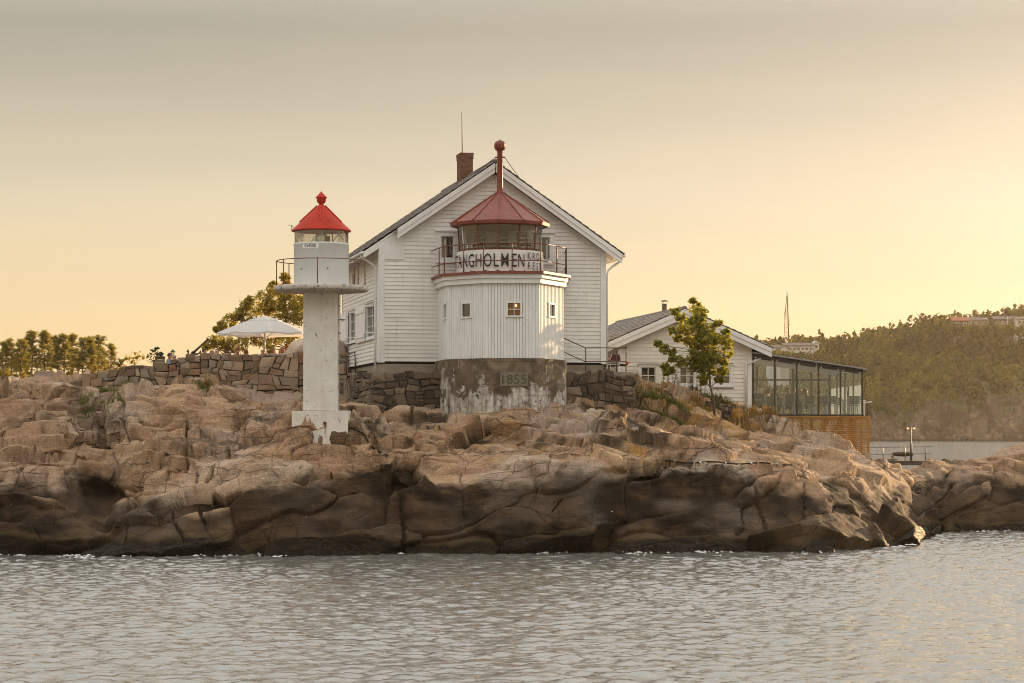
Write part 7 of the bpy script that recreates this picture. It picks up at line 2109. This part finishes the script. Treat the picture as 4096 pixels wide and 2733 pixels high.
def forest():
    r = np.random.RandomState(12)
    C, S, T = [], [], []
    tries = 0
    while len(C) < 2700 and tries < 60000:
        tries += 1
        px = r.uniform(600, 1150); v = r.rand() ** .8; ys = shore_y(px); Y = ys + 3 + v * 175
        z = hill_z(px, Y); x = (px - 512) * Y / F
        zmin = np.interp(px, [640, 760, 870, 930, 960, 1000, 1024, 1100], [3, 4, 5, 8, 11, 15, 18, 20]) * (1 + .55 * mnoise.noise(Vector((x * .045, Y * .03, 7))))
        if z < zmin: continue
        if z < zmin + 10 and mnoise.noise(Vector((x * .08, Y * .08, 17))) > .12 and r.rand() < .85: continue
        h = r.uniform(3.4, 8.5) * np.interp(z, [0, 14, 45], [.62, .85, 1.0]); kind = r.rand()
        C.append((x, Y, z)); S.append((h, kind)); T.append(np.clip(.5 + .9 * mnoise.noise(Vector((x * .03, Y * .03, 2))) + .25 * r.randn(), 0, 1))
    for k in range(90):                 # gardens that half hide the houses on the ridge
        px = r.uniform(944, 1036); Y = r.uniform(885, 905); x = (px - 512) * Y / F; zt = 4.26 + (429.5 - r.uniform(324.0, 328.5)) * Y / F; h = r.uniform(3.0, 5.0)
        C.append((x, Y, zt - h)); S.append((h, .9)); T.append(r.rand())
    for k in range(60):
        px = r.uniform(764, 824); Y = r.uniform(850, 868); x = (px - 512) * Y / F; zt = 4.26 + (429.5 - r.uniform(350.5, 354)) * Y / F; h = r.uniform(3.0, 5.0)
        C.append((x, Y, zt - h)); S.append((h, .9)); T.append(r.rand())
    V, Fc, tint = [], [], []
    K = 62; b = 0
    for (x, y, z), (h, kind), tn in zip(C, S, T):
        wdt = h * (.30 if kind < .45 else .42)
        d = r.normal(size=(K, 3)); d /= np.linalg.norm(d, axis=1, keepdims=True)
        # several lobes per crown so that outlines stay ragged
        lc = r.normal(size=(6, 3)) * np.array([.45, .45, .38])
        li = r.randint(0, 6, K)
        p = lc[li] + d * (.42 + .18 * r.rand(K))[:, None]
        p = p * np.array([wdt, wdt, h * .46]) + np.array([x, y, z + h * .56])
        if kind < .45:
            f = np.clip((p[:, 2] - z) / h, 0, 1); sh = np.interp(f, [0, .25, 1], [.7, 1.1, .25]); p[:, :2] = (p[:, :2] - np.array([x, y])) * sh[:, None] + np.array([x, y])
        s = h * (.085 + .07 * r.rand(K)); a = r.normal(size=(K, 3)); a /= np.linalg.norm(a, axis=1, keepdims=True); q = np.cross(a, r.normal(size=(K, 3))); q /= np.linalg.norm(q, axis=1, keepdims=True)
        V.append(np.stack([p - a * s[:, None], p + q * s[:, None] * .8, p + a * s[:, None], p - q * s[:, None] * .8], 1).reshape(-1, 3)); tint.append(np.full(K * 4, tn))
    V = np.concatenate(V); n = len(V) // 4; i = np.arange(n) * 4
    Fq = np.stack([i, i + 1, i + 2, i + 3], 1)
    me = np_mesh('hill_wood', V, Fq, False)
    at = me.attributes.new('tint', 'FLOAT', 'POINT'); at.data.foreach_set('value', np.concatenate(tint).astype(np.float32))
    t = NT('mixed_wood_leaves')
    c = t.ramp(t.attr('tint'), [(0, (.008, .016, .005)), (.4, (.026, .040, .009)), (.75, (.065, .080, .015)), (1, (.14, .13, .025))])
    g = t.n('ShaderNodeNewGeometry'); c = t.mix(1.0, c, t.ramp(g.outputs['Random Per Island'], [(0, .6), (1, 1.3)]), 'MULTIPLY')
    d = t.n('ShaderNodeBsdfDiffuse'); tl = t.n('ShaderNodeBsdfTranslucent'); t.l(c, d.inputs[0]); t.l(t.mix(.45, c, (.30, .22, .03)), tl.inputs[0])
    ms = t.n('ShaderNodeMixShader'); ms.inputs[0].default_value = .4; t.l(d.outputs[0], ms.inputs[1]); t.l(tl.outputs[0], ms.inputs[2]); t.l(ms.outputs[0], t.out.inputs[0])
    o = new_obj('hill_wood', me, t.m); tag(o, 'dense mixed wood covering the far hillside', 'wood', kind='stuff')
forest()

# single trees that stand out on the skyline
def far_tree(px, py, Y, wid, label, seed, dens=1.2, drop=22):
    t = P(px, py, Y); b = P(px, py + drop, Y); zz = hill_z(px, Y); b.z = min(b.z, zz)
    return pine(label, b, t, wid * Y / F, seed, Y, dens, 'skyline trees on the far hill')
for k, (px, py, w, lb) in enumerate(((975, 310, 8, 'round dark pine standing behind the hip-roofed house on the hill'), (1022, 305, 7, 'tall dark tree next to the white house at the top of the hill'), (1030, 308, 8, 'second tall dark tree next to the white house at the top of the hill'),
        (945, 315.5, 6, 'flat-topped pine just below the red-roofed house on the ridge'), (937, 319, 5, 'small pine beside the flat-topped pine on the ridge'), (918, 322, 6, 'bushy ridge pine at the bend of the skyline'), (906, 324, 6, 'broad ridge pine downhill of the bushy one'), (891, 328, 5, 'lone pine whose top clears the wood on the ridge'),
        (876, 333, 5, 'short pine on the skyline between mast and ridge pines'), (856, 336, 5, 'pointed spruce-like tree on the low skyline'), (835, 337.5, 5, 'small rounded pine right of the lattice mast on the skyline'), (820, 338, 5, 'low pine above the row house on the skyline'), (795, 335, 5, 'leafy tree at the foot of the lattice mast'), (772, 339.5, 5, 'low pine behind the white gabled house'), (762, 341, 5, 'low skyline pine above the annex eave'))):
    far_tree(px, py, 945 + (k % 4) * 6, w, lb, 300 + k)

# houses on the hill
M_FWHITE = simple('far_white_wall', (.62, .58, .52), .7, .1, .5); M_FBROWN = simple('far_brown_wall', (.14, .085, .06), .8, .2, .5); M_FROOF = simple('far_grey_roof', (.13, .10, .09), .8, .2, .4); M_FRED = simple('far_red_roof', (.30, .095, .045), .8, .2, .4)
def far_house(label, px0, px1, py_base, py_eave, py_ridge, Y, depth, wall, roof, gable='side', nwin=3, chim=True, name='hill_house'):
    x0, x1 = PX(px0, Y), PX(px1, Y); zb, ze, zr = PZ(py_base, Y), PZ(py_eave, Y), PZ(py_ridge, Y); w = x1 - x0
    zg = min(hill_z((px0 + px1) / 2, Y), zb) - 1.0
    o = thing(name, label, 'house', ((x0 + x1) / 2, Y, zb)); h = w / 2
    a, b = ze - zb, zr - zb
    m = MB(); m.box((-h, 0, zg - zb), (h, depth, a))
    if gable == 'front': m.add([(-h, 0, a), (h, 0, a), (0, 0, b - .1), (-h, depth, a), (h, depth, a), (0, depth, b - .1)], [(0, 1, 2), (5, 4, 3), (0, 2, 5, 3), (1, 4, 5, 2)])
    else: m.add([(-h, 0, a), (-h, depth, a), (-h, depth / 2, b - .1), (h, 0, a), (h, depth, a), (h, depth / 2, b - .1)], [(2, 1, 0), (3, 4, 5), (0, 3, 5, 2), (4, 1, 2, 5)])
    m.build('wall', wall, o)
    ov = .5; m = MB(); th = .25
    if gable == 'front':
        k = (b - a) / h
        for s in (-1, 1):
            xe = s * (h + ov); ze_ = a - k * ov
            p = [(0, -ov, b), (xe, -ov, ze_), (xe, depth + ov, ze_), (0, depth + ov, b)]
            if s < 0: p = [p[1], p[0], p[3], p[2]]
            m.hexa([(x, y, z) for x, y, z in p] + [(x, y, z + th) for x, y, z in p])
    elif gable == 'hip':
        m.add([(-h - ov, -ov, a), (h + ov, -ov, a), (h + ov, depth + ov, a), (-h - ov, depth + ov, a), (-h * .3, depth / 2, b + th), (h * .3, depth / 2, b + th)], [(0, 1, 5, 4), (1, 2, 5), (2, 3, 4, 5), (3, 0, 4), (3, 2, 1, 0)])
    else:
        k = (b - a) / (depth / 2)
        for s in (0, 1):
            ye = -ov if s == 0 else depth + ov; p = [(-h - ov, ye, a - k * ov), (h + ov, ye, a - k * ov), (h + ov, depth / 2, b), (-h - ov, depth / 2, b)]
            if s: p = [p[1], p[0], p[3], p[2]]
            m.hexa([(x, y, z) for x, y, z in p] + [(x, y, z + th) for x, y, z in p])
    rf = m.build('roof', roof, o)
    if chim: m = MB(); m.box((h * .2, depth / 2 - .5, b - 1), (h * .2 + .9, depth / 2 + .3, b + 1.1)); m.build('chimney', M_FBROWN, rf)
    for k in range(nwin):
        xc = -h + w * (k + .5) / nwin; m = MB(); m.box((xc - .75, -.12, a - 2.0), (xc + .75, .05, a - .6)); wn_ = m.build('window', M_TRIM, o)
        m = MB(); m.box((xc - .6, -.16, a - 1.85), (xc + .6, -.121, a - .75)); m.build('pane', M_PANE, wn_)
    return o
far_house('white gabled house below the lattice mast on the far hill', 780, 789.2, 353, 348.4, 345.2, 872, 9, M_FWHITE, M_FROOF, 'front', 2, False)
far_house('low dark-roofed row house joined behind the white gabled house', 768.5, 780.5, 351, 347.8, 345.6, 880, 8, M_FWHITE, M_FROOF, 'side', 4, False)
far_house('long dark-roofed terrace of houses higher on the far hill', 784, 813, 349.5, 345.6, 342.9, 900, 9, M_FWHITE, M_FROOF, 'side', 7, True)
far_house('small white end house of the terrace on the far hill', 813.5, 819, 346.5, 343.2, 341.3, 905, 8, M_FWHITE, M_FWHITE, 'front', 1, False)
far_house('red-roofed house on the ridge of the far hill', 953.5, 968.5, 325.5, 320.8, 317.4, 915, 9, M_FBROWN, M_FRED, 'side', 2, False)
far_house('grey hip-roofed house beside the red-roofed one on the ridge', 963.5, 989, 324.5, 320.2, 316.8, 925, 10, simple('far_tan_wall', (.34, .26, .17), .8, .1), M_FROOF, 'hip', 4, True)
far_house('brown two-chimney house with pale foundation on the ridge', 995, 1016.5, 325.2, 319.5, 316.2, 918, 11, M_FBROWN, M_FROOF, 'side', 4, True)
far_house('white house with large windows under the tall dark trees', 1017.5, 1034, 325.0, 319.2, 316.4, 912, 10, M_FWHITE, M_FROOF, 'side', 4, True)
def far_pole(name, label, cat, px, y0, y1, Y, r, mat, knob=False):
    o = thing(name, label, cat, tuple(P(px, y1, Y))); h = PZ(y0, Y) - PZ(y1, Y)
    tube_obj('pole', [(0, 0, -3), (0, 0, h)], [r, r * .7], mat, o, 6)
    if knob: m = MB(); m.sphere((0, 0, h), r * 1.8, 8, 6); m.build('finial', mat, o)
    return o
far_pole('flagpole', 'thin white flagpole in front of the brown house', 'flagpole', 1007.6, 317.0, 328, 905, .12, M_FWHITE, True)
tpole = far_pole('telegraph_pole', 'dark telegraph pole beside the tall dark trees', 'pole', 1015.8, 309.6, 321, 922, .16, M_BARK)
m = MB(); m.bar((-.8, 0, PZ(311, 922) - PZ(321, 922)), (.8, 0, PZ(311, 922) - PZ(321, 922)), .15, .15); m.build('crossarm', M_BARK, tpole)

# lattice mast
MY = 1060.0
mast = thing('lattice_mast', 'tall slender lattice radio mast above the far wood', 'mast', tuple(P(787, 343, MY)))
hM = PZ(291.2, MY) - PZ(343, MY); bw = 3.1 * MY / F
M_MAST = simple('dark_galvanised', (.07, .065, .06), .6, .1)
hs = hM * .90
def leg(k, f): a = RAD(-60 + 120 * k); r = bw * (1 - f) ** .85 * .95 + .22; return Vector((r * math.cos(a), r * math.sin(a), hs * f))
for k in range(3):
    m = MB(); m.tube([leg(k, f) for f in np.linspace(0, 1, 9)], [.24 if k == 0 else .12] * 9, 5); m.build('leg', M_MAST, mast)
NP = 18
for i in range(NP):
    f0, f1 = i / NP, (i + 1) / NP
    for k in range(3):
        m = MB(); m.bar(leg(k, f1), leg((k + 1) % 3, f1), .07, .07); m.bar(leg(k, f0), leg((k + 1) % 3, f1), .06, .06); m.build('brace', M_MAST, mast)
m = MB(); m.tube([(0, 0, hs * .97), (0, 0, hM)], [.16, .06], 6); m.build('top_pole', M_MAST, mast)
for f, dx, r in ((.93, .1, .3), (.955, .0, .28), (.36, 1.2, .32), (.10, -.5, .5), (.07, -1.9, .55), (.62, -.5, .25), (.70, .3, .25), (.78, .0, .3), (.84, .1, .3)):
    m = MB(); m.lathe([(r * .3, -.1), (r, .15), (r * .9, .3), (.02, .32)], 10); m.v = [(x + dx, z - .5, y + hM * f) for x, y, z in m.v]; m.build('dish', M_MAST, mast)
for f, dx in ((.50, -1.3), (.62, -1.0), (.42, 1.4), (.72, .9), (.56, -1.2)):
    m = MB(); m.box((dx - .08, -.1, hM * f - .8), (dx + .08, .1, hM * f + .8)); m.bar((dx, 0, hM * f), (dx * .35, 0, hM * f), .06, .06); m.build('panel_antenna', M_MAST, mast)

# ================================================================== pier behind the rocks
QY = 175.0
dz = PZ(460.6, QY)
pier = new_obj('pier', MB().box((PX(800, QY), QY - .8, dz - .35), (PX(940, QY), QY + 3.5, dz)).box((PX(806, QY), QY, -2.5), (PX(810, QY), QY + 3, dz - .351)).box((PX(870, QY), QY, -2.5), (PX(874, QY), QY + 3, dz - .351)).box((PX(934, QY), QY, -2.5), (PX(938, QY), QY + 3, dz - .351)).mesh('pier'), simple('dark_pier_timber', (.07, .055, .045), .9, .3)); pier['kind'] = 'structure'
def qp(x, y): return P(865 + x * .04255, 420 + y * .04255, QY)
pr = thing('pier_railing', 'thin dark two-rail railing on the pier behind the rocks', 'railing', tuple(Vector((PX(900, QY), QY, dz))))
for x, y in ((428, 635), (942, 632), (1425, 625), (-80, 640), (-600, 640)):
    p = qp(x, y); tube_obj('railing_post', [(p.x, QY, dz), (p.x, QY, p.z)], .035, M_FRAME, pr, 6, True)
tube_obj('rail', [qp(-600, 642), qp(428, 640), qp(942, 634), qp(1590, 628)], .026, M_FRAME, pr, 6, True)
tube_obj('rail', [qp(-600, 806), qp(428, 803), qp(942, 798), qp(1560, 792)], .024, M_FRAME, pr, 6, True)
lm = thing('pier_lamp', 'black twin-arm lamp post with two globe lamps on the pier', 'lamp post', (qp(1097, 0).x, QY + .3, dz))
zL = lambda y: qp(0, y).z - dz
tube_obj('post', [(0, 0, 0), (0, 0, zL(560)), (0, 0, zL(555)), (0, 0, zL(170))], [.085, .085, .055, .05], M_FRAME, lm, 8)
for s in (-1, 1):
    w = 76 * .04255 * QY / F
    tube_obj('arm', [(0, 0, zL(185)), (s * w * .35, 0, zL(140)), (s * w * .75, 0, zL(130)), (s * w, 0, zL(150))], .022, M_FRAME, lm, 6)
    m = MB(); m.lathe([(.05, zL(150)), (.12, zL(160)), (.13, zL(172))], 10, (s * w, 0, 0)); m.build('lamp_hood', M_FRAME, lm)
    m = MB(); m.sphere((s * w, 0, zL(192)), .115, 10, 8, (1, 1, 1.2)); m.build('lamp_globe', glass('lamp_globe', (.95, .85, .7), .2), lm)
    m = MB(); m.sphere((s * w, 0, zL(200)), .05, 8, 6); m.build('bulb', emis('pier_bulb', (1.0, .62, .25), 2.5), lm)
cn = thing('canvas_awning', 'brown oblong canvas awning strung low on ropes by the pier railing', 'awning', (qp(950, 0).x, QY + 1.2, dz))
m = MB(); vs, fs = [], []
x0, x1 = qp(715, 0).x - cn.location.x, qp(1192, 0).x - cn.location.x
for i in range(25):
    u = i / 24; x = x0 + (x1 - x0) * u; e = math.sin(math.pi * (.12 + .76 * u)) ** .7
    zt_, zb_ = zL(790) + (zL(748) - zL(790)) * e, zL(815) + (zL(862) - zL(815)) * e
    for j in range(9): a = math.pi * 2 * j / 8; vs.append((x, .45 * e * math.sin(a), (zt_ + zb_) / 2 + (zt_ - zb_) / 2 * math.cos(a)))
for i in range(24):
    for j in range(8): a = i * 9 + j; fs.append((a, a + 1, a + 10, a + 9))
m.cs = True; m.add(vs, fs); m.build('canvas', simple('brown_canvas', (.055, .03, .02), .9, .2), cn)
for x, y0, x2 in ((715, 790, 690), (1192, 800, 1185)): tube_obj('rope', [(qp(x, 0).x - cn.location.x, 0, zL(y0)), (qp(x2, 0).x - cn.location.x, 0, 0)], .02, M_BARK, cn, 5)
person('person with reddish hair sitting on the pier beside the awning rope', (qp(695, 0).x, QY + 1.0, PZ(457.0, QY) - 1.205), RAD(120), 'seat', 0, BL, HAIRS['red'], skin=SKIN_R)
bq = thing('pier_bench', 'low bench on the pier carrying the red-haired person', 'bench', (qp(695, 0).x, QY + 1.0, dz))
sh_ = max(.12, PZ(457.0, QY) - 1.205 + .42 - dz)
m = MB(); m.box((-.4, -.25, sh_ - .05), (.4, .25, sh_)); m.build('seat', M_BENCH, bq)
for sx in (-.32, .27): m = MB(); m.box((sx, -.2, 0), (sx + .05, .2, sh_ - .05)); m.build('leg', M_BENCH, bq)
# moored boat, only its bow rail shows over the rock
def moored_boat(label, pxc, Y, ln, hgt, rz, cover=False):
    o = thing('moored_boat', label, 'boat', (PX(pxc, Y), Y, 0), RAD(rz))
    m = MB(); vs, fs = [], []; n = 13
    for i in range(n):
        u = i / (n - 1); w = .95 * math.sin(math.pi * min(1, .10 + u * .62) * .9) * (1 if u > .08 else .3); w = max(.04, 1.0 * (1 - (1 - min(1, u / .45)) ** 2)); x = -ln / 2 + ln * u; sh = hgt * (1 + .25 * (1 - u) ** 2)
        for (wy, z) in ((0, -.35), (.6, -.15), (.95, .35), (1.0, sh), (.9, sh), (.9, sh - .1)): vs.append((x, wy * w, z))
        for (wy, z) in ((.9, sh - .1), (.9, sh), (1.0, sh), (.95, .35), (.6, -.15)): vs.append((x, -wy * w, z))
    K = 11
    for i in range(n - 1):
        for j in range(K): a = i * K + j; b_ = i * K + (j + 1) % K; fs.append((a, b_, b_ + K, a + K))
    fs.append(tuple(range(K))); fs.append(tuple((n - 1) * K + j for j in reversed(range(K))))
    m.cs = True; m.add(vs, fs); m.build('hull', simple('boat_gelcoat', (.72, .72, .70), .3, .05), o)
    m = MB(); m.box((-ln * .12, -.7, hgt - .1), (ln * .22, .7, hgt + .55)); m.build('cabin', MATS['boat_gelcoat'], o)
    for s in (-1, 1):
        m = MB(); m.tube([(-ln / 2 + .1, 0, hgt * 1.25 + .55), (-ln * .3, s * .8, hgt * 1.15 + .5), (ln * .1, s * 1.0, hgt + .45)], .022, 6); m.build('rail', M_CHROME, o)
        for xx, yy in ((-ln * .3, .8), (-ln * .1, .95), (ln * .1, 1.0)): m = MB(); m.bar((xx, s * yy, hgt), (xx, s * yy, hgt + .50), .03, .03, (0, 1, 0)); m.build('stanchion', M_FRAME, o)
    if cover:
        m = MB(); m.add([(-ln * .1, -.9, hgt), (ln * .45, -.9, hgt), (ln * .45, .9, hgt), (-ln * .1, .9, hgt), (ln * .0, 0, hgt + 1.1), (ln * .4, 0, hgt + 1.0)], [(0, 1, 5, 4), (1, 2, 5), (2, 3, 4, 5), (3, 0, 4)]); m.build('canvas_cover', M_CANVAS, o)
moored_boat('white motor boat moored behind the rocks, bow rail showing', 962, 140, 5.0, 1.2, 4)
moored_boat('boat with peaked pale canvas cover behind the end of the rocks', 1030, 150, 5.0, 1.35, 10, True)

# ================================================================== evening haze
hzb = new_obj('haze', MB().box((-1950, -320, -4.5), (1950, 2950, 75)).mesh('haze'))
t = NT('evening_haze')
pvv = t.n('ShaderNodeVolumePrincipled'); pvv.inputs['Color'].default_value = (1.0, .90, .72, 1); pvv.inputs['Density'].default_value = 0.00006; pvv.inputs['Anisotropy'].default_value = 0.55
t.l(pvv.outputs[0], t.out.inputs['Volume'])
hzb.data.materials.append(t.m); hzb['kind'] = 'stuff'; hzb['label'] = 'thin golden evening haze over the water'; hzb['category'] = 'haze'
